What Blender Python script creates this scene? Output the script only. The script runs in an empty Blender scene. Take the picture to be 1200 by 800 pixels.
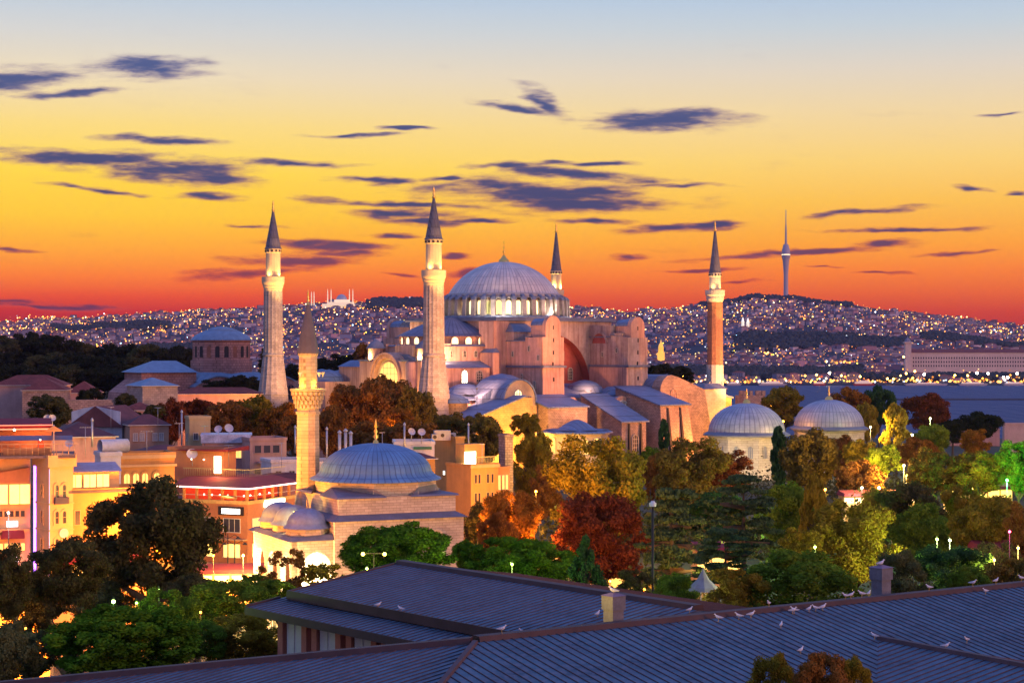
import bpy, math, random
import numpy as np
from mathutils import Vector, Matrix
random.seed(7)
D2R = math.radians
scene = bpy.context.scene
COL = scene.collection
F = 2160.0; CX = 600.0; HY = 407.0; EYE = 32.0      # focal length and horizon of the photograph, eye height in metres

# ---------------------------------------------------------------- camera, world, sun, exposure
cam_d = bpy.data.cameras.new('camera'); cam = bpy.data.objects.new('camera', cam_d); COL.objects.link(cam)
cam.location = (0, 0, EYE); cam.rotation_euler = (D2R(90), 0, 0)
cam_d.sensor_width = 36; cam_d.lens = 36 * F / 1200; cam_d.shift_y = -(400 - HY) / 1200 * 1.0
cam_d.clip_start = 1; cam_d.clip_end = 40000
scene.camera = cam
scene.view_settings.view_transform = 'Standard'; scene.view_settings.look = 'None'
scene.view_settings.exposure = 0.12; scene.view_settings.gamma = 1.0
scene.view_settings.use_curve_mapping = False
scene.render.engine = 'CYCLES'
cy = scene.cycles
cy.use_denoising = True
cy.max_bounces = 5; cy.diffuse_bounces = 3; cy.glossy_bounces = 2; cy.transmission_bounces = 2
cy.volume_bounces = 0; cy.transparent_max_bounces = 6
cy.sample_clamp_indirect = 4.0; cy.caustics_reflective = False; cy.caustics_refractive = False

def lin(r, g, b):
    f = lambda c: (c/255/12.92) if c/255 <= 0.04045 else ((c/255+0.055)/1.055)**2.4
    return (f(r), f(g), f(b), 1.0)

SUN_EL, SUN_AZ = 9.0, 128.0        # azimuth clockwise from the view direction: behind the camera on the right
world = bpy.data.worlds.new('World'); scene.world = world; world.use_nodes = True
def build_world():
    nt = world.node_tree; N = nt.nodes; L = nt.links; N.clear()
    out = N.new('ShaderNodeOutputWorld'); bg = N.new('ShaderNodeBackground'); L.new(bg.outputs[0], out.inputs[0])
    tc = N.new('ShaderNodeTexCoord'); sep = N.new('ShaderNodeSeparateXYZ'); L.new(tc.outputs['Generated'], sep.inputs[0])
    def M(op, a, b=None, c=None, clamp=False):
        m = N.new('ShaderNodeMath'); m.operation = op; m.use_clamp = clamp
        for i, s in enumerate((a, b, c)):
            if s is None: continue
            if isinstance(s, (int, float)): m.inputs[i].default_value = s
            else: L.new(s, m.inputs[i])
        return m.outputs[0]
    def SS(x, lo, hi):
        r = N.new('ShaderNodeMapRange'); r.interpolation_type = 'SMOOTHSTEP'
        L.new(x, r.inputs[0]); r.inputs[1].default_value = lo; r.inputs[2].default_value = hi
        return r.outputs[0]
    def MIX(f, a, b):
        m = N.new('ShaderNodeMix'); m.data_type = 'RGBA'
        for s, k in ((f, 0), (a, 6), (b, 7)):
            if hasattr(s, 'is_output'): L.new(s, m.inputs[k])
            else: m.inputs[k].default_value = s
        return m.outputs[2]
    X, Y, Z = sep.outputs
    hl = M('SQRT', M('ADD', M('MULTIPLY', X, X), M('MULTIPLY', Y, Y)))
    el = M('DIVIDE', Z, M('MAXIMUM', hl, 0.02))             # tangent of the elevation
    yy = M('MAXIMUM', Y, 0.03)
    u = M('DIVIDE', X, yy); v = M('DIVIDE', Z, yy)
    def ramp(stops):
        r = N.new('ShaderNodeValToRGB'); cr = r.color_ramp; cr.interpolation = 'EASE' if False else 'LINEAR'
        while len(cr.elements) < len(stops): cr.elements.new(0.5)
        for e, (py, c) in zip(cr.elements, sorted([((HY - py) / F / 0.4, c) for py, c in stops], key=lambda t: t[0])):
            e.position = max(0, min(1, py)); e.color = lin(*c)
        L.new(M('DIVIDE', el, 0.4, clamp=True), r.inputs[0]); return r.outputs[0]
    rl = ramp([(407, (120, 16, 30)), (385, (156, 26, 26)), (366, (194, 42, 10)), (348, (230, 78, 0)), (325, (250, 124, 0)), (295, (255, 164, 0)),
               (255, (255, 200, 4)), (205, (254, 213, 54)), (150, (247, 215, 122)), (95, (232, 214, 178)), (45, (208, 207, 202)), (0, (184, 199, 213)), (-90, (136, 162, 205)), (-260, (84, 108, 176))])
    rr = ramp([(407, (150, 34, 26)), (385, (180, 46, 22)), (366, (204, 64, 12)), (345, (228, 96, 8)), (318, (247, 128, 4)), (285, (252, 162, 16)),
               (240, (251, 190, 60)), (190, (247, 206, 112)), (135, (236, 209, 156)), (85, (218, 206, 188)), (35, (190, 201, 208)), (0, (174, 194, 215)), (-90, (130, 158, 208)), (-260, (80, 104, 176))])
    side = MIX(SS(u, -0.26, 0.28), rl, rr)
    # unseen violet dusk sky behind the camera and blue zenith, brightened to fill the scene
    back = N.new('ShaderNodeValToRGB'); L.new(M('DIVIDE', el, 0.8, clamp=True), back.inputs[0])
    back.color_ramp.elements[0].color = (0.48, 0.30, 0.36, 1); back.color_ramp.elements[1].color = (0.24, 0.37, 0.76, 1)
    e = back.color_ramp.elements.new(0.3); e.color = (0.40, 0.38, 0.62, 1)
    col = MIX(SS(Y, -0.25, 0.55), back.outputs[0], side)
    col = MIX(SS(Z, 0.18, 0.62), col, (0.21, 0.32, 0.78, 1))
    # streaky cloud noise
    comb = N.new('ShaderNodeCombineXYZ'); L.new(u, comb.inputs[0]); L.new(v, comb.inputs[1])
    def noise(scale, sx, sy, det, off=0):
        mp = N.new('ShaderNodeMapping'); L.new(comb.outputs[0], mp.inputs[0]); mp.inputs[3].default_value = (sx, sy, 1); mp.inputs[1].default_value = (off, off * 2, 0)
        mp.inputs[2].default_value = (0, 0, D2R(-4))
        n = N.new('ShaderNodeTexNoise'); n.noise_dimensions = '2D'; L.new(mp.outputs[0], n.inputs[0])
        n.inputs['Scale'].default_value = scale; n.inputs['Detail'].default_value = det; n.inputs['Roughness'].default_value = 0.62
        return n.outputs
    n1 = noise(30, 1, 5.5, 7)[0]; n2 = noise(9, 1, 3.5, 4, 3.1)
    wv = N.new('ShaderNodeVectorMath'); wv.operation = 'SUBTRACT'; L.new(n2[1], wv.inputs[0]); wv.inputs[1].default_value = (0.5, 0.5, 0.5)
    wm = N.new('ShaderNodeVectorMath'); wm.operation = 'MULTIPLY'; L.new(wv.outputs[0], wm.inputs[0]); wm.inputs[1].default_value = (0.05, 0.012, 0)
    wa = N.new('ShaderNodeVectorMath'); wa.operation = 'ADD'; L.new(comb.outputs[0], wa.inputs[0]); L.new(wm.outputs[0], wa.inputs[1])
    clouds = [(14, 94, 75, 19, 2), (182, 79, 88, 17, 0), (205, 82, 44, 11, 0), (95, 108, 90, 6, 4), (185, 163, 72, 6, -3), (105, 184, 120, 15, -4), (190, 198, 140, 20, -5), (262, 206, 62, 11, -6), (345, 188, 85, 5, -2),
              (258, 231, 62, 7, 0), (112, 225, 60, 4, -6), (440, 211, 62, 6, -2), (460, 240, 95, 5, -3), (478, 254, 80, 9, -5), (500, 263, 62, 6, -3), (458, 277, 46, 4, -2),
              (640, 228, 165, 22, -2), (660, 240, 130, 15, 1), (700, 224, 85, 9, -3), (678, 204, 120, 9, -4), (590, 194, 60, 5, 0), (775, 141, 112, 14, 0), (800, 141, 60, 10, -1), (640, 120, 44, 12, -28), (610, 126, 60, 6, -8),
              (803, 266, 76, 7, 6), (838, 260, 34, 6, 4), (930, 298, 150, 5, 3), (1045, 287, 44, 6, 2), (1015, 247, 66, 5, 5), (1055, 269, 110, 4, 1), (378, 287, 82, 9, -5), (330, 302, 84, 9, -3), (290, 318, 95, 8, 4), (390, 296, 62, 6, -3),
              (546, 303, 26, 4, 0), (540, 318, 40, 5, 5), (755, 299, 26, 4, 0), (465, 321, 30, 3, -2), (62, 357, 105, 6, -2), (20, 352, 50, 4, 0), (1030, 324, 40, 2, 0), (1135, 221, 26, 3, 0), (1192, 224, 20, 4, 4),
              (870, 334, 30, 3, 2), (700, 262, 60, 4, 0), (560, 262, 50, 4, 0), (25, 291, 40, 4, -8), (955, 316, 30, 2, 0), (1180, 132, 30, 3, 6), (470, 150, 40, 3, 0), (395, 158, 60, 3, 2), (790, 216, 60, 3, 0), (520, 210, 40, 4, 0), (700, 190, 60, 4, 2), (1120, 300, 60, 3, 3), (300, 262, 40, 3, -2), (820, 318, 50, 3, 2)]
    acc = None
    for (px, py, rx, ry, t) in clouds:
        mp = N.new('ShaderNodeMapping'); mp.vector_type = 'TEXTURE'; L.new(wa.outputs[0], mp.inputs[0])
        mp.inputs[1].default_value = ((px - CX) / F, (HY - py) / F, 0); mp.inputs[2].default_value = (0, 0, D2R(t)); mp.inputs[3].default_value = (rx / F, ry / F, 1)
        ln = N.new('ShaderNodeVectorMath'); ln.operation = 'LENGTH'; L.new(mp.outputs[0], ln.inputs[0])
        acc = ln.outputs['Value'] if acc is None else M('SMOOTH_MIN', acc, ln.outputs['Value'], 0.12)
    fld = M('SUBTRACT', 1.20, acc)
    fld = M('ADD', fld, M('MULTIPLY', M('SUBTRACT', n1, 0.52), 1.75))
    fld = M('MULTIPLY', fld, SS(acc, 1.5, 0.95))
    dens = SS(fld, -0.06, 0.82)
    dens = M('MULTIPLY', dens, SS(Y, 0.3, 0.6))
    thin = M('MULTIPLY', SS(n1, 0.52, 0.75), M('MULTIPLY', SS(n2[0], 0.5, 0.72), 0.16))
    ch = ramp([(407, (110, 30, 55)), (362, (92, 48, 72)), (335, (140, 50, 44)), (300, (104, 58, 78)), (262, (40, 52, 96)), (190, (44, 60, 110)), (80, (62, 80, 130)), (0, (95, 110, 158))])
    cr2 = ramp([(407, (190, 60, 50)), (330, (212, 72, 30)), (285, (190, 84, 50)), (240, (190, 120, 84)), (180, (176, 132, 120)), (80, (168, 152, 160)), (0, (170, 175, 190))])
    ccol = MIX(SS(fld, 0.25, 1.0), cr2, ch)
    col = MIX(M('MULTIPLY', dens, 0.96), col, ccol)
    col = MIX(thin, col, cr2)
    col = MIX(SS(Z, 0.0, -0.03), col, (0.05, 0.04, 0.06, 1))
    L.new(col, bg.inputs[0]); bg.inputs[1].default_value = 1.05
build_world()
world.cycles.sampling_method = 'MANUAL'; world.cycles.sample_map_resolution = 512

sun_d = bpy.data.lights.new('sun', 'SUN'); sun = bpy.data.objects.new('sun', sun_d); COL.objects.link(sun)
sun_d.energy = 1.7; sun_d.color = (1.0, 0.42, 0.20); sun_d.angle = D2R(14)
sd = Vector((math.sin(D2R(SUN_AZ)) * math.cos(D2R(SUN_EL)), math.cos(D2R(SUN_AZ)) * math.cos(D2R(SUN_EL)), math.sin(D2R(SUN_EL))))
sun.rotation_euler = sd.to_track_quat('Z', 'Y').to_euler(); sun.location = (100, -100, 300)

# ---------------------------------------------------------------- helpers
def W(px, py, Y):
    return Vector(((px - CX) / F * Y, Y, EYE - (py - HY) / F * Y))
def Zat(py, Y): return EYE - (py - HY) / F * Y
def Xat(px, Y): return (px - CX) / F * Y

class MB:
    def __init__(s): s.v = []; s.f = []; s.m = []; s.s = []
    def face(s, pts, m=0, sm=False):
        n = len(s.v); s.v += [tuple(p) for p in pts]; s.f.append(tuple(range(n, n + len(pts)))); s.m.append(m); s.s.append(sm)
    def hexa(s, b, t, m=0, mt=None):
        n = len(s.v); k = len(b); s.v += [tuple(p) for p in b] + [tuple(p) for p in t]
        s.f.append(tuple(range(n + k - 1, n - 1, -1))); s.f.append(tuple(range(n + k, n + 2 * k)))
        s.m += [m, m if mt is None else mt]; s.s += [False, False]
        for i in range(k):
            j = (i + 1) % k; s.f.append((n + i, n + j, n + k + j, n + k + i)); s.m.append(m); s.s.append(False)
        return s
    def box(s, x0, x1, y0, y1, z0, z1, m=0, mt=None):
        return s.hexa([(x0, y0, z0), (x1, y0, z0), (x1, y1, z0), (x0, y1, z0)], [(x0, y0, z1), (x1, y0, z1), (x1, y1, z1), (x0, y1, z1)], m, mt)
    def cbox(s, cx, cy_, z0, w, d, h, m=0, rz=0.0):
        c, q = math.cos(rz), math.sin(rz)
        P = [(cx + c * x - q * y, cy_ + q * x + c * y) for x, y in ((-w/2, -d/2), (w/2, -d/2), (w/2, d/2), (-w/2, d/2))]
        return s.hexa([(x, y, z0) for x, y in P], [(x, y, z0 + h) for x, y in P], m)
    def extr(s, poly, axis, c0, c1, m=0):
        def mk(p, c):
            if axis == 'x': return (c, p[0], p[1])
            if axis == 'y': return (p[0], c, p[1])
            return (p[0], p[1], c)
        return s.hexa([mk(p, c0) for p in poly], [mk(p, c1) for p in poly], m)
    def lathe(s, prof, n=24, cx=0, cy_=0, a0=0, a1=360, m=0, sm=True, cap=False, ribs=None):
        full = abs(a1 - a0) >= 359.9; k = n if full else n + 1; base = len(s.v)
        for (r, z) in prof:
            for i in range(k):
                a = D2R(a0 + (a1 - a0) * i / n); rr = r
                if ribs: rr = r + ribs(i, r, z)
                s.v.append((cx + rr * math.cos(a), cy_ + rr * math.sin(a), z))
        for j in range(len(prof) - 1):
            for i in range(n):
                i2 = (i + 1) % k
                s.f.append((base + j * k + i, base + j * k + i2, base + (j + 1) * k + i2, base + (j + 1) * k + i)); s.m.append(m); s.s.append(sm)
        if cap and full:
            s.f.append(tuple(base + (len(prof) - 1) * k + i for i in range(k))); s.m.append(m); s.s.append(False)
        return s
    def tube(s, p0, p1, r0, r1=None, n=8, m=0, sm=True):
        r1 = r0 if r1 is None else r1; p0 = Vector(p0); p1 = Vector(p1); d = (p1 - p0).normalized()
        a = d.orthogonal().normalized(); b = d.cross(a); base = len(s.v)
        for p, r in ((p0, r0), (p1, r1)):
            for i in range(n):
                t = 2 * math.pi * i / n; s.v.append(tuple(p + (a * math.cos(t) + b * math.sin(t)) * r))
        for i in range(n):
            j = (i + 1) % n; s.f.append((base + i, base + j, base + n + j, base + n + i)); s.m.append(m); s.s.append(sm)
        s.f.append(tuple(base + n - 1 - i for i in range(n))); s.f.append(tuple(base + n + i for i in range(n))); s.m += [m, m]; s.s += [False, False]
        return s
    def ball(s, c, r, n=10, k=6, m=0, sz=1.0):
        prof = [(max(0.0, r * math.sin(math.pi * i / k)), c[2] - r * sz * math.cos(math.pi * i / k)) for i in range(k + 1)]
        return s.lathe(prof, n, c[0], c[1], m=m)
    def build(s, name, mats, parent=None, loc=None, rz=None):
        me = bpy.data.meshes.new(name); me.from_pydata(s.v, [], s.f)
        mats = mats if isinstance(mats, (list, tuple)) else [mats]
        for m_ in mats: me.materials.append(m_)
        me.polygons.foreach_set('material_index', s.m); me.polygons.foreach_set('use_smooth', s.s); me.update()
        o = bpy.data.objects.new(name, me); COL.objects.link(o)
        if parent: o.parent = parent
        if loc: o.location = loc
        if rz is not None: o.rotation_euler = (0, 0, rz)
        return o

def tag(o, label=None, cat=None, group=None, kind=None):
    if label: o['label'] = label
    if cat: o['category'] = cat
    if group: o['group'] = group
    if kind: o['kind'] = kind
    return o
def thing(name, label, cat, loc=(0, 0, 0), rz=0.0, group=None):
    o = bpy.data.objects.new(name, None); COL.objects.link(o); o.location = loc; o.rotation_euler = (0, 0, rz); o.empty_display_size = 0.5
    return tag(o, label, cat, group)
def copy_tree(o, parent=None):
    c = o.copy(); COL.objects.link(c); c.parent = parent
    for ch in list(o.children): copy_tree(ch, c)
    return c

# ---------------------------------------------------------------- materials
MATS = {}
def mat(name, col, rough=0.8, metal=0.0, vary=0.25, vscale=0.4, bump=0.0, bscale=3.0, streak=0.0, brick=None, spec=0.3, dirt=(0.05, 0.04, 0.035), island=0.0, emit=None, es=0.0, nosample=True, trans=0.0, stripe=None, radial=None):
    if name in MATS: return MATS[name]
    m = bpy.data.materials.new(name); m.use_nodes = True; nt = m.node_tree; N = nt.nodes; L = nt.links
    b = N['Principled BSDF']; b.inputs['Roughness'].default_value = rough; b.inputs['Metallic'].default_value = metal; b.inputs['Specular IOR Level'].default_value = spec
    tc = N.new('ShaderNodeTexCoord'); co = tc.outputs['Object']
    def noise(sc, det=4, mp=None):
        n = N.new('ShaderNodeTexNoise'); n.inputs['Scale'].default_value = sc; n.inputs['Detail'].default_value = det; n.inputs['Roughness'].default_value = 0.6
        if mp:
            q = N.new('ShaderNodeMapping'); q.inputs[3].default_value = mp; L.new(co, q.inputs[0]); L.new(q.outputs[0], n.inputs[0])
        else: L.new(co, n.inputs[0])
        return n.outputs[0]
    def mix(f, a, bb, mode='MIX'):
        x = N.new('ShaderNodeMix'); x.data_type = 'RGBA'; x.blend_type = mode
        for s_, k in ((f, 0), (a, 6), (bb, 7)):
            if hasattr(s_, 'is_output'): L.new(s_, x.inputs[k])
            else: x.inputs[k].default_value = s_
        return x.outputs[2]
    def mr(x, a, bb, c, d):
        r = N.new('ShaderNodeMapRange'); L.new(x, r.inputs[0])
        for i, q in enumerate((a, bb, c, d)): r.inputs[i + 1].default_value = q
        return r.outputs[0]
    c4 = (*col, 1.0); cur = c4; hgt = None
    if brick:
        bw, bh, mort, cv = brick
        # courses follow the height; the running direction is turned by the face so that every wall shows them
        br = N.new('ShaderNodeTexBrick'); g = N.new('ShaderNodeNewGeometry'); s1 = N.new('ShaderNodeSeparateXYZ'); L.new(co, s1.inputs[0])
        ad = N.new('ShaderNodeMath'); ad.operation = 'ADD'; L.new(s1.outputs[0], ad.inputs[0]); mu = N.new('ShaderNodeMath'); mu.operation = 'MULTIPLY'; mu.inputs[1].default_value = 0.83; L.new(s1.outputs[1], mu.inputs[0]); L.new(mu.outputs[0], ad.inputs[1])
        cb = N.new('ShaderNodeCombineXYZ'); L.new(ad.outputs[0], cb.inputs[0]); L.new(s1.outputs[2], cb.inputs[1]); L.new(cb.outputs[0], br.inputs[0])
        br.inputs['Scale'].default_value = 1.0; br.inputs['Brick Width'].default_value = bw; br.inputs['Row Height'].default_value = bh; br.inputs['Mortar Size'].default_value = mort
        br.inputs['Color1'].default_value = c4; br.inputs['Color2'].default_value = (col[0] * cv, col[1] * cv, col[2] * cv, 1); br.inputs['Mortar'].default_value = (col[0] * .5, col[1] * .48, col[2] * .47, 1)
        cur = br.outputs[0]; hgt = br.outputs[1]
    if stripe:      # standing seams: period along one object axis
        ax, per = stripe
        s1 = N.new('ShaderNodeSeparateXYZ'); L.new(co, s1.inputs[0])
        w = N.new('ShaderNodeMath'); w.operation = 'FRACT'; d = N.new('ShaderNodeMath'); d.operation = 'DIVIDE'; L.new(s1.outputs[ax], d.inputs[0]); d.inputs[1].default_value = per; L.new(d.outputs[0], w.inputs[0])
        gt = N.new('ShaderNodeMath'); gt.operation = 'GREATER_THAN'; gt.inputs[1].default_value = 0.87; L.new(w.outputs[0], gt.inputs[0])
        cur = mix(gt.outputs[0], cur, (col[0] * .35, col[1] * .33, col[2] * .35, 1)); hgt = gt.outputs[0]
    if radial:      # meridian seams and ring seams of a lead dome
        n_, dz_, rx_, ry_ = radial
        s1 = N.new('ShaderNodeSeparateXYZ'); L.new(co, s1.inputs[0])
        def mth(op, a, b=None):
            q = N.new('ShaderNodeMath'); q.operation = op
            for i, s_ in enumerate((a, b)):
                if s_ is None: continue
                if hasattr(s_, 'is_output'): L.new(s_, q.inputs[i])
                else: q.inputs[i].default_value = s_
            return q.outputs[0]
        an = mth('ARCTAN2', mth('SUBTRACT', s1.outputs[1], ry_), mth('SUBTRACT', s1.outputs[0], rx_)); an = mth('MULTIPLY', an, n_ / (2 * math.pi))
        l1 = mth('GREATER_THAN', mth('FRACT', an), 0.80); l2 = mth('GREATER_THAN', mth('FRACT', mth('DIVIDE', s1.outputs[2], dz_)), 0.93)
        cell = mth('ADD', mth('MULTIPLY', mth('FLOOR', an), 12.9898), mth('MULTIPLY', mth('FLOOR', mth('DIVIDE', s1.outputs[2], dz_)), 78.233))
        rnd_ = mth('FRACT', mth('MULTIPLY', mth('SINE', cell), 437.58))
        cur = mix(mth('MULTIPLY', rnd_, .45), cur, (col[0] * .62, col[1] * .62, col[2] * .68, 1))
        cur = mix(mth('MULTIPLY', mth('MAXIMUM', l1, mth('MULTIPLY', l2, .6)), .7), cur, (col[0] * .35, col[1] * .35, col[2] * .42, 1))
    if vary > 0:
        f = mr(noise(vscale, 6), 0.3, 0.7, 0.0, 1.0)
        lo = tuple(c * (1 - vary) for c in col); hi = tuple(min(1, c * (1 + vary * .6)) for c in col)
        tint = mix(f, (1 - vary, 1 - vary, 1 - vary * .9, 1), (1 + vary * .5, 1 + vary * .45, 1 + vary * .4, 1))
        cur = mix(1.0, cur, tint, 'MULTIPLY')
        f2 = mr(noise(vscale * 6, 4), 0.42, 0.75, 0.0, vary * 1.1)
        cur = mix(f2, cur, (*dirt, 1))
    if streak > 0:
        f = mr(noise(1.0, 5, (0.9, 0.9, 0.07)), 0.46, 0.72, 0.0, streak)
        cur = mix(f, cur, (*dirt, 1))
        f = mr(noise(1.0, 5, (1.6, 1.6, 0.1)), 0.52, 0.78, 0.0, streak * .7)
        cur = mix(f, cur, (min(1, col[0] * 1.35), min(1, col[1] * 1.35), min(1, col[2] * 1.3), 1))
    if island > 0:
        g2 = N.new('ShaderNodeNewGeometry')
        f = mr(g2.outputs['Random Per Island'], 0, 1, 1 - island, 1 + island)
        cc = N.new('ShaderNodeCombineXYZ')
        for i in range(3): L.new(f, cc.inputs[i])
        cur = mix(1.0, cur, cc.outputs[0], 'MULTIPLY')
    if hasattr(cur, 'is_output'): L.new(cur, b.inputs['Base Color'])
    else: b.inputs['Base Color'].default_value = cur
    if bump > 0 or hgt is not None:
        bp = N.new('ShaderNodeBump'); bp.inputs['Strength'].default_value = 0.5; bp.inputs['Distance'].default_value = max(bump, 0.04)
        if hgt is not None:
            iv = N.new('ShaderNodeMath'); iv.operation = 'SUBTRACT' if brick else 'ADD'; iv.inputs[0].default_value = 1.0 if brick else 0.0; L.new(hgt, iv.inputs[1]); L.new(iv.outputs[0], bp.inputs['Height'])
        else: L.new(noise(bscale, 5), bp.inputs['Height'])
        L.new(bp.outputs[0], b.inputs['Normal'])
    if emit:
        b.inputs['Emission Color'].default_value = (*emit, 1); b.inputs['Emission Strength'].default_value = es
        if nosample: m.cycles.emission_sampling = 'NONE'
    MATS[name] = m; return m

pink = mat('pink_plaster', (0.60, 0.34, 0.26), 0.9, vary=0.22, vscale=0.16, streak=0.8, bump=.06, bscale=1.5, dirt=(0.22, 0.10, 0.07))
pink_worn = mat('worn_plaster', (0.47, 0.34, 0.29), 0.9, vary=0.35, vscale=0.2, streak=0.9, dirt=(0.2, 0.1, 0.085))
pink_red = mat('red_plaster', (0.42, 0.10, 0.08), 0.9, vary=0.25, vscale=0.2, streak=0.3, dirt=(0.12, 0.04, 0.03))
lead = mat('lead_sheet', (0.17, 0.24, 0.40), 0.55, 0.15, vary=0.22, vscale=0.25, brick=(1.7, 2.6, 0.10, 0.82), dirt=(0.12, 0.13, 0.17))
lead_plain = mat('lead_trim', (0.17, 0.19, 0.26), 0.6, 0.1, vary=0.25, vscale=0.5, dirt=(0.08, 0.08, 0.1))
stone = mat('ashlar_stone', (0.56, 0.44, 0.37), 0.9, vary=0.3, vscale=0.35, brick=(1.3, 0.52, 0.035, 0.72), dirt=(0.16, 0.12, 0.10))
stone_pale = mat('pale_stone', (0.58, 0.53, 0.46), 0.85, vary=0.22, vscale=0.3, brick=(1.6, 0.6, 0.03, 0.85), dirt=(0.25, 0.22, 0.18))
stone_rough = mat('rubble_stone', (0.50, 0.35, 0.29), 0.95, vary=0.35, vscale=0.3, brick=(0.8, 0.42, 0.05, 0.68), dirt=(0.15, 0.09, 0.08))
brickred = mat('red_brick', (0.46, 0.21, 0.12), 0.9, vary=0.3, vscale=0.3, brick=(0.9, 0.28, 0.03, 0.75), dirt=(0.1, 0.05, 0.04))
gold = mat('gilded_copper', (0.8, 0.5, 0.15), 0.3, 0.9, vary=0.1)
dark = mat('dark_opening', (0.025, 0.02, 0.025), 0.6, vary=0)
spire_m = mat('spire_lead', (0.15, 0.145, 0.20), 0.6, 0.15, vary=0.2, vscale=0.6, brick=(0.9, 2.2, 0.06, 0.85))
glow_white = mat('glow_warm_white', (0.8, 0.7, 0.5), emit=(1.0, 0.80, 0.42), es=1.7, vary=0)
glow_gold = mat('glow_gold', (0.8, 0.5, 0.2), emit=(1.0, 0.55, 0.12), es=1.25, vary=0)
glow_dim = mat('glow_dim', (0.4, 0.4, 0.2), emit=(0.55, 0.5, 0.14), es=0.5, vary=0)
glow_hot = mat('glow_hot_white', (0.9, 0.9, 0.8), emit=(1.0, 0.9, 0.62), es=6.0, vary=0)
lattice = mat('window_lattice', (0.5, 0.42, 0.33), 0.8)

def lamp(x, y, z, power, col=(1.0, 0.55, 0.2), r=0.3, spot=None, aim=None, name='lamp_light', blend=0.6, parent=None):
    d = bpy.data.lights.new(name, 'SPOT' if spot else 'POINT'); d.energy = power; d.color = col; d.shadow_soft_size = r
    if spot: d.spot_size = D2R(spot); d.spot_blend = blend
    o = bpy.data.objects.new(name, d); COL.objects.link(o); o.location = (x, y, z)
    if aim is not None:
        o.rotation_euler = (Vector(aim) - Vector((x, y, z))).to_track_quat('-Z', 'Y').to_euler()
    if parent: o.parent = parent; o.matrix_parent_inverse = Matrix()
    return o
# ---------------------------------------------------------------- noise for heights
def vnoise(x, y, seed=0):
    xi, yi = math.floor(x), math.floor(y); fx, fy = x - xi, y - yi
    def h(i, j):
        n = math.sin(i * 127.1 + j * 311.7 + seed * 74.7) * 43758.5453; return n - math.floor(n)
    sx, sy = fx * fx * (3 - 2 * fx), fy * fy * (3 - 2 * fy)
    return (h(xi, yi) * (1 - sx) + h(xi + 1, yi) * sx) * (1 - sy) + (h(xi, yi + 1) * (1 - sx) + h(xi + 1, yi + 1) * sx) * sy
def fbm(x, y, o=4, seed=0):
    a, t = 0.5, 0.0
    for k in range(o): t += a * vnoise(x, y, seed + k); x *= 2.03; y *= 2.03; a *= 0.5
    return t
def interp(tab, x):
    if x <= tab[0][0]: return tab[0][1]
    for (a, b), (c, d) in zip(tab, tab[1:]):
        if x <= c: return b + (d - b) * (x - a) / (c - a)
    return tab[-1][1]

# ---------------------------------------------------------------- near ground, sea, far shore and hills
def gz(x, y):
    z = 0.0
    t = max(0.0, min(1.0, (-x - 60) / 120)) * max(0.0, min(1.0, (y - 520) / 160)) * max(0.0, min(1.0, (1500 - y) / 200))
    z += 15 * t                                                   # the park hill on the left
    d = max(0.0, min(1.0, (y - 640) / 330)) * (1 - t)
    z -= 47 * d * d * (3 - 2 * d)
    return z
def build_ground():
    xs = list(range(-1500, -300, 60)) + list(range(-300, 420, 12)) + list(range(420, 1600, 60)); ys = list(range(-400, 40, 40)) + list(range(40, 1300, 12)) + list(range(1300, 1800, 50))
    V = [(x, y, gz(x, y)) for y in ys for x in xs]; nx = len(xs)
    Fc = [(j * nx + i, j * nx + i + 1, (j + 1) * nx + i + 1, (j + 1) * nx + i) for j in range(len(ys) - 1) for i in range(nx - 1)]
    me = bpy.data.meshes.new('ground'); me.from_pydata(V, [], Fc); me.materials.append(mat('ground_soil', (0.06, 0.065, 0.04), 0.95, vary=0.4, vscale=0.05, bump=0.3, bscale=0.5))
    for p in me.polygons: p.use_smooth = True
    o = bpy.data.objects.new('ground', me); COL.objects.link(o); tag(o, kind='structure')
build_ground()
def build_sea():
    m = bpy.data.materials.new('sea_water'); m.use_nodes = True; N = m.node_tree.nodes; L = m.node_tree.links; b = N['Principled BSDF']
    b.inputs['Base Color'].default_value = (0.016, 0.055, 0.15, 1); b.inputs['Roughness'].default_value = 0.5; b.inputs['Specular IOR Level'].default_value = 0.04
    tc = N.new('ShaderNodeTexCoord'); mp = N.new('ShaderNodeMapping'); mp.inputs[3].default_value = (0.05, 0.012, 0.05); n = N.new('ShaderNodeTexNoise'); n.inputs['Scale'].default_value = 1.0; n.inputs['Detail'].default_value = 6
    L.new(tc.outputs['Object'], mp.inputs[0]); L.new(mp.outputs[0], n.inputs[0])
    bp = N.new('ShaderNodeBump'); bp.inputs['Distance'].default_value = 14.0; bp.inputs['Strength'].default_value = 1.0; L.new(n.outputs[0], bp.inputs['Height']); L.new(bp.outputs[0], b.inputs['Normal'])
    mb = MB(); mb.face([(-9000, 700, -40), (9000, 700, -40), (9000, 15500, -40), (-9000, 15500, -40)])
    tag(mb.build('water', m), kind='structure')
    mb = MB()                                                     # the long low breakwater
    pts = [W(x, 467.5 + 0.6 * math.sin(x * .05), 2520) for x in range(1040, 1215, 6)]
    for p, q in zip(pts, pts[1:]):
        w = random.uniform(4, 6); mb.hexa([(p.x, p.y - w, -41), (q.x, q.y - w, -41), (q.x, q.y + w, -41), (p.x, p.y + w, -41)], [(p.x, p.y - 2, -38), (q.x, q.y - 2, -37.8), (q.x, q.y + 2, -37.8), (p.x, p.y + 2, -38)])
    tag(mb.build('breakwater', mat('wet_rock', (0.05, 0.05, 0.06), 0.9)), 'long low dark stone breakwater lying across the blue water', 'breakwater')
build_sea()
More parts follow.
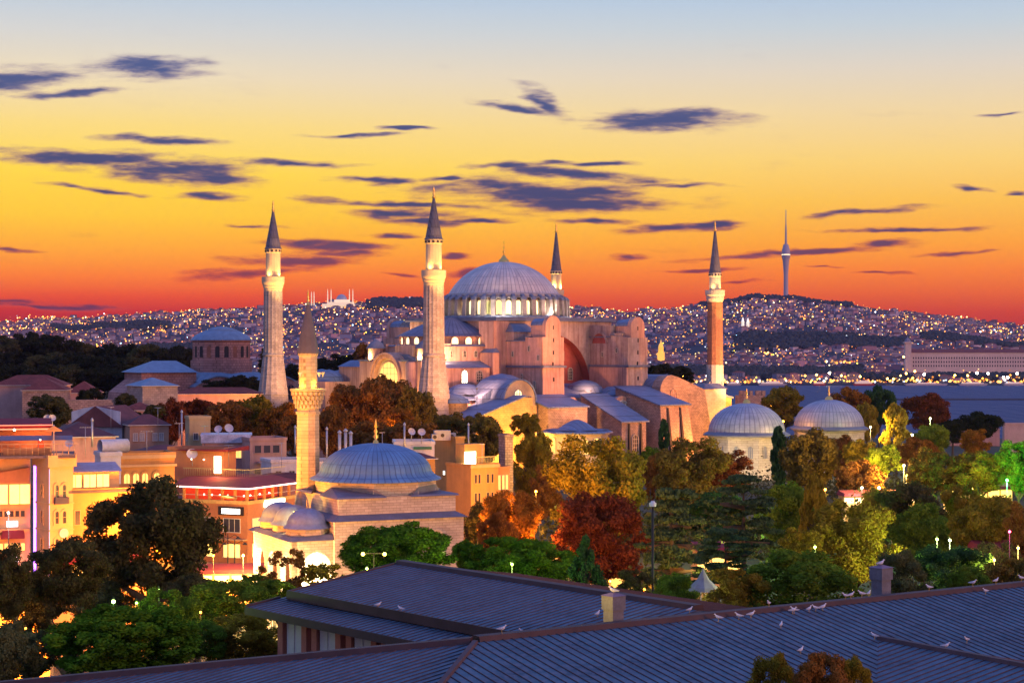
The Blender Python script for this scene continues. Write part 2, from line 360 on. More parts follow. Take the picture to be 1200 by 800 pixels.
RIDGE = [(-300, 384), (0, 379), (60, 373), (110, 371), (150, 369), (200, 366), (260, 364), (310, 361), (350, 358), (380, 356), (420, 355), (440, 351), (490, 350), (530, 356), (600, 360), (690, 361), (740, 364), (790, 362), (840, 354), (880, 349), (930, 350),
         (970, 354), (1010, 359), (1050, 364), (1090, 370), (1120, 373), (1160, 377), (1200, 381), (1500, 392)]
Y0, YR = 3500.0, 7400.0
def fz(u, Y):
    px = CX + F * u; t = (Y - Y0) / (YR - Y0)
    zr = EYE + (HY - interp(RIDGE, px)) / F * YR + 2.5 * (fbm(px * .05, 3.3, 3) - .5) * 8
    if t <= 0: return -37.0
    if t <= 1:
        s = t ** 1.25; z = -37 + (zr + 37) * s
        z += (fbm(u * 14 + 5, Y * .0011, 4) - 0.45) * 120 * math.sin(math.pi * min(1, t)) ** 1.2 * (0.35 + 0.65 * t)
        return max(-37.0, z)
    return zr - (t - 1) * 500
def build_hills():
    us = [(-420 + i * 9 - CX) / F for i in range(225)]; ys = [3500, 3504] + [3560 + k * 62 for k in range(72)]
    V = []
    for Y in ys:
        for u in us: V.append((u * Y, Y, -41 if Y == 3500 else fz(u, Y)))
    nx = len(us); Fc = [(j * nx + i, j * nx + i + 1, (j + 1) * nx + i + 1, (j + 1) * nx + i) for j in range(len(ys) - 1) for i in range(nx - 1)]
    me = bpy.data.meshes.new('hills'); me.from_pydata(V, [], Fc); me.materials.append(mat('hill_ground', (0.04, 0.045, 0.055), 0.95, vary=0.5, vscale=0.006))
    for p in me.polygons: p.use_smooth = True
    tag(bpy.data.objects.new('hills', me), kind='structure'); COL.objects.link(bpy.data.objects['hills'])
build_hills()

# dark wooded belts seen between the districts: (px0, px1, Y0, Y1)
BELTS = [(760, 1010, 3640, 4000), (860, 1065, 4750, 5150), (640, 860, 3640, 3900), (430, 520, 6500, 7350), (1080, 1240, 5100, 5500), (150, 260, 4700, 5000), (60, 200, 6000, 6400), (820, 1000, 7150, 7500), (1000, 1070, 3580, 3700), (-20, 60, 4300, 4700), (1085, 1215, 3600, 3720), (520, 640, 5200, 5500)]
def in_belt(px, Y): return any(a < px < b and c < Y < d for a, b, c, d in BELTS)
def city():
    rnd = random.Random(5)
    wallc = [mat('city_wall_pale', (0.36, 0.31, 0.38), 0.9, vary=0.1, vscale=0.02, island=0.5), mat('city_wall_rose', (0.32, 0.19, 0.24), 0.9, vary=0.1, vscale=0.02, island=0.5), mat('city_wall_grey', (0.20, 0.19, 0.26), 0.9, vary=0.1, vscale=0.02, island=0.5)]
    roofc = [mat('city_roof_red', (0.22, 0.07, 0.05), 0.9, vary=0.1, vscale=0.02, island=0.3), mat('city_roof_dark', (0.10, 0.10, 0.13), 0.9, vary=0.1, vscale=0.02, island=0.3)]
    winl = mat('city_window_lit', (0.3, 0.2, 0.1), emit=(1.0, 0.52, 0.16), es=1.3, vary=0)
    wind = mat('city_window_dark', (0.05, 0.05, 0.07), 0.4, vary=0)
    M_ = wallc + roofc + [wind, winl]
    def house(mb, x, y, z, w, d, h, rz, wm, rm, red, det):
        mb.cbox(x, y, z - 8, w, d, h + 8, wm, rz); c, q = math.cos(rz), math.sin(rz)
        P = [(x + c * a - q * b, y + q * a + c * b) for a, b in ((-w/2-.4, -d/2-.4), (w/2+.4, -d/2-.4), (w/2+.4, d/2+.4), (-w/2-.4, d/2+.4))]
        if red:
            n = len(mb.v); mb.v += [(a, b, z + h) for a, b in P] + [(x - c * w * .2, y - q * w * .2, z + h + 3), (x + c * w * .2, y + q * w * .2, z + h + 3)]
            mb.f += [(n, n+1, n+5, n+4), (n+1, n+2, n+5), (n+2, n+3, n+4, n+5), (n+3, n, n+4)]; mb.m += [rm] * 4; mb.s += [False] * 4
        else: mb.hexa([(a, b, z + h) for a, b in P], [(a, b, z + h + .8) for a, b in P], rm)
        if det:
            nf = max(2, int(h / 3.4)); nw = max(2, int(w / 4))
            for k in range(nf):
                for i in range(nw):
                    lx = -w/2 + (i + .5) * w / nw; zz = z + 1.3 + k * 3.3
                    if zz + 1.6 > z + h: continue
                    for sy in (-1,):
                        ly = -d/2 - .12; m = 6 if rnd.random() < .16 else 5
                        A = (x + c * (lx - .8) - q * ly, y + q * (lx - .8) + c * ly); B = (x + c * (lx + .8) - q * ly, y + q * (lx + .8) + c * ly)
                        mb.face([(*A, zz), (*B, zz), (*B, zz + 1.7), (*A, zz + 1.7)], m)
    # 300 nearest hillside houses stand alone, six shapes of them
    protos = []
    for k in range(6):
        mb = MB(); w = 14 + 3 * k; h = [9, 12, 15, 11, 18, 13][k]
        house(mb, 0, 0, 0, w, 12 + k, h, 0, k % 3, 3 if k % 2 == 0 else 4, k % 2 == 0, True)
        me = bpy.data.meshes.new('hillside_house')
        me.from_pydata(mb.v, [], mb.f); [me.materials.append(m) for m in M_]; me.polygons.foreach_set('material_index', mb.m); protos.append(me)
    kinds = ['red roofed pale apartment house', 'flat roofed rose apartment house', 'red roofed grey apartment house', 'flat roofed pale apartment house', 'tall red roofed rose apartment house', 'broad flat roofed grey apartment house']
    n = 0
    while n < 290:
        Y = 3560 + (rnd.random() ** 1.2) * 1150; px = rnd.uniform(-10, 1210)
        if in_belt(px, Y) or (1050 < px < 1210 and 3700 < Y < 4150): continue
        if px < 560 and rnd.random() < .5: continue
        x = Xat(px, Y); k = n % 6
        o = bpy.data.objects.new('hillside_house', protos[k]); COL.objects.link(o); o.location = (x, Y, fz(x / Y, Y)); s = rnd.uniform(.75, 1.1); o.scale = (s, s, s); o.rotation_euler = (0, 0, rnd.uniform(-.7, .7))
        tag(o, kinds[k] + ' low on the far hillside above the strait', 'house', 'apartment houses on the far shore'); n += 1
    mb = MB()
    for i in range(7800):
        Y = 3560 + 3800 * rnd.random() ** 0.85; px = rnd.uniform(-20, 1220)
        if in_belt(px, Y) or (1050 < px < 1210 and 3700 < Y < 4150): continue
        x = Xat(px, Y); u = x / Y
        if fbm(u * 40, Y * .004, 2, 9) < 0.24: continue
        sc = 1.0
        big = rnd.random() < .05
        w = rnd.uniform(11, 22) * (1.8 if big else 1); h = rnd.uniform(6, 13) * (1.5 if big else 1); red = rnd.random() < .42
        house(mb, x, Y, fz(u, Y), w, rnd.uniform(10, 16), h, rnd.uniform(-.8, .8), rnd.choice((0, 0, 1, 2)), 3 if red else 4, red, False)
    o = mb.build('far_city', M_); tag(o, 'dense mass of small houses covering the far hills', 'city', kind='stuff')
    # the lamps and lit windows of the far city
    lm = bpy.data.materials.new('city_lamp_glow'); lm.use_nodes = True; N = lm.node_tree.nodes; L = lm.node_tree.links; N.clear()
    out = N.new('ShaderNodeOutputMaterial'); em = N.new('ShaderNodeEmission'); g = N.new('ShaderNodeNewGeometry'); r = N.new('ShaderNodeValToRGB'); r.color_ramp.interpolation = 'CONSTANT'
    cols = [(0, (1, .30, .04)), (.40, (1, .42, .07)), (.68, (1, .6, .2)), (.82, (1, .82, .5)), (.84, (.8, .85, 1)), (.90, (1, .16, .05)), (.94, (1, .75, .1)), (.985, (.3, .6, 1))]
    while len(r.color_ramp.elements) < len(cols): r.color_ramp.elements.new(.5)
    for e, (p, c) in zip(r.color_ramp.elements, cols): e.position = p; e.color = (*c, 1)
    w_ = N.new('ShaderNodeMath'); w_.operation = 'MULTIPLY'; L.new(g.outputs['Random Per Island'], w_.inputs[0]); w_.inputs[1].default_value = 97.0
    fr = N.new('ShaderNodeMath'); fr.operation = 'FRACT'; L.new(w_.outputs[0], fr.inputs[0]); pw = N.new('ShaderNodeMath'); pw.operation = 'POWER'; L.new(fr.outputs[0], pw.inputs[0]); pw.inputs[1].default_value = 3.0
    st = N.new('ShaderNodeMapRange'); L.new(pw.outputs[0], st.inputs[0]); st.inputs[3].default_value = 0.9; st.inputs[4].default_value = 9.0
    L.new(g.outputs['Random Per Island'], r.inputs[0]); L.new(r.outputs[0], em.inputs[0]); L.new(st.outputs[0], em.inputs[1]); L.new(em.outputs[0], out.inputs[0]); lm.cycles.emission_sampling = 'NONE'
    mb = MB()
    def dot(x, y, z, s):
        n = len(mb.v); mb.v += [(x+s, y, z), (x, y+s, z), (x-s, y, z), (x, y-s, z), (x, y, z+s), (x, y, z-s)]
        for a, b, c in ((0,1,4),(1,2,4),(2,3,4),(3,0,4),(1,0,5),(2,1,5),(3,2,5),(0,3,5)): mb.f.append((n+a, n+b, n+c)); mb.m.append(0); mb.s.append(False)
    for i in range(7500):
        Y = 3520 + 3860 * rnd.random() ** 0.75; px = rnd.uniform(-10, 1210); u = (px - CX) / F
        if in_belt(px, Y) and rnd.random() < .93: continue
        if px > 960 and Y > 5600 and rnd.random() < .3: continue
        dot(u * Y, Y - 6, fz(u, Y) + rnd.uniform(6, 14), rnd.choice((.7, .9, 1.1, 1.5, 2.3)) * Y / 5200)
    for px, py, Y, sp, n_ in ((895, 371, 6950, 36, 60), (925, 366, 7050, 30, 60), (960, 396, 5500, 60, 40), (480, 386, 6000, 40, 30), (20, 385, 6000, 30, 40), (250, 372, 6800, 50, 50), (330, 390, 5600, 40, 40), (60, 372, 7000, 50, 40), (990, 424, 3900, 22, 26), (905, 414, 4100, 18, 22), (1010, 393, 5300, 40, 34), (720, 400, 4900, 30, 30), (690, 378, 6300, 30, 26), (200, 388, 5600, 40, 34), (120, 380, 6300, 36, 34), (1150, 388, 6000, 40, 34), (840, 402, 4700, 26, 26), (400, 372, 6500, 36, 30), (740, 412, 4200, 20, 20), (560, 384, 6000, 36, 24)):
        for i in range(n_):
            q = px + rnd.gauss(0, sp * .6); u = (q - CX) / F; YY = Y + rnd.gauss(0, 40); dot(u * YY, YY, Zat(py + rnd.gauss(0, 1.2), YY), rnd.uniform(1.3, 2.6))
    for px in np.arange(560, 1215, 1.3):                                              # quay lights along the water
        u = (px - CX) / F; YY = 3515 + rnd.uniform(0, 50); k = rnd.random()
        if k < .75: dot(u * YY, YY, -37 + rnd.uniform(2, 16 if k < .2 else 7), rnd.uniform(1.2, 2.9))
    tag(mb.build('city_lights', lm), 'scattered lit windows and street lights over the far hills', 'lights', kind='stuff')
    # woods on the far side
    mb = MB()
    for a, b, c, d in BELTS:
        nn = int((b - a) * (d - c) / 55)
        for i in range(min(nn, 1500)):
            Y = rnd.uniform(c, d); px = rnd.uniform(a, b); u = (px - CX) / F; x = u * Y; z = fz(u, Y); r_ = rnd.uniform(6, 11); h = rnd.uniform(9, 17)
            prof = [(r_ * .3, z - 2), (r_ * rnd.uniform(.8, 1), z + h * .35), (r_ * rnd.uniform(.6, .9), z + h * .7), (r_ * .25, z + h * .95), (0.0, z + h)]
            mb.lathe(prof, 6, x, Y, a0=rnd.uniform(0, 60), a1=rnd.uniform(0, 60) + 360 if False else 360, sm=False)
    tag(mb.build('far_woods', mat('far_foliage', (0.035, 0.045, 0.04), 0.95, vary=0.3, vscale=0.03, island=0.35)), 'dark woods between the districts on the far shore', 'woods', kind='stuff')
city()

def landmark_tower():
    Y = 7600; b = W(921, 353, Y); t = thing('television_tower', 'tall pale television tower with a long needle mast on the hill', 'tower', b)
    m = mat('tower_concrete', (0.42, 0.38, 0.44), 0.7, vary=0.1); k = Y / F; z = lambda py: (353 - py) * k
    MB().lathe([(11, 0), (9.5, z(340)), (9, z(322)), (13, z(306)), (15.5, z(303))], 16).build('shaft', m, t)
    MB().lathe([(15.5, z(303)), (17.5, z(301)), (17, z(293)), (14, z(291)), (12, z(288)), (8.5, z(286))], 16).build('pod', mat('tower_pod', (0.35, 0.33, 0.42), 0.4, vary=0.1), t)
    MB().lathe([(5, z(288)), (3.6, z(268)), (2.2, z(262)), (1.6, z(246))], 8, cap=True).build('mast', m, t)
    MB().lathe([(9, z(307)), (9.2, z(304.5))], 12).lathe([(17.8, z(299)), (17.8, z(298))], 12).build('light_ring', glow_white, t)
landmark_tower()
def hill_mosque():
    Y = 6900; t = thing('hilltop_mosque', 'floodlit white mosque with six slim minarets on the far ridge', 'mosque', W(400, 358, Y))
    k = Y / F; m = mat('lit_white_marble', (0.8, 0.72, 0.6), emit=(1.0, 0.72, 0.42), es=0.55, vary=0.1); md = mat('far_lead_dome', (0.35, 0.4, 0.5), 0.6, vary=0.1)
    MB().box(-22*k, 15*k, -20, 40, -10, 2*k).box(-16*k, 14*k, -25, 45, 0, 4*k).box(-8*k, 9*k, -15, 40, 0, 7*k).build('wall', m, t)
    MB().lathe([(6.5*k, 6.5*k), (6*k, 9*k), (4.4*k, 11.5*k), (2*k, 13*k), (0, 13.5*k)], 20, 0, 10).build('dome', md, t)
    for px, h in ((-35, 17), (-32, 17), (-16, 20), (-12, 20), (9.5, 20), (13.5, 20)):
        MB().lathe([(2.2, 0), (1.9, h*k*.6), (3, h*k*.62), (1.6, h*k*.63), (1.5, h*k*.85), (0.1, h*k)], 8, px*k, 0).build('minaret', m, t)
hill_mosque()
def barracks():
    Y = 3850; k = Y / F; t = thing('barracks', 'very long cream barracks with a square tower at each end', 'barracks', W(1063, 428, Y))
    m = mat('barracks_wall', (0.62, 0.5, 0.44), 0.9, vary=0.15, vscale=0.02); r = mat('barracks_roof', (0.20, 0.06, 0.05), 0.9)
    L_ = 205 * k
    w = MB().box(0, L_, 0, 30, -25, 15 * k, 0)
    for j in range(3):
        for i in range(64):
            x = 12 + i * (L_ - 24) / 64; w.box(x, x + 2.4, -.15, .2, -3 + j * 8.2, 1 + j * 8.2, 1)
    w.build('wall', [m, dark], t)
    MB().extr([(-2, 15 * k), (15, 19 * k), (32, 15 * k)], 'x', -1, L_ + 1).build('roof', r, t)
    for x in (-3 * k, 86 * k, 168 * k):
        if x == 86 * k: continue
        o = MB().box(x, x + 7 * k, -8, 5, -25, 26 * k).box(x - 2, x + 7 * k + 2, -10, 7, 26 * k, 27.5 * k).build('tower', m, t)
        MB().lathe([(4 * k, 27.5 * k), (3.6 * k, 29 * k), (2.2 * k, 31 * k), (0.6 * k, 32.5 * k), (0.1, 35 * k)], 8, x + 3.5 * k, -1).build('tower_roof', mat('barracks_cap', (0.2, 0.2, 0.26), 0.7), o)
barracks()
def far_minor():
    a = W(498.5 + 276, 421, 3900) if False else None
    t = thing('lit_dome_mosque', 'small golden floodlit domed building on the shore behind the basilica', 'mosque', W(774.5, 419, 4300)); k = 4300 / F
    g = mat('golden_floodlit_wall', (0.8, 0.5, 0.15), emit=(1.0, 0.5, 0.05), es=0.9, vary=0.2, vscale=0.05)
    MB().box(-4*k, 4*k, -8, 8, -20, 6*k).build('wall', g, t); MB().lathe([(3.2*k, 6*k), (3*k, 11*k), (3.3*k, 11.2*k), (2.4*k, 15*k), (.8*k, 18*k), (0, 22*k)], 12).build('dome', g, t)
    for px, py, h, lab in ((870.5, 388, 12, 'left one of two white lit minarets on the far slope'), (876.5, 390, 13, 'right one of two white lit minarets on the far slope')):
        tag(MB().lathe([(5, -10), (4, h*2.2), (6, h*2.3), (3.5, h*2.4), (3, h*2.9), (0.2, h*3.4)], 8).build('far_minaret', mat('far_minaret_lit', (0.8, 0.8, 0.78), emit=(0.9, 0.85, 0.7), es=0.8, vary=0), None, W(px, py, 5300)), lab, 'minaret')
    t = thing('ridge_mosque', 'floodlit golden mosque breaking the left skyline', 'mosque', W(215, 370, 7300)); k = 7300 / F
    MB().box(-3*k, 3*k, -8, 8, -20, 2.5*k).build('wall', g, t); MB().lathe([(2.4*k, 2.5*k), (1.8*k, 4*k), (0, 5*k)], 12).build('dome', g, t)
    for s in (-2.4, 2.6): MB().lathe([(5, 0), (4, 5*k), (0.2, 7.5*k)], 6, s*k, 0).build('minaret', g, t)
    # ferries and quay sheds on the far waterfront
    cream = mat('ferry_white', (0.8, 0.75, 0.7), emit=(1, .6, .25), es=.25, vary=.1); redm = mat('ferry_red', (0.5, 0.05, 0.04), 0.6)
    for px, w, h, lab, c in ((655, 22, 5, 'ferry moored left of the red brick minaret', cream), (905, 34, 6, 'long white ferry moored behind the left domed tomb', cream), (960, 16, 5, 'red hulled ferry moored left of the far domed tomb', redm), (1012, 26, 7, 'red hulled boat moored under the dark shore wood', redm), (1085, 50, 4, 'low lit ferry below the barracks', cream), (1140, 34, 5, 'ferry moored at the right part of the far quay', cream), (1188, 26, 5, 'rightmost white ferry at the far quay', cream), (860, 18, 5, 'small white ferry right of the brick minaret', cream)):
        p = W(px, 451.6, 3485); k = 3485 / F; p.z = -40; t = thing('ferry', lab, 'ferry', p)
        MB().hexa([(-w*k/2+3, -5, 0), (w*k/2-3, -5, 0), (w*k/2-3, 5, 0), (-w*k/2+3, 5, 0)], [(-w*k/2, -6, 2.2*k), (w*k/2, -6, 2.2*k), (w*k/2, 6, 2.2*k), (-w*k/2, 6, 2.2*k)]).build('hull', c if c is redm else mat('ferry_hull', (.5, .45, .5), .6), t)
        MB().box(-w*k*.38, w*k*.36, -5, 5, 2.2*k, h*.62*k).box(-w*k*.2, w*k*.22, -4, 4, h*.62*k, h*.85*k).build('cabin', cream, t); MB().lathe([(2, h*.8*k), (1.8, h*1.15*k)], 8, cap=True).build('funnel', redm, t)
    lampm = {'w': mat('quay_lamp_white', (1, 1, 1), emit=(1.0, 0.85, 0.6), es=30, vary=0), 'o': mat('quay_lamp_orange', (1, .6, .2), emit=(1.0, 0.42, 0.06), es=26, vary=0)}
    for px, py, c in ((957, 439, 'o'), (972, 437, 'w'), (1040, 443.5, 'o'), (1047, 444, 'o'), (1062, 437.5, 'o'), (1083, 438.5, 'w'), (1072, 435, 'o'), (1119, 439.5, 'o'), (1145, 437, 'w'), (1158, 437.5, 'w'), (1134, 440, 'o'), (1181, 442, 'w'), (1192, 437.5, 'w'), (986, 440, 'o'), (1008, 441, 'o'), (1176, 442, 'w'), (1059, 418, 'o'), (840, 441, 'o'), (760, 443, 'w'), (800, 441, 'o')):
        b = W(px, 450, 3520); b.z = -37; h = Zat(py, 3520) + 37
        t = thing('quay_light_mast', 'tall %s quay light mast on the far waterfront' % ('white' if c == 'w' else 'orange'), 'light mast', b, group='light masts along the far quay')
        MB().tube((0, 0, 0), (0, 0, h), .5, .35, 6).build('mast', dark, t); MB().ball((0, 0, h), 2.3 if c == 'w' else 2.0, 8, 5).build('lamp_head', lampm[c], t)
far_minor()
def haze():
    m = bpy.data.materials.new('haze_air'); m.use_nodes = True; N = m.node_tree.nodes; L = m.node_tree.links; N.clear()
    out = N.new('ShaderNodeOutputMaterial'); v = N.new('ShaderNodeVolumePrincipled'); v.inputs['Color'].default_value = (0.50, 0.50, 1.0, 1); v.inputs['Density'].default_value = HAZE; v.inputs['Anisotropy'].default_value = 0.0
    L.new(v.outputs[0], out.inputs['Volume'])
    o = MB().box(-2600, 2600, -420, 8500, -49, 660).build('haze', m); tag(o, 'thin blue evening haze over the whole view', 'haze', kind='stuff')
HAZE = 1.7e-5
if not globals().get('NOHAZE'): haze()
# ---------------------------------------------------------------- the great domed basilica (local axes: x towards the apse, y to the far side)
RZ = D2R(40.54); EC, ES = math.cos(RZ), math.sin(RZ)
HSO = (-3.2, 551.0, 0.0)
def hs_world(a, b, z): return (HSO[0] + EC * a - ES * b, HSO[1] + ES * a + EC * b, z)
HS = thing('domed_basilica', 'huge rose walled basilica under a great grey lead dome, filling the middle of the view', 'basilica', HSO, RZ)

def arch_poly(c, w, z0, zs, n=14, rise=1.0):
    """opening outline (c-w..c+w) from z0 up to a round arch springing at zs"""
    return [(c - w, z0)] + [(c - w * math.cos(math.pi * i / n), zs + w * rise * math.sin(math.pi * i / n)) for i in range(n + 1)] + [(c + w, z0)]
def window(parent, axis, pos, c, z0, w, h, glow=None, fr=lattice, depth=0.25, sgn=-1, grid=(3, 4), name='window'):
    """round headed window as one part: frame band, lattice and pane, sitting on the wall plane axis=pos (outside towards sgn)"""
    mb = MB(); R = w / 2; zs = z0 + h - R
    P = arch_poly(c, R, z0, zs, 10)
    def pt(p, d):
        q = pos + sgn * d
        return (q, p[0], p[1]) if axis == 'x' else (p[0], q, p[1])
    mb.face([pt(p, .06) for p in P], 1)
    Po = arch_poly(c, R + .22, z0 - .2, zs, 10)
    for i in range(len(P)):
        j = (i + 1) % len(P)
        mb.face([pt(P[i], depth), pt(P[j], depth), pt(Po[j], depth), pt(Po[i], depth)], 0)
        mb.face([pt(P[i], .06), pt(P[j], .06), pt(P[j], depth), pt(P[i], depth)], 0)
        mb.face([pt(Po[i], depth), pt(Po[j], depth), pt(Po[j], 0), pt(Po[i], 0)], 0)
    t = min(.09, w * .05)
    for i in range(1, grid[0]):
        x = c - R + 2 * R * i / grid[0]; zt = zs + math.sqrt(max(0, R * R - (x - c) ** 2))
        a, b = pt((x - t, z0), .08), pt((x + t, zt), .16)
        mb.box(min(a[0], b[0]), max(a[0], b[0]), min(a[1], b[1]), max(a[1], b[1]), z0, zt, 0)
    for i in range(1, grid[1]):
        z = z0 + h * i / grid[1]; hw = R if z < zs else math.sqrt(max(0, R * R - (z - zs) ** 2))
        a, b = pt((c - hw, 0), .08), pt((c + hw, 0), .155)
        mb.box(min(a[0], b[0]), max(a[0], b[0]), min(a[1], b[1]), max(a[1], b[1]), z - t, z + t, 0)
    return mb.build(name, [fr, glow or dark], parent)

def hs_core():
    # body of the nave cube
    w = MB(); w.box(-19, 26, -16.8, 20, 0, 39.6, 0)
    # south wall with the great arch
    R = 15.6; zc = 20.3; c = 1.7
    poly = [(-19, 0), (c - R, 0)] + [(c - R * math.cos(math.pi * i / 36), zc + R * math.sin(math.pi * i / 36)) for i in range(37)] + [(c + R, 0), (26, 0), (26, 39.6), (-19, 39.6)]
    w.extr(poly, 'y', -20.4, -16.8, 0)
    w.build('nave_wall', pink_worn, HS)
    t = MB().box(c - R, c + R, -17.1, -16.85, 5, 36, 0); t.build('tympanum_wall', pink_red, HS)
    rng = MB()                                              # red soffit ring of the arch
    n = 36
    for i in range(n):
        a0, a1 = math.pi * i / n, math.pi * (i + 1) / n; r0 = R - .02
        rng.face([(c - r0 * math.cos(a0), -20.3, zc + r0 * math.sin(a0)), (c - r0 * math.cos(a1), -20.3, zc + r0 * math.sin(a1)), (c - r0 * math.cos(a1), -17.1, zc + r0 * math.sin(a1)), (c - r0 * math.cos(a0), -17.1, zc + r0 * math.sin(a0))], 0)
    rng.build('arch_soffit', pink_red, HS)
    for i in range(7): window(HS, 'y', -17.1, c - 10.5 + i * 3.5, 22.5, 1.5, 3.4)
    for i in range(5): window(HS, 'y', -17.1, c - 7 + i * 3.5, 28.2, 1.5, 3.2)
    # cornice and lead platform under the drum
    MB().box(-20, 27, -21.4, 21, 39.6, 40.1).box(-19.4, 26.4, -20.8, 20.4, 40.1, 40.7).build('lead_platform', lead_plain, HS)
    # blind arch on the flank of the right tower
    b = MB(); n = 16; cc, r0, r1, z0 = -24.6, 2.9, 3.6, 33.2; q = lambda r, a, x: (x, cc + r * math.cos(a), z0 + r * math.sin(a))
    for i in range(n):
        a0, a1 = math.pi * i / n, math.pi * (i + 1) / n
        b.hexa([q(r1, a0, 16.75), q(r1, a1, 16.75), q(r1, a1, 17.0), q(r1, a0, 17.0)], [q(r0, a0, 16.75), q(r0, a1, 16.75), q(r0, a1, 17.0), q(r0, a0, 17.0)])
    b.face([q(r0, math.pi * i / n, 16.97) for i in range(n + 1)], 1)
    b.build('blind_arch', [pink_worn, pink_red], HS)
    MB().box(-19.8, -15, -21.2, -20.4, 18, 39.5).box(-20.6, -19, -21, -14.5, 18, 39.5).build('corner_pier', pink, HS)
    MB().box(26, 29.5, -14, 15, 20, 38.6).build('east_shoulder', pink, HS); MB().box(25.8, 30, -14.6, 15.4, 38.6, 39.3).build('shoulder_roof', lead_plain, HS)
    MB().box(-22.2, -19.9, -22.6, -16.5, 18, 30.5).hexa([(-22.5, -23, 30.5), (-19.9, -23, 30.5), (-19.9, -16.3, 30.5), (-22.5, -16.3, 30.5)], [(-20.8, -21.5, 31.6), (-19.9, -21.5, 31.8), (-19.9, -16.3, 31.8), (-20.8, -16.3, 31.6)], 1).build('stepped_pier', [pink, lead_plain], HS)

def hs_drum():
    cx = 1.0; d = MB().lathe([(18.3, 40.7), (18.3, 41.2), (17.6, 41.3), (17.6, 47.3), (17.0, 47.9)], 80, cx, 0, sm=False)
    base = MB().lathe([(20.6, 40.6), (20.6, 41.0), (18.3, 41.5)], 60, cx, 0, sm=False); base.build('drum_base', lead, HS)
    drum = d.build('drum', mat('drum_wall', (0.42, 0.36, 0.33), 0.9, vary=0.3), HS)
    n = 40; rg = random.Random(3)
    for k in range(n):
        a = 2 * math.pi * (k + .5) / n; c, s = math.cos(a), math.sin(a)
        # buttress rib between two windows with sloped lead top and round shoulder
        m = MB(); r0, r1, hw = 17.4, 19.9, .62
        def P(r, t, z): return (cx + c * r - s * t, s * r + c * t, z)
        m.hexa([P(r0, -hw, 41), P(r1, -hw, 41), P(r1, hw, 41), P(r0, hw, 41)], [P(r0, -hw, 46.4), P(r1 - .3, -hw, 45.9), P(r1 - .3, hw, 45.9), P(r0, hw, 46.4)], 0)
        m.hexa([P(r0, -hw - .15, 46.4), P(r1 - .1, -hw - .15, 45.9), P(r1 - .1, hw + .15, 45.9), P(r0, hw + .15, 46.4)], [P(r0, -hw * .8, 47.6), P(r1 - .8, -hw * .5, 46.8), P(r1 - .8, hw * .5, 46.8), P(r0, hw * .8, 47.6)], 1)
        m.build('drum_buttress', [mat('drum_rib', (0.30, 0.27, 0.27), 0.9, vary=0.3), lead_plain], HS)
        # window between ribs: arched recess, its floodlight put in as pane glow, with a small lead hood
        a = 2 * math.pi * k / n; c, s = math.cos(a), math.sin(a)
        vis = -0.95 < math.cos(a + RZ + math.pi / 2) if True else 1
        g = glow_white; q = rg.random()
        if q < .18: g = glow_gold
        elif q < .34: g = glow_dim
        elif q < .40: g = dark
        m = MB(); hw = .82; pts = arch_poly(0, hw, 41.7, 44.8, 8)
        m.face([P(17.85, t, z) for t, z in pts], 1)
        po = arch_poly(0, hw + .25, 41.5, 44.8, 8)
        for i in range(len(pts) - 1):
            m.face([P(17.85, *pts[i]), P(17.85, *pts[i+1]), P(18.25, *po[i+1]), P(18.25, *po[i])], 0)
            m.face([P(18.25, *po[i]), P(18.25, *po[i+1]), P(17.5, *po[i+1]), P(17.5, *po[i])], 0)
        m.box(0, 0, 0, 0, 0, 0) if False else None
        m.hexa([P(17.86, -.05, 41.7), P(18.0, -.05, 41.7), P(18.0, .05, 41.7), P(17.86, .05, 41.7)], [P(17.86, -.05, 45.5), P(18.0, -.05, 45.5), P(18.0, .05, 45.5), P(17.86, .05, 45.5)], 0)
        w = m.build('drum_window', [mat('drum_arch', (0.5, 0.42, 0.34), 0.9), g], HS)
        hd = MB(); n2 = 6
        for i in range(n2):
            t0, t1 = math.pi * i / n2, math.pi * (i + 1) / n2; rr = 1.15
            hd.hexa([P(17.2, rr*math.cos(t0), 45.6 + rr*math.sin(t0)), P(19.0, rr*math.cos(t0), 45.4 + rr*math.sin(t0)), P(19.0, rr*math.cos(t1), 45.4 + rr*math.sin(t1)), P(17.2, rr*math.cos(t1), 45.6 + rr*math.sin(t1))],
                    [P(17.2, rr*1.18*math.cos(t0), 45.6 + rr*1.18*math.sin(t0)), P(19.0, rr*1.18*math.cos(t0), 45.4 + rr*1.18*math.sin(t0)), P(19.0, rr*1.18*math.cos(t1), 45.4 + rr*1.18*math.sin(t1)), P(17.2, rr*1.18*math.cos(t1), 45.6 + rr*1.18*math.sin(t1))])
        hd.build('hood', lead_plain, w)
    # dome cap
    Rc = 16.7; z0, z1 = 47.4, 57.6; Hh = z1 - z0; Rs = (Rc * Rc + Hh * Hh) / (2 * Hh); prof = []
    th = math.asin(min(1, Rc / Rs))
    prof.append((Rc + .5, z0 - .1))
    for i in range(17):
        t = th * (1 - i / 16); prof.append((Rs * math.sin(t), z1 - Rs + Rs * math.cos(t)))
    dm = MB().lathe(prof, 160, cx, 0, sm=True, ribs=lambda i, r, z: (0.16 if i % 4 == 0 else 0.0) * min(1, r / 4))
    lm = mat('dome_lead', (0.60, 0.54, 0.52), 0.42, 0.12, vary=0.2, vscale=0.3, radial=(80, 2.4, 1.0, 0), dirt=(0.34, 0.3, 0.32))
    dome = dm.build('main_dome', lm, HS)
    f = MB().lathe([(1.6, 57.3), (1.5, 58.1), (.9, 58.6), (.5, 59.2), (.25, 59.6)], 12, cx, 0).lathe([(.12, 59.5), (.12, 60.2), (.5, 60.5), (.12, 60.9), (.1, 61.5), (.36, 61.8), (.1, 62.1), (.08, 62.9), (.26, 63.1), (.02, 64.2)], 10, cx, 0)
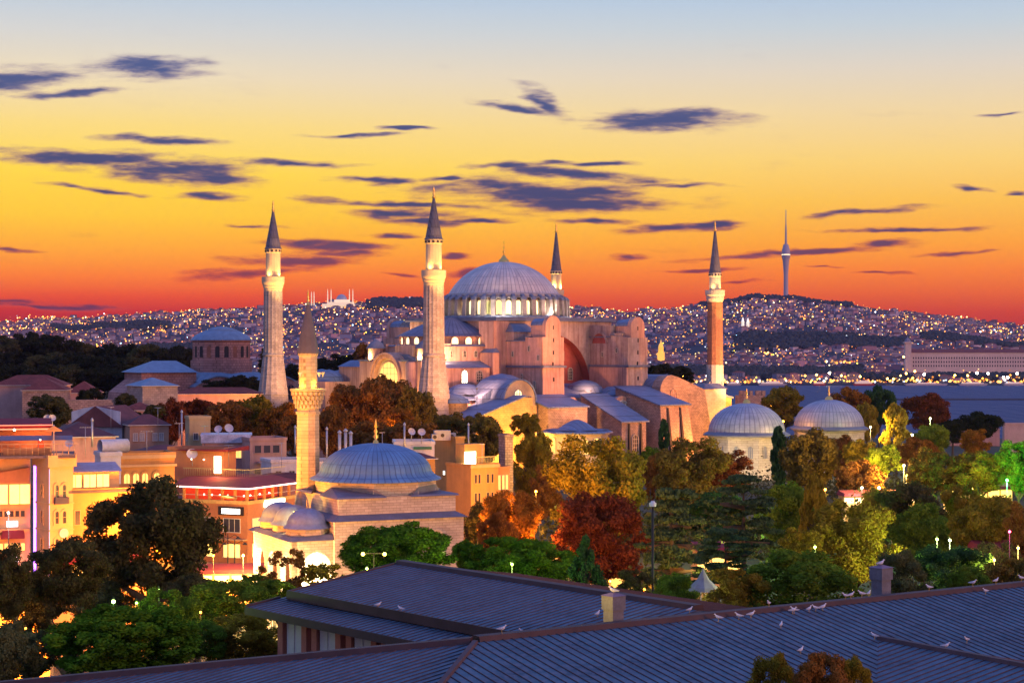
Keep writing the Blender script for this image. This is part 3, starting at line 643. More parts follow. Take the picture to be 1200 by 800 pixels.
    f.build('finial', gold, dome)

def hs_west():
    # western semidome on its windowed half drum
    c = -19
    w = MB().lathe([(15.0, 20), (15.0, 35.3)], 40, c, 0, 90, 270, sm=False); w.build('semidome_drum', pink, HS)
    prof = [(16.0, 35.2), (15.2, 35.6)] + [(15.2 * (1 - k / 12), 35.6 + 5.2 * (1 - (1 - k / 12) ** 1.55)) for k in range(1, 13)]
    MB().lathe(prof, 60, c, 0, 88, 272, ribs=lambda i, r, z: .12 if i % 3 == 0 else 0).build('semidome', mat('semidome_lead', (0.20, 0.20, 0.29), 0.55, 0.15, radial=(60, 9, -19, 0), vary=0.3, vscale=0.3, dirt=(0.1, 0.1, 0.14)), HS)
    for k, ang in enumerate(range(100, 270, 15)):
        a = D2R(ang); ca, sa = math.cos(a), math.sin(a); m = MB(); pts = arch_poly(0, .95, 33.0, 34.0, 8)
        P = lambda r, t, z: (c + ca * r - sa * t, sa * r + ca * t, z)
        m.face([P(15.04, t, z) for t, z in pts], 1); po = arch_poly(0, 1.2, 32.8, 34.0, 8)
        for i in range(len(pts) - 1):
            m.face([P(15.25, *pts[i]), P(15.25, *pts[i+1]), P(15.25, *po[i+1]), P(15.25, *po[i])], 0)
            m.face([P(15.04, *pts[i]), P(15.04, *pts[i+1]), P(15.25, *pts[i+1]), P(15.25, *pts[i])], 0)
            m.face([P(15.0, *po[i]), P(15.0, *po[i+1]), P(15.25, *po[i+1]), P(15.25, *po[i])], 0)
        m.build('semidome_window', [pink, glow_white], HS)
    # exedra block, lead skirt and gallery below it
    MB().box(-36, -19, -17, 17, 0, 32.3).build('exedra_block', pink, HS)
    MB().hexa([(-36.5, -17.5, 32.3), (-19, -17.5, 32.3), (-19, 17.5, 32.3), (-36.5, 17.5, 32.3)], [(-35.8, -16.9, 32.7), (-19, -16.9, 32.9), (-19, 16.9, 32.9), (-35.8, 16.9, 32.7)]).build('exedra_roof', lead_plain, HS)
    for b0, b1, z in ((-17.2, -9, 33.1), (-5, 3.5, 32.6), (8, 17, 33.0)): MB().box(-36.9, -33, b0, b1, 20, z).build('buttress_block', pink, HS)
    MB().box(-38, -19, -21.5, 30, 0, 26.3).build('gallery_wall', pink, HS)
    MB().hexa([(-38.6, -22.2, 26.3), (-19, -22.2, 26.3), (-19, 30, 26.3), (-38.6, 30, 26.3)], [(-36, -17, 28.2), (-19, -17, 28.2), (-19, 27, 28.2), (-36, 27, 28.2)]).build('gallery_roof', lead, HS)
    window(HS, 'y', -21.5, -31.7, 22.2, 2.0, 3.4, glow_hot); window(HS, 'y', -21.5, -26.3, 22.4, 2.0, 3.0)
    # west front with the great lit window
    A = -41.5; c0 = 2.0; R0 = 6.7; zc = 23.2; n = 20
    outer = [(-14.5, 0), (-14.5, 28.0), (c0 - R0 - .6, 28.0)] + [(c0 - R0 * math.cos(math.pi * i / n), zc + R0 * math.sin(math.pi * i / n)) for i in range(n + 1) if zc + R0 * math.sin(math.pi * i / n) > 28.0] + [(c0 + R0 + .6, 28.0), (14.6, 28.0), (14.6, 0)]
    # pierced by the window opening
    r = 5.9; inner = [(c0 + r, 0)] + [(c0 + r * math.cos(math.pi * i / n), zc + r * math.sin(math.pi * i / n)) for i in range(n + 1)] + [(c0 - r, 0)]
    MB().extr(outer + inner, 'x', A, A + 3.0).build('west_front', pink, HS)
    MB().box(A + 1.5, A + 1.8, c0 - r, c0 + r, 0, zc + r - .2).build('west_infill', mat('front_infill', (0.62, 0.45, 0.3), 0.9, vary=0.15), HS)
    window(HS, 'x', A + 1.5, c0 + .3, 16.2, 8.6, 11.6, glow_gold, mat('gold_lit_frame', (0.75, 0.6, 0.4), 0.7), .3, -1, (5, 7), 'great_window')
    rm = MB(); 
    for i in range(n):
        a0, a1 = math.pi * i / n, math.pi * (i + 1) / n
        q = lambda rr, a, x: (x, c0 - rr * math.cos(a), zc + rr * math.sin(a))
        rm.hexa([q(7.4, a0, A - .5), q(7.4, a1, A - .5), q(7.4, a1, A + 6), q(7.4, a0, A + 6)], [q(6.75, a0, A - .5), q(6.75, a1, A - .5), q(6.75, a1, A + 6), q(6.75, a0, A + 6)])
    rm.build('arch_rim', pink, HS)
    MB().box(A - .3, A + 4, -14.9, -5.6, 28.0, 28.5).box(A - .3, A + 4, 9.2, 14.9, 28.0, 28.5).build('front_coping', lead_plain, HS)
    MB().box(A + 3.0, -36.1, -14.8, 14.3, 0, 27.3).hexa([(A+3, -10, 27.3), (-36.1, -10, 27.3), (-36.1, 12, 27.3), (A+3, 12, 27.3)], [(A+3, -3, 30.0), (-36.1, -3, 30.0), (-36.1, 6, 30.0), (A+3, 6, 30.0)], 1).build('front_link', [pink, lead_plain], HS)
    MB().lathe([(1.9, 10), (1.9, 27.6), (1.4, 28)], 20, A + .2, -10.2, m=0).build('half_round_pier', pink, HS)
    for b in (10.6, -12.6):
        t = MB().lathe([(2.3, 24), (2.3, 31.8)], 20, A + 3, b); o = t.build('turret', pink, HS)
        MB().lathe([(2.9, 31.7), (2.7, 32.1), (1.9, 33.2), (.7, 34.0), (0, 34.5)], 20, A + 3, b).build('turret_roof', lead_plain, o)
        a = MB(); P = arch_poly(0, .5, 29.0, 30.2, 6); a.face([(A + 3 + y, b - 2.33, z) for y, z in P]); a.build('turret_opening', dark, o)
    # low lead domes of the aisles at the far left
    for a, b, r_ in ((-40, 36, 6), (-30, 38, 6), (-44, 26.5, 4.5)):
        MB().box(a - r_, a + r_, b - r_, b + r_, 0, 22).lathe([(r_, 22), (r_ * .9, 23.4), (r_ * .6, 24.8), (0, 25.6)], 24, a, b, m=1).build('aisle_dome', [pink, lead], HS)

def buttress_tower(a0, a1, bs, sgn, step):
    """one of the four great pier buttresses; bs = outer face, sgn -1 towards the viewer"""
    g = lambda b: sgn * b
    w = MB(); b_in, b_out = 20.4, bs
    w.extr([(g(b_in), 0), (g(b_in), 33.9 + step), (g(b_in + 9), 33.9 + step), (g(b_in + 9), 34.9 + step * .6), (g(b_out - .6), 34.9), (g(b_out - .6), 26), (g(b_out), 0)], 'x', a0, a1, 0)
    if sgn < 0 and step > .5: w.box(a0 + .01, a1 - .01, -29.5, -20.4, 30, 38.4).box(a0 + .3, a1 - .3, -34, -29.5, 33, 36.2)
    mid = (a0 + a1) / 2
    o = w.build('buttress_tower', pink_worn if step > .5 and sgn < 0 else pink, HS)
    MB().box(a0 - .35, a1 + .35, min(g(b_in), g(b_out + .2)), max(g(b_in), g(b_out - .8)) if sgn < 0 else g(b_out + .2), 26.3, 26.9).build('string_course', lead_plain, o)
    MB().box(a0 - .2, a1 + .2, min(g(b_in), g(b_in + 9)), max(g(b_in), g(b_in + 9)), 33.9 + step, 34.25 + step).box(a0 - .2, a1 + .2, min(g(b_in + 9), g(b_out - 6.5)), max(g(b_in + 9), g(b_out - 6.5)), 34.9 + step * .6, 35.25 + step * .6).build('step_roof', lead_plain, o)
    hw = 2.5; b0, b1 = sorted((g(b_out - .62), g(b_out - 7.2)))
    t = MB(); t.box(mid - hw, mid + hw, b0, b1, 34.8, 38.2).build('stair_turret', pink, o)
    n = 12; ring = [(mid + hw * math.cos(math.pi * i / n), 38.2 + 2.2 * math.sin(math.pi * i / n)) for i in range(n + 1)]
    bb0, bb1 = (b0 + 1.4, b1) if sgn < 0 else (b0, b1 - 1.4)
    MB().extr([(mid + hw * 1.05 * math.cos(math.pi * i / n), 38.2 + 2.0 * math.sin(math.pi * i / n)) for i in range(n + 1)], 'y', bb0, bb1).build('vault_roof', lead, o)
    gb0, gb1 = (b0 - .05, b0 + 1.4) if sgn < 0 else (b1 - 1.4, b1 + .05)
    hw = 2.8; shape = [(mid - hw, 34.8)] + [(mid - hw * math.cos(math.pi * i / n), 38.0 + 2.9 * math.sin(math.pi * i / n)) for i in range(n + 1)] + [(mid + hw, 34.8)]
    MB().extr(shape, 'y', gb0, gb1).build('turret_gable', pink, o)
    if sgn < 0:
        sl = MB()
        for z, x in ((37, mid), (33.5, mid + .1), (30, mid), (26.8, mid - .2), (22.5, mid)): sl.box(x - .16, x + .16, b0 - (.12 if z > 34 else .1 + (34.9 - z) * .02 + .02), b0 + .2, z, z + 1.1)
        sl.build('slit_window', dark, o)
    return o

def hs_towers():
    for a0, a1, s in ((-16, -8, -.2), (17, 25, 1.0)):
        buttress_tower(a0, a1, 37.3, -1, s); buttress_tower(a0, a1, 38, 1, s)
    # dark niche, small window on the left tower's flank and east tower's flank
    window(HS, 'x', -16, -33.4, 20.6, .9, 1.9); window(HS, 'x', 17, -24.4, 21.6, 2.2, 2.6)
    for b, z in ((-24, 29.5), (-31, 31), (-28, 23.2), (-35, 28.5)): window(HS, 'x', -16, b, z, .5, 1.3, grid=(1, 2))
    for b, z in ((-26, 29.3), (-32, 30.5), (-34.5, 22.5)): window(HS, 'x', 17, b, z, .5, 1.3, grid=(1, 2))
    for a in (-33, -28, -24): window(HS, 'y', -17, a, 29.3, .9, 1.7, grid=(2, 2))
    for a in (-12, 4, 19): window(HS, 'y', -20.4, a, 36.9, .7, 1.3, grid=(1, 2))
    MB().box(16.4, 17, -36.8, -21, 17.5, 26.2).build('flank_base', pink, HS)
    st = MB(); st.box(-16.2, -8, -24.6, -20.4, 34, 36.4, 0).hexa([(-16.4, -25, 36.4), (-8, -25, 36.4), (-8, -20.4, 36.4), (-16.4, -20.4, 36.4)], [(-15, -22, 38.6), (-9, -22, 38.6), (-9, -20.4, 39), (-15, -20.4, 39)], 1)
    st.build('roof_stair', [pink_worn, lead_plain], HS)
    # round relief of the old arch on the left tower flank
    m = MB(); n = 16
    for r_ in (3.1, 4.4):
        for i in range(n):
            a0, a1 = math.pi * i / n, math.pi * (i + 1) / n
            m.hexa([(-16, -28.5 + r_*math.cos(a0), 20.5 + r_*math.sin(a0)), (-16, -28.5 + r_*math.cos(a1), 20.5 + r_*math.sin(a1)), (-16.12, -28.5 + r_*math.cos(a1), 20.5 + r_*math.sin(a1)), (-16.12, -28.5 + r_*math.cos(a0), 20.5 + r_*math.sin(a0))],
                   [(-16, -28.5 + (r_+.4)*math.cos(a0), 20.5 + (r_+.4)*math.sin(a0)), (-16, -28.5 + (r_+.4)*math.cos(a1), 20.5 + (r_+.4)*math.sin(a1)), (-16.12, -28.5 + (r_+.4)*math.cos(a1), 20.5 + (r_+.4)*math.sin(a1)), (-16.12, -28.5 + (r_+.4)*math.cos(a0), 20.5 + (r_+.4)*math.sin(a0))])
    m.build('arch_relief', pink, HS)

def roof4(name, P, th, m, parent, drop=.35):
    """thin roof sheet with thickness from four local corners"""
    return MB().hexa([(x, y, z - .02) for x, y, z in P], [(x, y, z + th) for x, y, z in P]).build(name, m, parent)
def mono(name, a0, a1, b0, b1, zb0, zb1, m_w, along='y', over=.5, za=None, batter=0.0, parent=None, z00=0):
    """block whose lead roof slopes; heights zb0 at b0 (near) and zb1 at b1 (far), or along x"""
    par = parent or HS
    if along == 'y':
        w = MB().hexa([(a0, b0 - batter, z00), (a1 + batter, b0 - batter, z00), (a1, b1, z00), (a0, b1, z00)], [(a0, b0, zb0), (a1, b0, zb0), (a1, b1, zb1), (a0, b1, zb1)])
        s = (zb1 - zb0) / (b1 - b0); P = [(a0 - over, b0 - over, zb0 - s * over), (a1 + over, b0 - over, zb0 - s * over), (a1 + over, b1, zb1), (a0 - over, b1, zb1)]
    else:
        w = MB().hexa([(a0 - batter, b0, z00), (a1, b0, z00), (a1, b1, z00), (a0 - batter, b1, z00)], [(a0, b0, zb0), (a1, b0, zb1), (a1, b1, zb1), (a0, b1, zb0)])
        s = (zb1 - zb0) / (a1 - a0); P = [(a0 - over, b0 - over, zb0 - s * over), (a1, b0 - over, zb1), (a1, b1, zb1), (a0 - over, b1, zb0 - s * over)]
    o = w.build(name, m_w, par); P = [(x, y, z + .03) for x, y, z in P]
    roof4('roof', P, .35, lead, o); return o

def hs_south():
    # aisle roofs between the towers and towards the west
    MB().box(-46, 46, -37, -21.5, 0, 17.8).build('aisle_wall', pink, HS)
    r = MB(); r.hexa([(-8, -37, 17.8), (17, -37, 17.8), (17, -20.4, 17.8), (-8, -20.4, 17.8)], [(-8, -37, 18.0), (17, -37, 18.0), (17, -20.4, 21.5), (-8, -20.4, 21.5)])
    r.lathe([(5.5, 19), (5, 20.6), (3.4, 21.8), (1.6, 22.4), (0, 22.6)], 24, 8, -28); r.lathe([(4.2, 18.3), (3.6, 19.6), (2.2, 20.5), (0, 20.9)], 20, 14, -34)
    r.build('aisle_roof', lead, HS)
    r = MB(); r.hexa([(-46, -38, 17.8), (-16, -38, 17.8), (-16, -21.5, 17.8), (-46, -21.5, 17.8)], [(-46, -38, 18.0), (-16, -38, 18.0), (-16, -21.5, 20.5), (-46, -21.5, 20.5)])
    r.lathe([(7.6, 19.6), (7.0, 21.6), (5.4, 23.2), (3.0, 24.3), (0, 24.8)], 28, -25.6, -30.5)
    r.lathe([(5.2, 19.2), (4.4, 20.8), (2.4, 21.8), (0, 22.2)], 24, -37.5, -29)
    r.build('west_aisle_roof', lead, HS)
    r = MB().hexa([(25, -41, 14), (46, -41, 14), (46, -20, 14), (25, -20, 14)], [(25, -41, 18.5), (46, -41, 16.5), (46, -20, 21), (25, -20, 24)]); r.build('east_aisle_roof', lead, HS)
    n = 14                                    # barrel roof behind the great sloping buttress
    MB().extr([(28.5 + 5.5 * math.cos(math.pi * i / n), 19.5 + 4.6 * math.sin(math.pi * i / n)) for i in range(n + 1)], 'y', -42, -22).build('barrel_roof', lead, HS)
    # vault with its lit gable (two lattice windows)
    c, R, zs, bf = -32.0, 5.6, 17.6, -45.5
    gable = [(c - R, 0)] + [(c - R * math.cos(math.pi * i / n), zs + R * math.sin(math.pi * i / n)) for i in range(n + 1)] + [(c + R, 0)]
    MB().extr(gable, 'y', bf, -36, 0).build('vaulted_porch', mat('honey_plaster', (0.6, 0.42, 0.24), 0.9, vary=0.3, vscale=0.3, dirt=(0.3, 0.14, 0.08)), HS)
    MB().extr([(c - (R+.45) * math.cos(math.pi * i / n), zs + (R+.45) * math.sin(math.pi * i / n)) for i in range(n + 1)] + [(c + (R + .01) * math.cos(math.pi * i / n), zs + (R+.01) * math.sin(math.pi * i / n)) for i in range(n + 1)], 'y', bf - .25, -33).build('vault_roof', lead, HS)
    window(HS, 'y', bf, c - .6, 17.6, 2.6, 3.0, glow_white, grid=(3, 3)); window(HS, 'y', bf, c + 3.4, 14.2, 1.9, 4.6, None, grid=(2, 4))
    # sloping roofed wing left of it, honey coloured wall in the floodlight
    mono('sloping_wing', -51, -34, -50, -38, 13.6, 18.9, mat('honey_stone', (0.6, 0.38, 0.17), 0.95, vary=0.4, vscale=0.3, brick=(1.1, .5, .03, .8), dirt=(0.3, 0.14, 0.05)), 'x', .6)
    wt = MB().box(-34, -31, -49.8, -46, 0, 18.6).box(-31, -29.2, -49.2, -46, 0, 16.5).build('lit_pier', MATS['honey_stone'], HS)
    MB().hexa([(-41, -40.5, 0), (-33, -40.5, 0), (-33, -37.5, 0), (-41, -37.5, 0)], [(-41, -40.5, 19), (-37, -40.5, 21), (-37, -37.5, 21), (-41, -37.5, 19)]).build('valley_roof', lead, HS)
    MB().lathe([(3.4, 12), (3.4, 17.4)], 20, -47.5, -37).build('lit_apse', MATS['honey_stone'], HS); MB().lathe([(4.1, 17.2), (3.6, 18.2), (2.0, 19.2), (0, 19.8)], 20, -47.5, -37).build('apse_roof', lead, HS)
    # stone block right of the vault
    mono('stone_block', -24, -9.5, -48, -37, 15.6, 18.6, stone_rough, 'y', .5)
    window(HS, 'x', -24, -41, 5, 1.6, 5.4, mat('walled_up', (0.5, 0.36, 0.3), .9), stone_rough)
    # long gabled blue roofed wing, coming forward
    o = mono('buttress_wing', -3.6, 5.8, -55.5, -39, 11.6, 18.6, stone_rough, 'y', .7)
    for a in (-.9, 3.6): MB().hexa([(a - .35, -56.4, 0), (a + .35, -56.4, 0), (a + .35, -55.5, 0), (a - .35, -55.5, 0)], [(a - .3, -55.75, 11), (a + .3, -55.75, 11), (a + .3, -55.5, 11), (a - .3, -55.5, 11)]).build('wall_strip', dark, o)
    window(HS, 'y', -55.5, 1.5, 3.2, 2.0, 4.6)
    # small arched dormer gables between the wings
    for cc, bb, rr, zz, lit in ((-6.4, -38, 3.4, 14.6, 0), (9.2, -42.5, 3.6, 14.6, 1)):
        g = [(cc - rr, 0)] + [(cc - rr * math.cos(math.pi * i / n), zz + rr * math.sin(math.pi * i / n)) for i in range(n + 1)] + [(cc + rr, 0)]
        q = MB().extr(g, 'y', bb, bb + 1.0).build('dormer_gable', pink, HS)
        MB().extr([(cc - rr * math.cos(math.pi * i / n), zz + rr * .96 * math.sin(math.pi * i / n)) for i in range(n + 1)], 'y', bb + 1.0, -30).build('dormer_vault', lead, q)
        window(HS, 'y', bb, cc, zz - 3.4, rr * 1.35, 5.6, mat('grey_pane', (0.35, 0.36, 0.45), .5), mat('white_frame', (0.7, 0.66, 0.66), .7), grid=(4, 2))
    MB().box(5.9, 11.5, -38, -37, 0, 15.5).build('dark_grille', mat('grille', (0.12, 0.14, 0.2), .8), HS)
    # second wing with leaning orange lit front
    o = mono('buttress_wing', 10.8, 22, -56, -38, 15.8, 20.6, stone_rough, 'y', .7, batter=1.6)
    for a in (13.6, 18.6): MB().hexa([(a - .4, -58.4, 0), (a + .5, -58.4, 0), (a + .5, -57, 0), (a - .4, -57, 0)], [(a - .3, -56.3, 15), (a + .3, -56.3, 15), (a + .3, -56, 15), (a - .3, -56, 15)]).build('wall_strip', dark, o)
    # great sloping buttress with its arched shoulder, and the yellow lit wall beyond
    MB().extr([(23, 0), (23, 20.5), (24, 22.4), (25.6, 23.7), (27.6, 24.0), (29.6, 23.6), (38, 20.8), (41.5, 19.6), (46, 0)], 'y', -44, -40.5).build('great_buttress', stone_rough, HS)
    window(HS, 'y', -44, 28.3, 14.5, 2.2, 5.2, mat('walled_rose', (0.5, 0.32, 0.28), .9), stone_rough)
    MB().extr([(40, 0), (40, 20.4), (46, 18.6), (57, 16.6), (57, 0)], 'y', -40.4, -37).build('yellow_wall', mat('honey_stone2', (0.62, 0.42, 0.16), 0.95, vary=0.3, vscale=0.3, brick=(1.1, .5, .03, .8), dirt=(0.3, 0.16, 0.05)), HS)
    cp = MB().extr([(39.6, 20.4), (39.6, 20.9), (46, 19.2), (57.4, 17.1), (57.4, 16.6), (46, 18.6)], 'y', -40.9, -36.6); cp.build('wall_coping', lead_plain, HS)

hs_core(); hs_drum(); hs_west(); hs_towers(); hs_south()

# ---------------------------------------------------------------- minarets of the basilica
def minaret(loc, label, big=True, mshaft=stone, up=None, seg=16, light=1.0, zf=0):
    t = thing('minaret', label, 'minaret', (loc[0], loc[1], 0), 0, 'tall minarets around the basilica')
    if big:
        flute = lambda i, r, z: .10 if i % 2 == 0 else -.04
        MB().lathe([(4.7, 0), (4.5, 15.0), (4.35, 18.5)], 8, sm=False).build('base', mshaft, t)
        MB().lathe([(4.35, 18.4), (4.2, 19), (3.55, 24), (3.05, 28.0), (2.85, 29.6)], 32, sm=False, ribs=flute).build('taper', mshaft, t)
        MB().lathe([(2.85, 29.4), (3.1, 29.6), (3.1, 30.1), (2.85, 30.3)], 32).build('ring', mshaft, t)
        MB().lathe([(2.8, 30.2), (2.62, 48.4)], 32, sm=False, ribs=flute).build('shaft', mshaft, t)
        zb, rb, ru, zc, rc, zt = 51.3, 3.25, 2.15, 60.6, 2.5, 71.6
        b = MB().lathe([(2.6, 48.2), (2.75, 48.9), (2.7, 49.1), (3.0, 49.8), (2.95, 50.0), (3.25, 50.7), (3.3, 51.0), (3.3, 51.35), (2.1, 51.36)], 32, sm=False).build('balcony', up or mshaft, t)
        MB().lathe([(3.3, 51.3), (3.3, 52.5), (3.12, 52.5), (3.12, 51.3)], 32, sm=False).build('parapet', up or mshaft, b)
    else:
        base_r, sh_r, z1, zb, rb, ru, zc, rc, zt = mshaft['p']
        lo, hi = mshaft['lo'], mshaft['hi']; up = hi
        MB().box(-base_r, base_r, -base_r, base_r, 0, z1 - 5.5).hexa([(-base_r, -base_r, z1-5.5), (base_r, -base_r, z1-5.5), (base_r, base_r, z1-5.5), (-base_r, base_r, z1-5.5)], [(-sh_r*.8, -sh_r*.8, z1), (sh_r*.8, -sh_r*.8, z1), (sh_r*.8, sh_r*.8, z1), (-sh_r*.8, sh_r*.8, z1)]).build('base', lo, t, rz=None)
        MB().lathe([(sh_r * 1.08, z1 - 2), (sh_r * 1.05, z1 + 5.2)], 12, sm=False).build('plinth', lo, t)
        MB().lathe([(sh_r, z1 + 5), (sh_r * .96, zb - 2.4)], 12, sm=False).build('shaft', mshaft['sh'], t)
        b = MB().lathe([(sh_r * .96, zb - 2.5), (sh_r * 1.1, zb - 1.6), (rb * .9, zb - .7), (rb, zb - .3), (rb, zb), (ru, zb + .01)], 24, sm=False).build('balcony', hi, t)
        MB().lathe([(rb, zb - .05), (rb, zb + 1.1), (rb - .18, zb + 1.1), (rb - .18, zb - .05)], 24, sm=False).build('parapet', hi, b)
    MB().lathe([(ru, zb), (ru * .97, zc - 1.2), (ru * 1.08, zc - 1.0), (ru * 1.08, zc)], 16, sm=False).build('upper_shaft', up or mshaft, t)
    w = MB()
    for i in range(12):
        a = 2 * math.pi * i / 12; w.cbox(math.cos(a) * ru * 1.07, math.sin(a) * ru * 1.07, zc - .85, .2, ru * .28, .55, 0, a)
    w.build('vent_band', dark, t)
    s = MB().lathe([(rc, zc), (rc, zc + .25), (rc * .9, zc + .5), (rc * .56, zc + (zt - zc) * .45), (.3, zt)], 16, sm=False).build('spire', spire_m, t)
    MB().lathe([(.3, zt - .1), (.55, zt + .4), (.18, zt + .8), (.42, zt + 1.2), (.16, zt + 1.6), (.32, zt + 2.0), (.06, zt + 3.2)], 8).build('finial', gold, s)
    # floodlights on the balcony shine up the upper shaft
    for i in range(4):
        a = math.pi / 4 + i * math.pi / 2 + .35
        fx, fy = math.cos(a) * (rb - .45), math.sin(a) * (rb - .45)
        MB().cbox(fx, fy, zb, .35, .3, .45, 0, a).build('floodlight', mat('lamp_housing', (0.1, 0.1, 0.1), .5), b)
        lamp(fx * 1.04, fy * 1.04, zb + 1.4, 900 * light, (1.0, 0.58, 0.16), .12, 150, (0, 0, zb + 9), parent=b, blend=1)
    return t
upm = mat('limewashed_stone', (0.62, 0.48, 0.32), 0.85, vary=0.15)
minaret((-20.8, 490), 'nearest and thickest tapering stone minaret, standing in front of the basilica left of its dome', up=upm)
minaret((-69.6, 537), 'stout stone minaret standing apart at the left of the basilica', mshaft=mat('grey_ashlar', (0.42, 0.38, 0.36), 0.9, vary=0.3, vscale=0.35, brick=(1.2, 0.52, 0.035, 0.72), dirt=(0.16, 0.12, 0.10)), up=upm)
minaret((61.8, 561), 'slender red brick minaret on a pale plinth at the right end of the basilica', big=False, mshaft=dict(p=(3.3, 2.45, 21.5, 48.3, 3.0, 1.75, 54.6, 1.95, 67.4), lo=stone_pale, hi=stone_pale, sh=brickred), light=.8)
minaret((14.7, 613), 'white minaret behind the main dome, only its lit top showing', big=False, mshaft=dict(p=(3.3, 2.4, 21.5, 50.0, 2.6, 1.75, 57.4, 1.9, 70.2), lo=stone_pale, hi=upm, sh=stone_pale), light=4.0)

# building under the brick minaret
t = thing('minaret_lodge', 'little stone lodge with lead roof at the foot of the brick minaret', 'lodge', (58.5, 553, 0), RZ)
MB().box(-5, 4.5, -3.5, 4.5, 0, 19.6).build('wall', stone_pale, t); MB().hexa([(-5.6, -4.1, 19.6), (5, -4.1, 19.6), (5, 5, 19.6), (-5.6, 5, 19.6)], [(-3, -2, 21.2), (3, -2, 21.2), (3, 3, 21.2), (-3, 3, 21.2)]).build('roof', lead_plain, t)

# ---------------------------------------------------------------- domed tombs
def tomb(px, Y, R, ze, zt, label, sides=8, lean=0.0, mwall=stone_pale, eave=1.0, lit=False, rot=0.0, hb=0, flat=False, dm=None):
    x = Xat(px, Y); t = thing('domed_tomb', label, 'tomb', (x, Y, 0), rot)
    w = MB().lathe([(R, 0), (R, ze - .6), (R + .35, ze - .5), (R + .35, ze)], sides, sm=False, cap=True).build('wall', mwall, t)
    MB().lathe([(R + eave, ze), (R + eave, ze + .3), (R * .98, ze + .95)], sides if flat else 48, sm=False).build('eaves', lead if flat else lead_plain, t)
    Rd = R * (0.62 if flat else .97); z0 = ze + .9; H_ = zt - z0
    prof = [(Rd * math.cos(D2R(k * 6)), z0 + H_ * math.sin(D2R(k * 6))) for k in range(16)] if not flat else [(Rd * (1 - k / 8), z0 + H_ * (1 - (1 - k / 8) ** 1.5)) for k in range(9)]
    d = MB().lathe(([(R * .98, ze + .9)] if flat else []) + prof, 96, ribs=lambda i, r, z: .07 if i % 3 == 0 else 0).build('dome', dm or lead, t)
    if not flat: MB().lathe([(1.1, zt - .15), (.9, zt + .5), (.3, zt + .9), (.12, zt + 1.1), (.35, zt + 1.5), (.1, zt + 1.8), (.26, zt + 2.2), (.04, zt + 3.6)], 10).build('finial', gold, d)
    for k in range(sides):
        a = 2 * math.pi * (k + .5) / sides; ap = R * math.cos(math.pi / sides); c, s = math.cos(a), math.sin(a)
        if math.sin(a + rot) > .3 or (lit and k % 2): continue
        for off in ((-1.7, 1.7) if sides == 8 and R > 8 else (0,)):
            m = MB(); P = lambda d_, tt, z: (c * (ap + d_) - s * tt, s * (ap + d_) + c * tt, z); pts = arch_poly(off, .62, ze - 5.2, ze - 2.9, 6) if not lit else arch_poly(off, 1.1, ze - 5.2, ze - 2.2, 6)
            m.face([P(.03, *p) for p in pts], 1); po = arch_poly(off, pts[-1][0] - off + .2, ze - 5.4, pts[1][1], 6)
            for i in range(len(pts)):
                j = (i + 1) % len(pts); m.face([P(.15, *pts[i]), P(.15, *pts[j]), P(.15, *po[j]), P(.15, *po[i])], 0); m.face([P(.03, *pts[i]), P(.03, *pts[j]), P(.15, *pts[j]), P(.15, *pts[i])], 0)
            for q in (-.33, .33): m.hexa([P(.04, off+q*.9-.04, ze-5.2), P(.1, off+q*.9-.04, ze-5.2), P(.1, off+q*.9+.04, ze-5.2), P(.04, off+q*.9+.04, ze-5.2)], [P(.04, off+q*.9-.04, ze-2.5), P(.1, off+q*.9-.04, ze-2.5), P(.1, off+q*.9+.04, ze-2.5), P(.04, off+q*.9+.04, ze-2.5)], 0)
            m.build('window', [stone_pale, glow_gold if lit else mat('grey_glass', (0.2, 0.22, 0.3), .3)], t)
    return t
tomb_lead = mat('tomb_lead', (0.36, 0.40, 0.50), 0.5, 0.2, vary=0.25, vscale=0.5, radial=(46, 1.35, 0, 0), dirt=(0.16, 0.18, 0.24))
tomb(875, 452, 9.6, 10.5, 18.4, 'pale octagonal tomb with a patched lead dome, left one of the two domed tombs', rot=D2R(10), dm=tomb_lead)
tomb(971.5, 478, 9.2, 10.8, 18.5, 'pale tomb with smooth lead dome, right of the patched one behind autumn trees', rot=D2R(22), dm=mat('tomb_lead2', (0.38, 0.40, 0.49), 0.5, 0.2, vary=0.2, vscale=0.5, radial=(54, 2.6, 0, 0), dirt=(0.2, 0.2, 0.26)))
tomb(676, 482, 8.2, 9.7, 13.2, 'low octagonal tomb with yellow lit walls and a flat lead roof before the basilica', rot=D2R(3), flat=True, eave=1.3, lit=True, mwall=mat('cream_plaster', (0.68, 0.5, 0.32), .85, vary=0.15))
# battlemented square tower behind the patched dome
p = W(879, 470, 540); t = thing('battlemented_tower', 'small square stone tower with battlements rising behind the patched tomb dome', 'tower', (p.x, p.y, 0), .3)
m = MB().box(-3.4, 3.4, -3, 3, 0, 18.0)
for i in range(4): m.box(-3.5 + i * 2.0, -2.5 + i * 2.0, -3.1, -2.2, 18.0, 19.4)
for i in range(2): m.box(-3.5 + i * 6, -2.6 + i * 6.1, -1 + i * 0, .2, 18.0, 19.4)
m.build('wall', stone_rough, t)
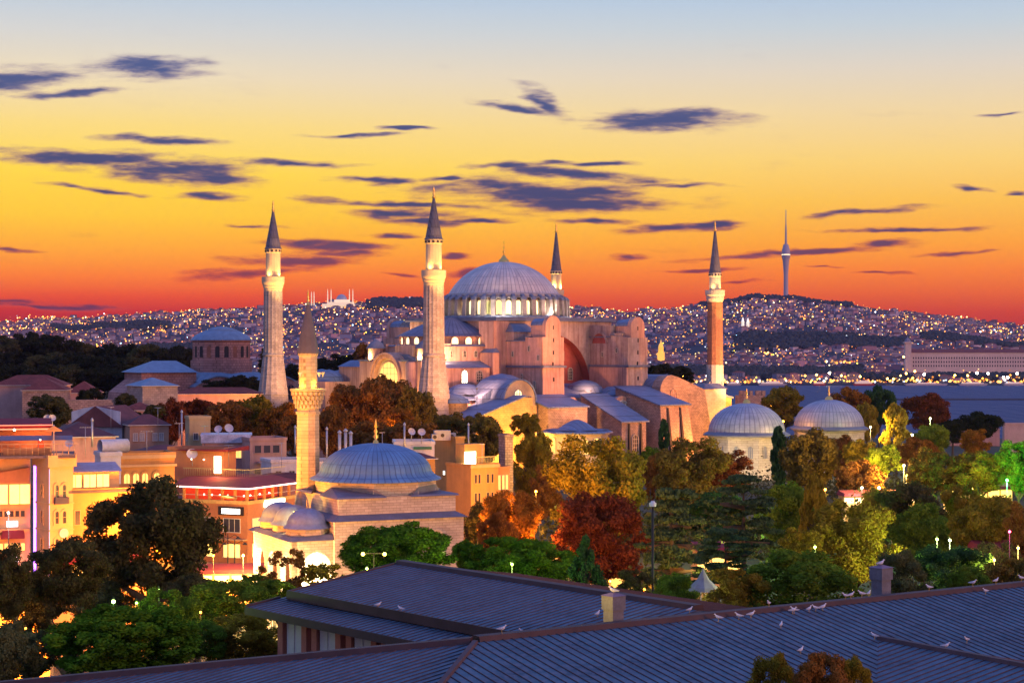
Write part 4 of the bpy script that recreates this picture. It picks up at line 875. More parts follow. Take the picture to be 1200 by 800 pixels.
# tombs' and towers' floodlights
def flood(x, y, z, aim, power, col=(1.0, .55, .2), spot=100, r=.4, label=None, pole=False, hs=1.0):
    spot = 165 if spot > 60 else spot
    t = thing('floodlight_mast' if pole else 'floodlight', label, 'floodlight', (x, y, gz(x, y) if pole else z))
    dz = z - (gz(x, y) if pole else z); hm = mat('lamp_housing', (0.1, 0.1, 0.1), .5)
    if pole: MB().tube((0, 0, 0), (0, 0, dz), .09, .07, 6).build('mast', hm, t)
    MB().box(-.25*hs, .25*hs, -.15*hs, .15*hs, dz - .15*hs, dz + .2*hs).build('housing', hm, t)
    a = Vector(aim) - Vector((x, y, z)); a.normalize()
    lamp(a.x * .45, a.y * .45, dz + a.z * .45 + .03, power, col, r, spot, (aim[0] - x + a.x, aim[1] - y + a.y, aim[2] - (z - dz) + a.z), parent=t)
    return t
def hflood(a, b, z, ta, tb, tz, power, col=(1.0, .5, .25), spot=100, label='', pole=False):
    p = hs_world(a, b, z); q = hs_world(ta, tb, tz); return flood(*p, q, power * (3.6 if b > -60 else 3.6), col, spot, label=label, pole=pole)
hflood(-53, 1, 14, -41, 3, 22, 4200, (1, .62, .2), 110, 'floodlight facing the great west window of the basilica', True)
hflood(-42, 10.8, 28.9, -38, 10.6, 31, 700, (1, .7, .3), 120, 'floodlight under the left turret of the west front')
hflood(-42, -12.8, 28.9, -38, -12.6, 31, 700, (1, .7, .3), 120, 'floodlight under the right turret of the west front')
hflood(-44.5, -10, 17, -41, -10.2, 24, 900, (1, .5, .12), 110, 'floodlight at the half round pier of the west front')
hflood(-38, -21, 28.6, -33, -8, 36, 2600, (1, .55, .3), 130, 'floodlight on the lead roof below the western semidome, viewer side')
hflood(-37.5, 14, 33.4, -30, 6, 36, 1200, (1, .6, .3), 130, 'floodlight on the lead roof below the western semidome, far side')
hflood(-24, 22, 33, -19, 19, 38, 1500, (1, .55, .25), 120, 'floodlight warming the far corner of the nave block')
hflood(-42, -62, 2, -38, -50, 14, 15000, (1, .40, .05), 95, 'floodlight in the garden before the honey coloured wing', True)
hflood(-29.5, -52, 8, -32, -45, 20, 900, (1, .55, .15), 100, 'floodlight below the lattice windowed gable', True)
hflood(24, -68, 1, 17, -56, 8, 16000, (1, .32, .06), 100, 'floodlight at the foot of the leaning orange wall', True)
hflood(60, -52, 4, 52, -40, 13, 15000, (1, .42, .05), 100, 'floodlight lighting the yellow wall at the right end', True)
hflood(68, -46, 6, 62, -30, 18, 3500, (1, .5, .1), 80, 'floodlight below the plinth of the brick minaret', True)
hflood(3, -36, 19.6, 3, -18, 28, 1300, (1, .38, .16), 75, 'floodlight on the lead roof in front of the great south arch')
hflood(-6, -80, 14, -12, -37, 28, 30000, (1, .38, .16), 55, 'floodlight mast aimed at the left buttress tower', True)
hflood(40, -75, 14, 21, -37, 30, 44000, (1, .38, .1), 50, 'floodlight mast aimed at the right buttress tower', True)
hflood(-44, -42, 21, -34, -20, 26, 4500, (1, .42, .26), 90, 'floodlight mast near the foot of the thickest minaret', True)
for i, (a, b) in enumerate(((-17, -19), (2, -20.6), (22, -19), (-18.5, 18))):
    hflood(a, b, 41.4, 1 + (a - 1) * .5, b * .5, 54, 1500, (1, .8, .6), 130, 'floodlight on the platform under the main dome, ' + ('left corner', 'middle of the near side', 'right corner', 'far left corner')[i])
for k in range(14):                       # uplights in front of the drum windows
    a = D2R(180 + k * 14 - 5); p = (1 + 19.6 * math.cos(a), 19.6 * math.sin(a), 41.3)
    lamp(*p, 160, (1, .8, .45), .15, 140, (1 + 17 * math.cos(a), 17 * math.sin(a), 44), parent=HS)
p = W(655, 540, 462); flood(p.x, p.y, 3.0, (Xat(664, 474), 474, 7), 16000, (1, .5, .08), 110, label='floodlight before the low yellow tomb', pole=True)
p = W(850, 540, 430); flood(p.x, p.y, 3.0, (Xat(870, 442), 442, 10), 11000, (1, .72, .35), 110, label='floodlight before the patched dome tomb', pole=True)
for (x, y, z, tx, ty, tz, pw, lab) in ((4, 462, 14, -20.8, 490, 34, 120000, 'floodlight mast right of the thickest minaret'), (-44, 512, 14, -69.6, 537, 34, 120000, 'floodlight mast right of the left stout minaret'), (84, 538, 10, 61.8, 561, 34, 200000, 'floodlight mast right of the brick minaret')):
    ft = flood(x, y, z, (tx, ty, tz), pw, (1, .45, .18), 55, label=lab, pole=True)
    lamp(0, 0, z - gz(x, y) + .5, 300000 if ty < 555 else 270000, (1, .52, .12), .3, 14, (tx - x, ty - y, (56 if ty < 555 else 51) - gz(x, y)), parent=ft, blend=.5)
# ---------------------------------------------------------------- small mosque in the middle distance
MQ = D2R(25.0); MO = (-15.7, 212.3)
blue_lead = mat('blue_lead', (0.11, 0.24, 0.46), 0.5, 0.2, radial=(60, 1.45, 0, 0), vary=0.22, vscale=0.5, dirt=(0.10, 0.12, 0.2))
mstone = mat('mosque_stone', (0.50, 0.44, 0.40), 0.9, vary=0.25, vscale=0.5, brick=(.85, 0.30, 0.02, 0.75), dirt=(0.24, 0.18, 0.15))
def mw(x, y, z): return (MO[0] + math.cos(MQ) * x - math.sin(MQ) * y, MO[1] + math.sin(MQ) * x + math.cos(MQ) * y, z)
t = thing('small_mosque', 'small square stone mosque with one big blue lead dome and a porch of little domes', 'mosque', (MO[0], MO[1], 0), MQ)
MB().box(-7, 7, -7, 7, 13.2, 15.4).box(-7.7, 7.7, -7.7, 7.7, 0, 12.9).build('wall', mstone, t)
oct_ = lambda r: [(r * math.cos(D2R(22.5 + 45 * k)), r * math.sin(D2R(22.5 + 45 * k))) for k in range(8)]
MB().hexa([(x, y, 15.4) for x, y in oct_(6.95)], [(x, y, 17.0) for x, y in oct_(6.95)]).build('drum', mstone, t)
rf = MB().hexa([(-8.1, -8.1, 12.9), (8.1, -8.1, 12.9), (8.1, 8.1, 12.9), (-8.1, 8.1, 12.9)], [(-7, -7, 13.5), (7, -7, 13.5), (7, 7, 13.5), (-7, 7, 13.5)])
for sx in (-1, 1):
    for sy in (-1, 1):
        rf.hexa([(sx*7.35, sy*7.35, 15.3), (sx*1.4, sy*7.35, 15.3), (sx*2.9, sy*6.2, 15.3), (sx*6.2, sy*2.9, 15.3), (sx*7.35, sy*1.4, 15.3)][::(1 if sx*sy < 0 else -1)],
                [(sx*7.2, sy*7.2, 15.5), (sx*1.6, sy*7.2, 15.5), (sx*2.7, sy*6.4, 16.3), (sx*6.4, sy*2.7, 16.3), (sx*7.2, sy*1.6, 15.5)][::(1 if sx*sy < 0 else -1)])
rf.build('shoulder_roof', mat('mosque_lead_dark', (0.13, 0.14, 0.22), 0.6, 0.1, vary=.25, vscale=.6), t)
prof = [(7.5, 16.9), (7.45, 17.05), (6.9, 17.3), (6.45, 17.7)] + [(6.4 * math.cos(D2R(k * 6)), 17.6 + 3.4 * math.sin(D2R(k * 6))) for k in range(1, 16)]
dome = MB().lathe(prof, 120, ribs=lambda i, r, z: .075 * min(1, r / 2) if i % 3 == 0 else 0).build('main_dome', blue_lead, t)
gilt = lambda z, s=1: MB().lathe([(.38*s, z), (.3*s, z+.35*s), (.1*s, z+.5*s), (.34*s, z+.85*s), (.1*s, z+1.15*s), (.26*s, z+1.45*s), (.08*s, z+1.75*s), (.18*s, z+2.0*s), (.02, z+2.9*s)], 10)
gilt(20.9, 1.0).build('finial', gold, dome)
for y in (-4, 4):
    for zz in (9.2,): window(t, 'x', -7.7, y, zz, 1.2, 2.4)
for x in (-4.3, 0, 4.3): window(t, 'y', -7.7, x, 9.0, 1.2, 2.4)
# porch with three little domes
whitewall = mat('limewash_porch', (0.8, 0.75, 0.65), 0.85, vary=0.1)
pw = MB()
def arched_wall(mb, axis, p0, p1, c0, c1, z1, arches, m=0):
    P = [(c0, 0)]
    for (c, r, zs) in arches: P += [(c - r, 0)] + [(c - r * math.cos(math.pi * i / 12), zs + r * 1.15 * math.sin(math.pi * i / 12)) for i in range(13)] + [(c + r, 0)]
    P += [(c1, 0), (c1, z1), (c0, z1)]
    mb.extr(P, axis, p0, p1, m)
arched_wall(pw, 'y', -7.1, -6.5, -12.4, -7.7, 10.9, [(-9.6, 1.75, 7.6)])
arched_wall(pw, 'x', -12.4, -11.8, -7.1, 7.1, 10.9, [(-4.6, 1.7, 7.2), (0, 1.7, 7.2), (4.6, 1.7, 7.2)])
pw.build('porch_wall', [mstone, whitewall], t)
MB().box(-7.9, -7.72, -6.4, 7, 0, 10.8).build('porch_inner_wall', whitewall, t)
MB().hexa([(-12.9, -7.6, 10.9), (-7.7, -7.6, 10.9), (-7.7, 7.6, 10.9), (-12.9, 7.6, 10.9)], [(-12.3, -7, 11.3), (-7.7, -7, 11.5), (-7.7, 7, 11.5), (-12.3, 7, 11.3)]).build('porch_eaves', MATS['mosque_lead_dark'], t)
for y in (-4.7, 0, 4.7):
    d = MB().hexa([(-9.9 + a * 2.35, y + b * 2.35, 11.3) for a, b in oct_(1)], [(-9.9 + a * 2.3, y + b * 2.3, 12.2) for a, b in oct_(1)]); o = d.build('porch_drum', mstone, t)
    MB().lathe([(2.6, 12.1), (2.5, 12.25), (2.2, 12.5)] + [(2.15 * math.cos(D2R(k * 9)), 12.5 + 1.75 * math.sin(D2R(k * 9))) for k in range(1, 11)], 48, -9.9, y, ribs=lambda i, r, z: .05 if i % 3 == 0 else 0).build('porch_dome', mat('porch_lead', (.17, .22, .38), .5, .2, vary=.25), o)
gilt(14.2, .35).build('porch_finial', gold, t).location = (-9.9, -4.7, 0)
lamp(*mw(-10, -3.5, 5.5), 3500, (1, .85, .5), .4); lamp(*mw(-10, 3.5, 5.5), 3500, (1, .85, .5), .4)
# its minaret
mm = thing('mosque_minaret', 'yellow lit stone minaret with fretted balcony beside the small blue domed mosque', 'minaret', (Xat(361, 216), 216, 0), MQ)
ms = mat('minaret_stone', (0.58, 0.44, 0.28), 0.88, vary=0.2, vscale=0.6, brick=(.9, 0.42, 0.02, 0.82), dirt=(0.25, 0.18, 0.13))
MB().lathe([(1.75, 0), (1.75, 13), (1.42, 15.5)], 10, sm=False).build('base', ms, mm)
MB().lathe([(1.42, 15.4), (1.34, 25.0)], 10, sm=False).build('shaft', ms, mm); MB().lathe([(1.5, 24.2), (1.5, 24.5)], 10, sm=False, cap=True).build('ring', ms, mm)
bal = MB()
for k, (r_, z) in enumerate(((1.45, 24.9), (1.6, 25.4), (1.75, 25.9), (1.9, 26.4))):
    for i in range(20):
        a = 2 * math.pi * (i + (k % 2) * .5) / 20; bal.cbox(math.cos(a) * (r_ - .1), math.sin(a) * (r_ - .1), z, .35, .3, .42, 0, a)
    bal.lathe([(r_ - .2, z - .05), (r_ - .15, z + .5)], 20, sm=False)
bal.lathe([(1.9, 26.85), (2.1, 26.95), (2.1, 27.15), (1.1, 27.16)], 20, sm=False)
bo = bal.build('balcony', ms, mm)
pr = MB()
for i in range(12):
    a = 2 * math.pi * i / 12; pr.cbox(math.cos(a) * 2.0, math.sin(a) * 2.0, 27.1, .16, .16, 1.45, 0, a)
    for j in (1, 2, 3, 4):
        a2 = a + j * 2 * math.pi / 60; pr.cbox(math.cos(a2) * 1.97, math.sin(a2) * 1.97, 27.2, .06, .07, 1.05, 0, a2)
pr.lathe([(2.05, 28.2), (2.05, 28.4), (1.92, 28.4), (1.92, 28.2)], 20, sm=False).lathe([(2.05, 27.6), (2.05, 27.72), (1.94, 27.72), (1.94, 27.6)], 20, sm=False)
pr.build('railing', ms, bo)
MB().lathe([(1.1, 27.1), (1.08, 31.0), (1.2, 31.1), (1.2, 31.35)], 12, sm=False).build('upper_shaft', ms, mm)
sp = MB().lathe([(1.3, 31.3), (1.28, 31.5), (.84, 34.0), (.46, 35.7), (.16, 37.1)], 12, sm=False).build('spire', mat('minaret_cone', (0.13, 0.11, 0.13), .55, .1, vary=.2), mm); gilt(37.0, .62).build('finial', gold, sp)
for i in range(3):                          # loudspeakers on the balcony
    a = -2.4 + i * 1.25; MB().lathe([(.05, -.3), (.1, -.1), (.3, .25)], 10).build('loudspeaker', mat('speaker_grey', (.5, .5, .52), .5), bo).location = (math.cos(a) * 1.9, math.sin(a) * 1.9, 28.85); bo.children[-1].rotation_euler = (0, D2R(80), a)
for a in (-2.6, -1.2, .2, 2.2): lamp(math.cos(a) * 1.65, math.sin(a) * 1.65, 27.6, 140, (1, .5, .06), .1, parent=mm)

# ---------------------------------------------------------------- the seamed metal roofs in the foreground
RA = math.atan2(.54, .84); RO = (-1.6, 80.0)
sheet = mat('roof_sheet', (0.034, 0.095, 0.15), 0.5, 0.2, vary=0.62, vscale=0.55, bump=0.02, bscale=1.2, dirt=(0.16, 0.15, 0.20), spec=.4)
seam = mat('roof_seam', (0.085, 0.045, 0.05), 0.6, vary=0.3, vscale=1.0); flash = mat('copper_flashing', (0.06, 0.03, 0.032), 0.6, 0.1, vary=0.35, vscale=0.8)
def sloped(mb, poly, zf, ax, per, clip=None, ms_=1, th=.12):
    """a roof plane over plan polygon with standing seams running along axis ax (0 = x, 1 = y)"""
    mb.hexa([(x, y, zf(x, y) - th) for x, y in poly], [(x, y, zf(x, y)) for x, y in poly], 0)
    o = 1 - ax; lo = min(p[o] for p in poly); hi = max(p[o] for p in poly); c = math.ceil(lo / per) * per + .01
    while c < hi:
        xs = []
        for i in range(len(poly)):
            p, q = poly[i], poly[(i + 1) % len(poly)]
            if (p[o] - c) * (q[o] - c) < 0: s = (c - p[o]) / (q[o] - p[o]); xs.append(p[ax] + s * (q[ax] - p[ax]))
        xs.sort()
        for a, b in zip(xs[::2], xs[1::2]):
            w = .018; P = ((a, c - w), (b, c - w), (b, c + w), (a, c + w)) if ax == 0 else ((c - w, a), (c + w, a), (c + w, b), (c - w, b))
            mb.hexa([(x, y, zf(x, y) - .01) for x, y in P], [(x, y, zf(x, y) + .035) for x, y in P], ms_)
        c += per
def bar(mb, p, q, w, h, m=0):
    p = Vector(p); q = Vector(q); d = (q - p); d.z = 0; d.normalize(); n = Vector((-d.y, d.x, 0)) * w / 2
    mb.hexa([p - n - Vector((0, 0, h*.6)), q - n - Vector((0, 0, h*.6)), q + n - Vector((0, 0, h*.6)), p + n - Vector((0, 0, h*.6))], [p - n*.7 + Vector((0, 0, h*.4)), q - n*.7 + Vector((0, 0, h*.4)), q + n*.7 + Vector((0, 0, h*.4)), p + n*.7 + Vector((0, 0, h*.4))], m)
FR = thing('museum_hall', 'long building with dark blue standing seam hipped metal roof, nearest to the camera', 'building', (RO[0], RO[1], 0), RA)
s_ = .176; zr = 19.2
m = MB()
V = (19.3, -4.78)
# near slope of the main ridge, cut at the valley of the cross wing
sloped(m, [(0, 0), (70, 0), (70, -4.78), V, (V[0] - 24, V[1] - 24), (-40, -40)][0:1] + [(70, 0), (70, -40), (V[0] + 35.2, -40), V, (-4.7, -28.78), (-28, -28)], lambda x, y: zr + s_ * y, 1, .48)
m.build('near_slope', [sheet, seam], FR)
m = MB(); sloped(m, [(0, 0), (-28, -28), (-28, 28)], lambda x, y: zr + s_ * x, 0, .48); m.build('hip_slope', [sheet, seam], FR)
m = MB(); sloped(m, [(0, 0), (-28, 28), (70, 28), (70, 0)][:2] + [(6, 28), (6, 0)], lambda x, y: zr - s_ * y, 1, .48); m.build('back_slope', [sheet, seam], FR)
m = MB(); sloped(m, [(16, 0), (70, 0), (70, 14), (16, 14)], lambda x, y: zr - s_ * y, 1, .48); m.build('far_back_slope', [sheet, seam], FR)
zw = zr + s_ * V[1]
m = MB(); sloped(m, [V, (V[0], -40), (V[0] - 35.2, -40)], lambda x, y: zw + s_ * (x - V[0]), 0, .48); m.build('wing_slope', [sheet, seam], FR)
m = MB(); sloped(m, [V, (V[0] + 35.2, -40), (V[0], -40)], lambda x, y: zw - s_ * (x - V[0]), 0, .48); m.build('wing_back_slope', [sheet, seam], FR)
m = MB(); bar(m, (.3, .42, zr + .12), (70, .42, zr + .12), .72, .26); bar(m, (0, 0.3, zr + .1), (-24.5, 24.8, zr + .1 - 24.5 * s_), .7, .26); m.build('ridge_cap', flash, FR)
m = MB(); bar(m, (0, 0, zr + .06), (-27, -27, zr + .06 - 27 * s_), .3, .14); bar(m, (V[0], V[1], zw + .06), (V[0], -40, zw + .06), .42, .2); m.build('hip_cap', [seam], FR)
m = MB(); 
m.box(-23, 62, -24, 12, 0, 14.2); m.build('wall', mat('rose_cladding', (0.36, 0.14, 0.11), .85, vary=.2), FR)
# rear wing of the same building
RB_ = math.atan2(.64, .77)
FB = thing('museum_wing', 'rear wing with blue seamed metal roof, rose pilasters and white blinds under its eaves', 'building', (-6.9, 108.9, 0), RB_)
zb_ = 19.2; sb = .135; m = MB()
sloped(m, [(0, 0), (-7.4, 0), (-7.4, -25), (0, -25)], lambda x, y: zb_ + sb * x, 0, .48); m.build('main_slope', [sheet, seam], FB)
m = MB(); sloped(m, [(0, 0), (0, -25), (9, -25), (9, 0)], lambda x, y: zb_ - sb * x, 0, .48); m.build('far_slope', [sheet, seam], FB)
m = MB(); sloped(m, [(-7.0, .9), (-9.6, .9), (-9.6, -22), (-7.0, -22)], lambda x, y: zb_ - .45 + sb * x, 0, .48); m.build('lower_eaves', [sheet, seam], FB)
m = MB(); bar(m, (.4, .1, zb_ + .1), (.4, -24.6, zb_ + .1), .8, .3); bar(m, (-7.45, 0.1, zb_ - 7.45 * sb - .1), (-7.45, -24, zb_ - 7.45 * sb - .1), .18, .5); bar(m, (-9.65, 1, zb_ - .6 - 9.65 * sb), (-9.65, -21.5, zb_ - .6 - 9.65 * sb), .16, .42); bar(m, (0, .05, zb_ + .02), (-7.4, .05, zb_ - 7.4 * sb), .2, .2); bar(m, (-7.4, .95, zb_ - .5 - 7.4 * sb), (-9.6, .95, zb_ - .5 - 9.6 * sb), .16, .4)
m.build('flashing', flash, FB)
rose = mat('rose_pilaster', (0.55, 0.19, 0.13), .85, vary=.15, vscale=1.0)
MB().box(-8.0, 8, -21, -.2, 0, 17.2).build('wall', mat('wing_wall', (0.25, 0.11, 0.10), .9, vary=.2), FB)
for k, y in enumerate((-.5, -2.9, -3.9, -6.2, -7.2, -9.5, -10.4, -12.8, -13.8)):
    MB().box(-8.35, -8.0, y - .28, y + .22, 0, 17.25).build('pilaster', rose, FB)
for k, y in enumerate((-1.75, -5.05, -8.35, -11.6)):
    f = MB().box(-8.12, -8.0, y - .85, y + .85, 13.2, 17.1, 0).build('window', mat('window_dark', (.04, .04, .06), .3), FB)
    MB().box(-8.18, -8.13, y - .78, y + .78, 14.7, 17.0).build('blind', mat('white_blind', (.7, .68, .62), .8, vary=.1), f)
    MB().box(-8.22, -8.18, y - .02, y + .03, 13.2, 17.05).box(-8.22, -8.18, y - .8, y + .8, 14.6, 14.7).build('frame', mat('white_frame2', (.6, .58, .55), .6), f)
def flue(px, py, Y, w, h, label):
    b = W(px, py, Y); t = thing('roof_flue', label, 'chimney', b, RA + .1); fm = mat('flue_metal', (.15, .16, .20), .5, .2, vary=.3, vscale=1.5)
    MB().box(-w*.42, w*.42, -w*.42, w*.42, -.6, h * .55).build('shaft', fm, t); MB().box(-w/2, w/2, -w/2, w/2, h*.52, h).build('hood', fm, t)
    MB().hexa([(-w*.56, -w*.56, h), (w*.56, -w*.56, h), (w*.56, w*.56, h), (-w*.56, w*.56, h)], [(-w*.1, -w*.1, h+.14), (w*.1, -w*.1, h+.14), (w*.1, w*.1, h+.14), (-w*.1, w*.1, h+.14)]).build('cap', mat('flue_cap', (.2, .14, .2), .6), t)
    return t
flue(719, 731, 86.3, .80, 1.35, 'square metal flue lit yellow on its left side, on the roof ridge'); flue(1032.5, 693.5, 96.5, .86, 1.3, 'grey square metal flue at the right part of the roof ridge')

# ---------------------------------------------------------------- ordinary buildings
def rwin(par, ax, pos, c, z0, w, h, pane, frame, mull=1, proud=.08, name='window', sill=True):
    m = MB()
    def bx(c0, c1, z0_, z1_, d0, d1, mi):
        if ax == 'y': m.box(c0, c1, pos - d1, pos - d0, z0_, z1_, mi)
        else: m.box(pos - d1, pos - d0, c0, c1, z0_, z1_, mi)
    bx(c - w/2, c + w/2, z0, z0 + h, 0, .03, 1); f = .09
    bx(c - w/2 - f, c - w/2, z0 - f, z0 + h + f, 0, proud, 0); bx(c + w/2, c + w/2 + f, z0 - f, z0 + h + f, 0, proud, 0); bx(c - w/2, c + w/2, z0 + h, z0 + h + f, 0, proud, 0)
    bx(c - w/2 - (.12 if sill else 0), c + w/2 + (.12 if sill else 0), z0 - f, z0, 0, proud + (.1 if sill else 0), 0)
    for i in range(mull): x = c - w/2 + w * (i + 1) / (mull + 1); bx(x - .03, x + .03, z0, z0 + h, 0, .06, 0)
    return m.build(name, [frame, pane], par)
def frame_at(px, Y, th): return (Xat(px, Y), Y, 0), D2R(th)
P_cream = mat('cream_render', (.60, .36, .17), .88, vary=.12, vscale=.5, streak=.2, dirt=(.3, .18, .1)); P_ochre = mat('ochre_render', (.55, .27, .085), .88, vary=.15, vscale=.5, streak=.25, dirt=(.25, .12, .05))
P_salmon = mat('salmon_render', (.50, .21, .10), .88, vary=.15, vscale=.5, streak=.2, dirt=(.25, .1, .06)); P_grey = mat('grey_render', (.30, .31, .38), .9, vary=.2, vscale=.3, streak=.4, dirt=(.12, .12, .14)); P_white = mat('white_render', (.66, .64, .62), .85, vary=.15, vscale=.5, streak=.25, dirt=(.3, .26, .25))
P_rose = mat('rose_render', (.46, .28, .25), .9, vary=.2, vscale=.4, streak=.3, dirt=(.2, .1, .1)); tile = mat('clay_tiles', (.22, .055, .05), .85, vary=.35, vscale=.5, brick=(.5, .3, .03, .7), dirt=(.1, .04, .04)); tile_dk = mat('dark_tiles', (.13, .05, .06), .85, vary=.35, vscale=.5, dirt=(.06, .03, .03))
blueroof = mat('blue_sheet_roof', (.16, .25, .38), .5, .1, vary=.25, vscale=.5); whitef = mat('white_window_frame', (.62, .58, .52), .6); flatroof = mat('roof_felt', (.13, .11, .13), .9, vary=.4, vscale=.4)
wdark = mat('window_glass', (.05, .045, .06), .15, spec=.6, vary=0); wlit = mat('orange_pane_glow', (.8, .5, .2), emit=(1, .55, .12), es=1.6, vary=.3, vscale=1.2); wlit2 = mat('lit_room_bright', (.8, .6, .3), emit=(1, .60, .12), es=2.4, vary=.3, vscale=1.0)
neonr = mat('red_neon', (1, .2, .15), emit=(1, .13, .07), es=4.0, vary=0); neonw = mat('white_neon', (1, .8, .7), emit=(1, .55, .42), es=4.5, vary=0); signw = mat('lit_sign_face', (1, 1, .9), emit=(1, .92, .8), es=5.0, vary=0); neonp = mat('violet_neon', (.6, .3, 1), emit=(.35, .12, 1), es=6.0, vary=0); signp = mat('violet_white_sign', (1, 1, 1), emit=(.85, .75, 1), es=6, vary=0)
awn = mat('maroon_awning', (.20, .02, .03), .8, vary=.15); blueawn = mat('blue_awning', (.08, .13, .28), .8, vary=.15)
def box_house(label, px, Y, th, wr, wl, ztop, wall, roof='flat', rmat=None, cat='house', name='town_house', z0=0, rows=(), over=.35, rh=1.8):
    """near corner at px; x runs along the right face, y along the left face; rows = (face, [centres], z, w, h, pane, mull)"""
    loc, rz = frame_at(px, Y, th); t = thing(name, label, cat, (loc[0], loc[1], z0), rz)
    MB().box(0, wr, 0, wl, -3, ztop - z0).build('wall', wall, t); zt = ztop - z0
    rmat = rmat or flatroof; o = over
    if roof == 'flat':
        MB().box(.25, wr - .25, .25, wl - .25, zt, zt + .06).build('roof', rmat, t); MB().box(-.12, wr + .12, -.12, .2, zt, zt + .45).box(-.12, .2, .2, wl + .12, zt, zt + .45).box(wr - .2, wr + .12, .2, wl + .12, zt, zt + .45).box(.2, wr - .2, wl - .2, wl + .12, zt, zt + .45).build('parapet', wall, t)
    else:
        P = [(-o, -o, zt), (wr + o, -o, zt), (wr + o, wl + o, zt), (-o, wl + o, zt)]; k = min(wr, wl) / 2
        if wr >= wl: T = [(k, wl/2 - .05), (wr - k, wl/2 - .05), (wr - k, wl/2 + .05), (k, wl/2 + .05)]
        else: T = [(wr/2 - .05, k), (wr/2 + .05, k), (wr/2 + .05, wl - k), (wr/2 - .05, wl - k)]
        if roof == 'gablex': T = [(-o, wl/2 - .05), (wr + o, wl/2 - .05), (wr + o, wl/2 + .05), (-o, wl/2 + .05)]; MB().extr([(0, zt), (wl, zt), (wl/2, zt + rh)], 'x', 0, wr).build('gable', wall, t)
        MB().hexa(P, [(x, y, z + .12) for x, y, z in P]).build('eaves', whitef if roof == 'hip' else rmat, t)
        MB().hexa([(x, y, z + .12) for x, y, z in P], [(x, y, zt + rh + .12) for x, y in T]).build('roof', rmat, t)
    for face, cs, z, w, h, pane, mull in rows:
        for c in cs: rwin(t, 'y' if face == 'R' else 'x', 0, c, z - z0, w, h, pane, whitef, mull)
    return t
# cream corner hotel, far left
t = box_house('cream corner hotel with slim arched windows and a roof terrace at the far left', 58, 188, 38, 2.6, 3.6, 19.8, P_cream, cat='hotel', name='corner_hotel')
MB().box(-.25, 2.85, -.25, 3.8, 19.8, 21.0).build('terrace_band', P_cream, t)
for z in (16.2, 13.5, 10.7, 7.9): MB().box(-.08, 2.68, -.08, 3.68, z - .25, z - .1).build('string_course', P_cream, t)
for z in (16.7, 14.0, 11.2, 8.4):
    for c in (.8, 1.6): window(t, 'y', 0, c, z, .36, 1.25, wdark, P_cream, .1, -1, (1, 2))
    window(t, 'x', 0, 1.8, z, .36, 1.25, wdark, P_cream, .1, -1, (1, 2))
MB().box(.45, 1.95, -.45, 0, 16.0, 16.7).build('balcony', mat('iron_black', (.05, .05, .1), .5), t)
MB().lathe([(.5, 0), (.5, .08)], 16, cap=True).build('round_sign', mat('pale_sign', (.6, .55, .6), .6), t); [setattr(c, 'location', (1.5, -.1, 13.0)) or setattr(c, 'rotation_euler', (D2R(90), 0, 0)) for c in t.children if c.name.startswith('round_sign')]
MB().box(-.1, 0.02, 3.35, 3.75, 4, 19.8).build('neon_strip', neonp, t); MB().box(-.06, .0, -.06, .0, 8, 19.6).build('corner_strip', mat('faint_violet', (.6, .4, .7), emit=(.75, .3, .8), es=.8, vary=0), t)
loc, rz = frame_at(35, 190.9, 38)
h2 = thing('hotel_restaurant', 'glowing glazed restaurant front with violet signs left of the cream hotel', 'restaurant', (loc[0], loc[1], 0), D2R(14))
MB().box(-9, 0, .3, 9, 0, 20.8).build('wall', P_cream, h2); MB().hexa([(-9, -.9, 18.1), (.0, -.9, 18.1), (0, .3, 18.1), (-9, .3, 18.1)], [(-9, -.2, 18.6), (0, -.2, 19.6), (0, .3, 19.6), (-9, .3, 18.6)]).build('lean_to_roof', P_salmon, h2)
for i, x in enumerate((-8, -5.7, -3.4, -1.2)): rwin(h2, 'y', -.75, x + .2, 15.9, 2.0, 2.0, wlit2, P_cream, 1, name='glazed_bay')
MB().box(-9, 0, -.75, .3, 15.4, 18.1).box(-9, .0, -.8, .3, 13.0, 13.3).build('bay_wall', P_cream, h2)
for x in (-2.9, -2.35, -1.8, -1.25, -.7): rwin(h2, 'y', -.75, x, 14.6, .38, .6, wdark, P_cream, 0); rwin(h2, 'y', .25, x, 11.0, .36, .75, wlit, P_cream, 0)
MB().box(-2.3, -1.2, -1.0, -.8, 13.6, 14.15).box(-2.0, -1.1, -.3, -.1, 9.9, 10.4).build('lit_sign', signp, h2)
MB().hexa([(-2.9, -1.6, 12.4), (-.5, -1.6, 12.4), (-.5, .3, 12.4), (-2.9, .3, 12.4)], [(-2.7, -.8, 13.2), (-.6, -.8, 13.2), (-.6, .3, 13.2), (-2.7, .3, 13.2)]).build('awning', awn, h2)
rwin(h2, 'y', .25, -3.4, 11.3, .5, 1.6, wlit2, P_cream, 0)
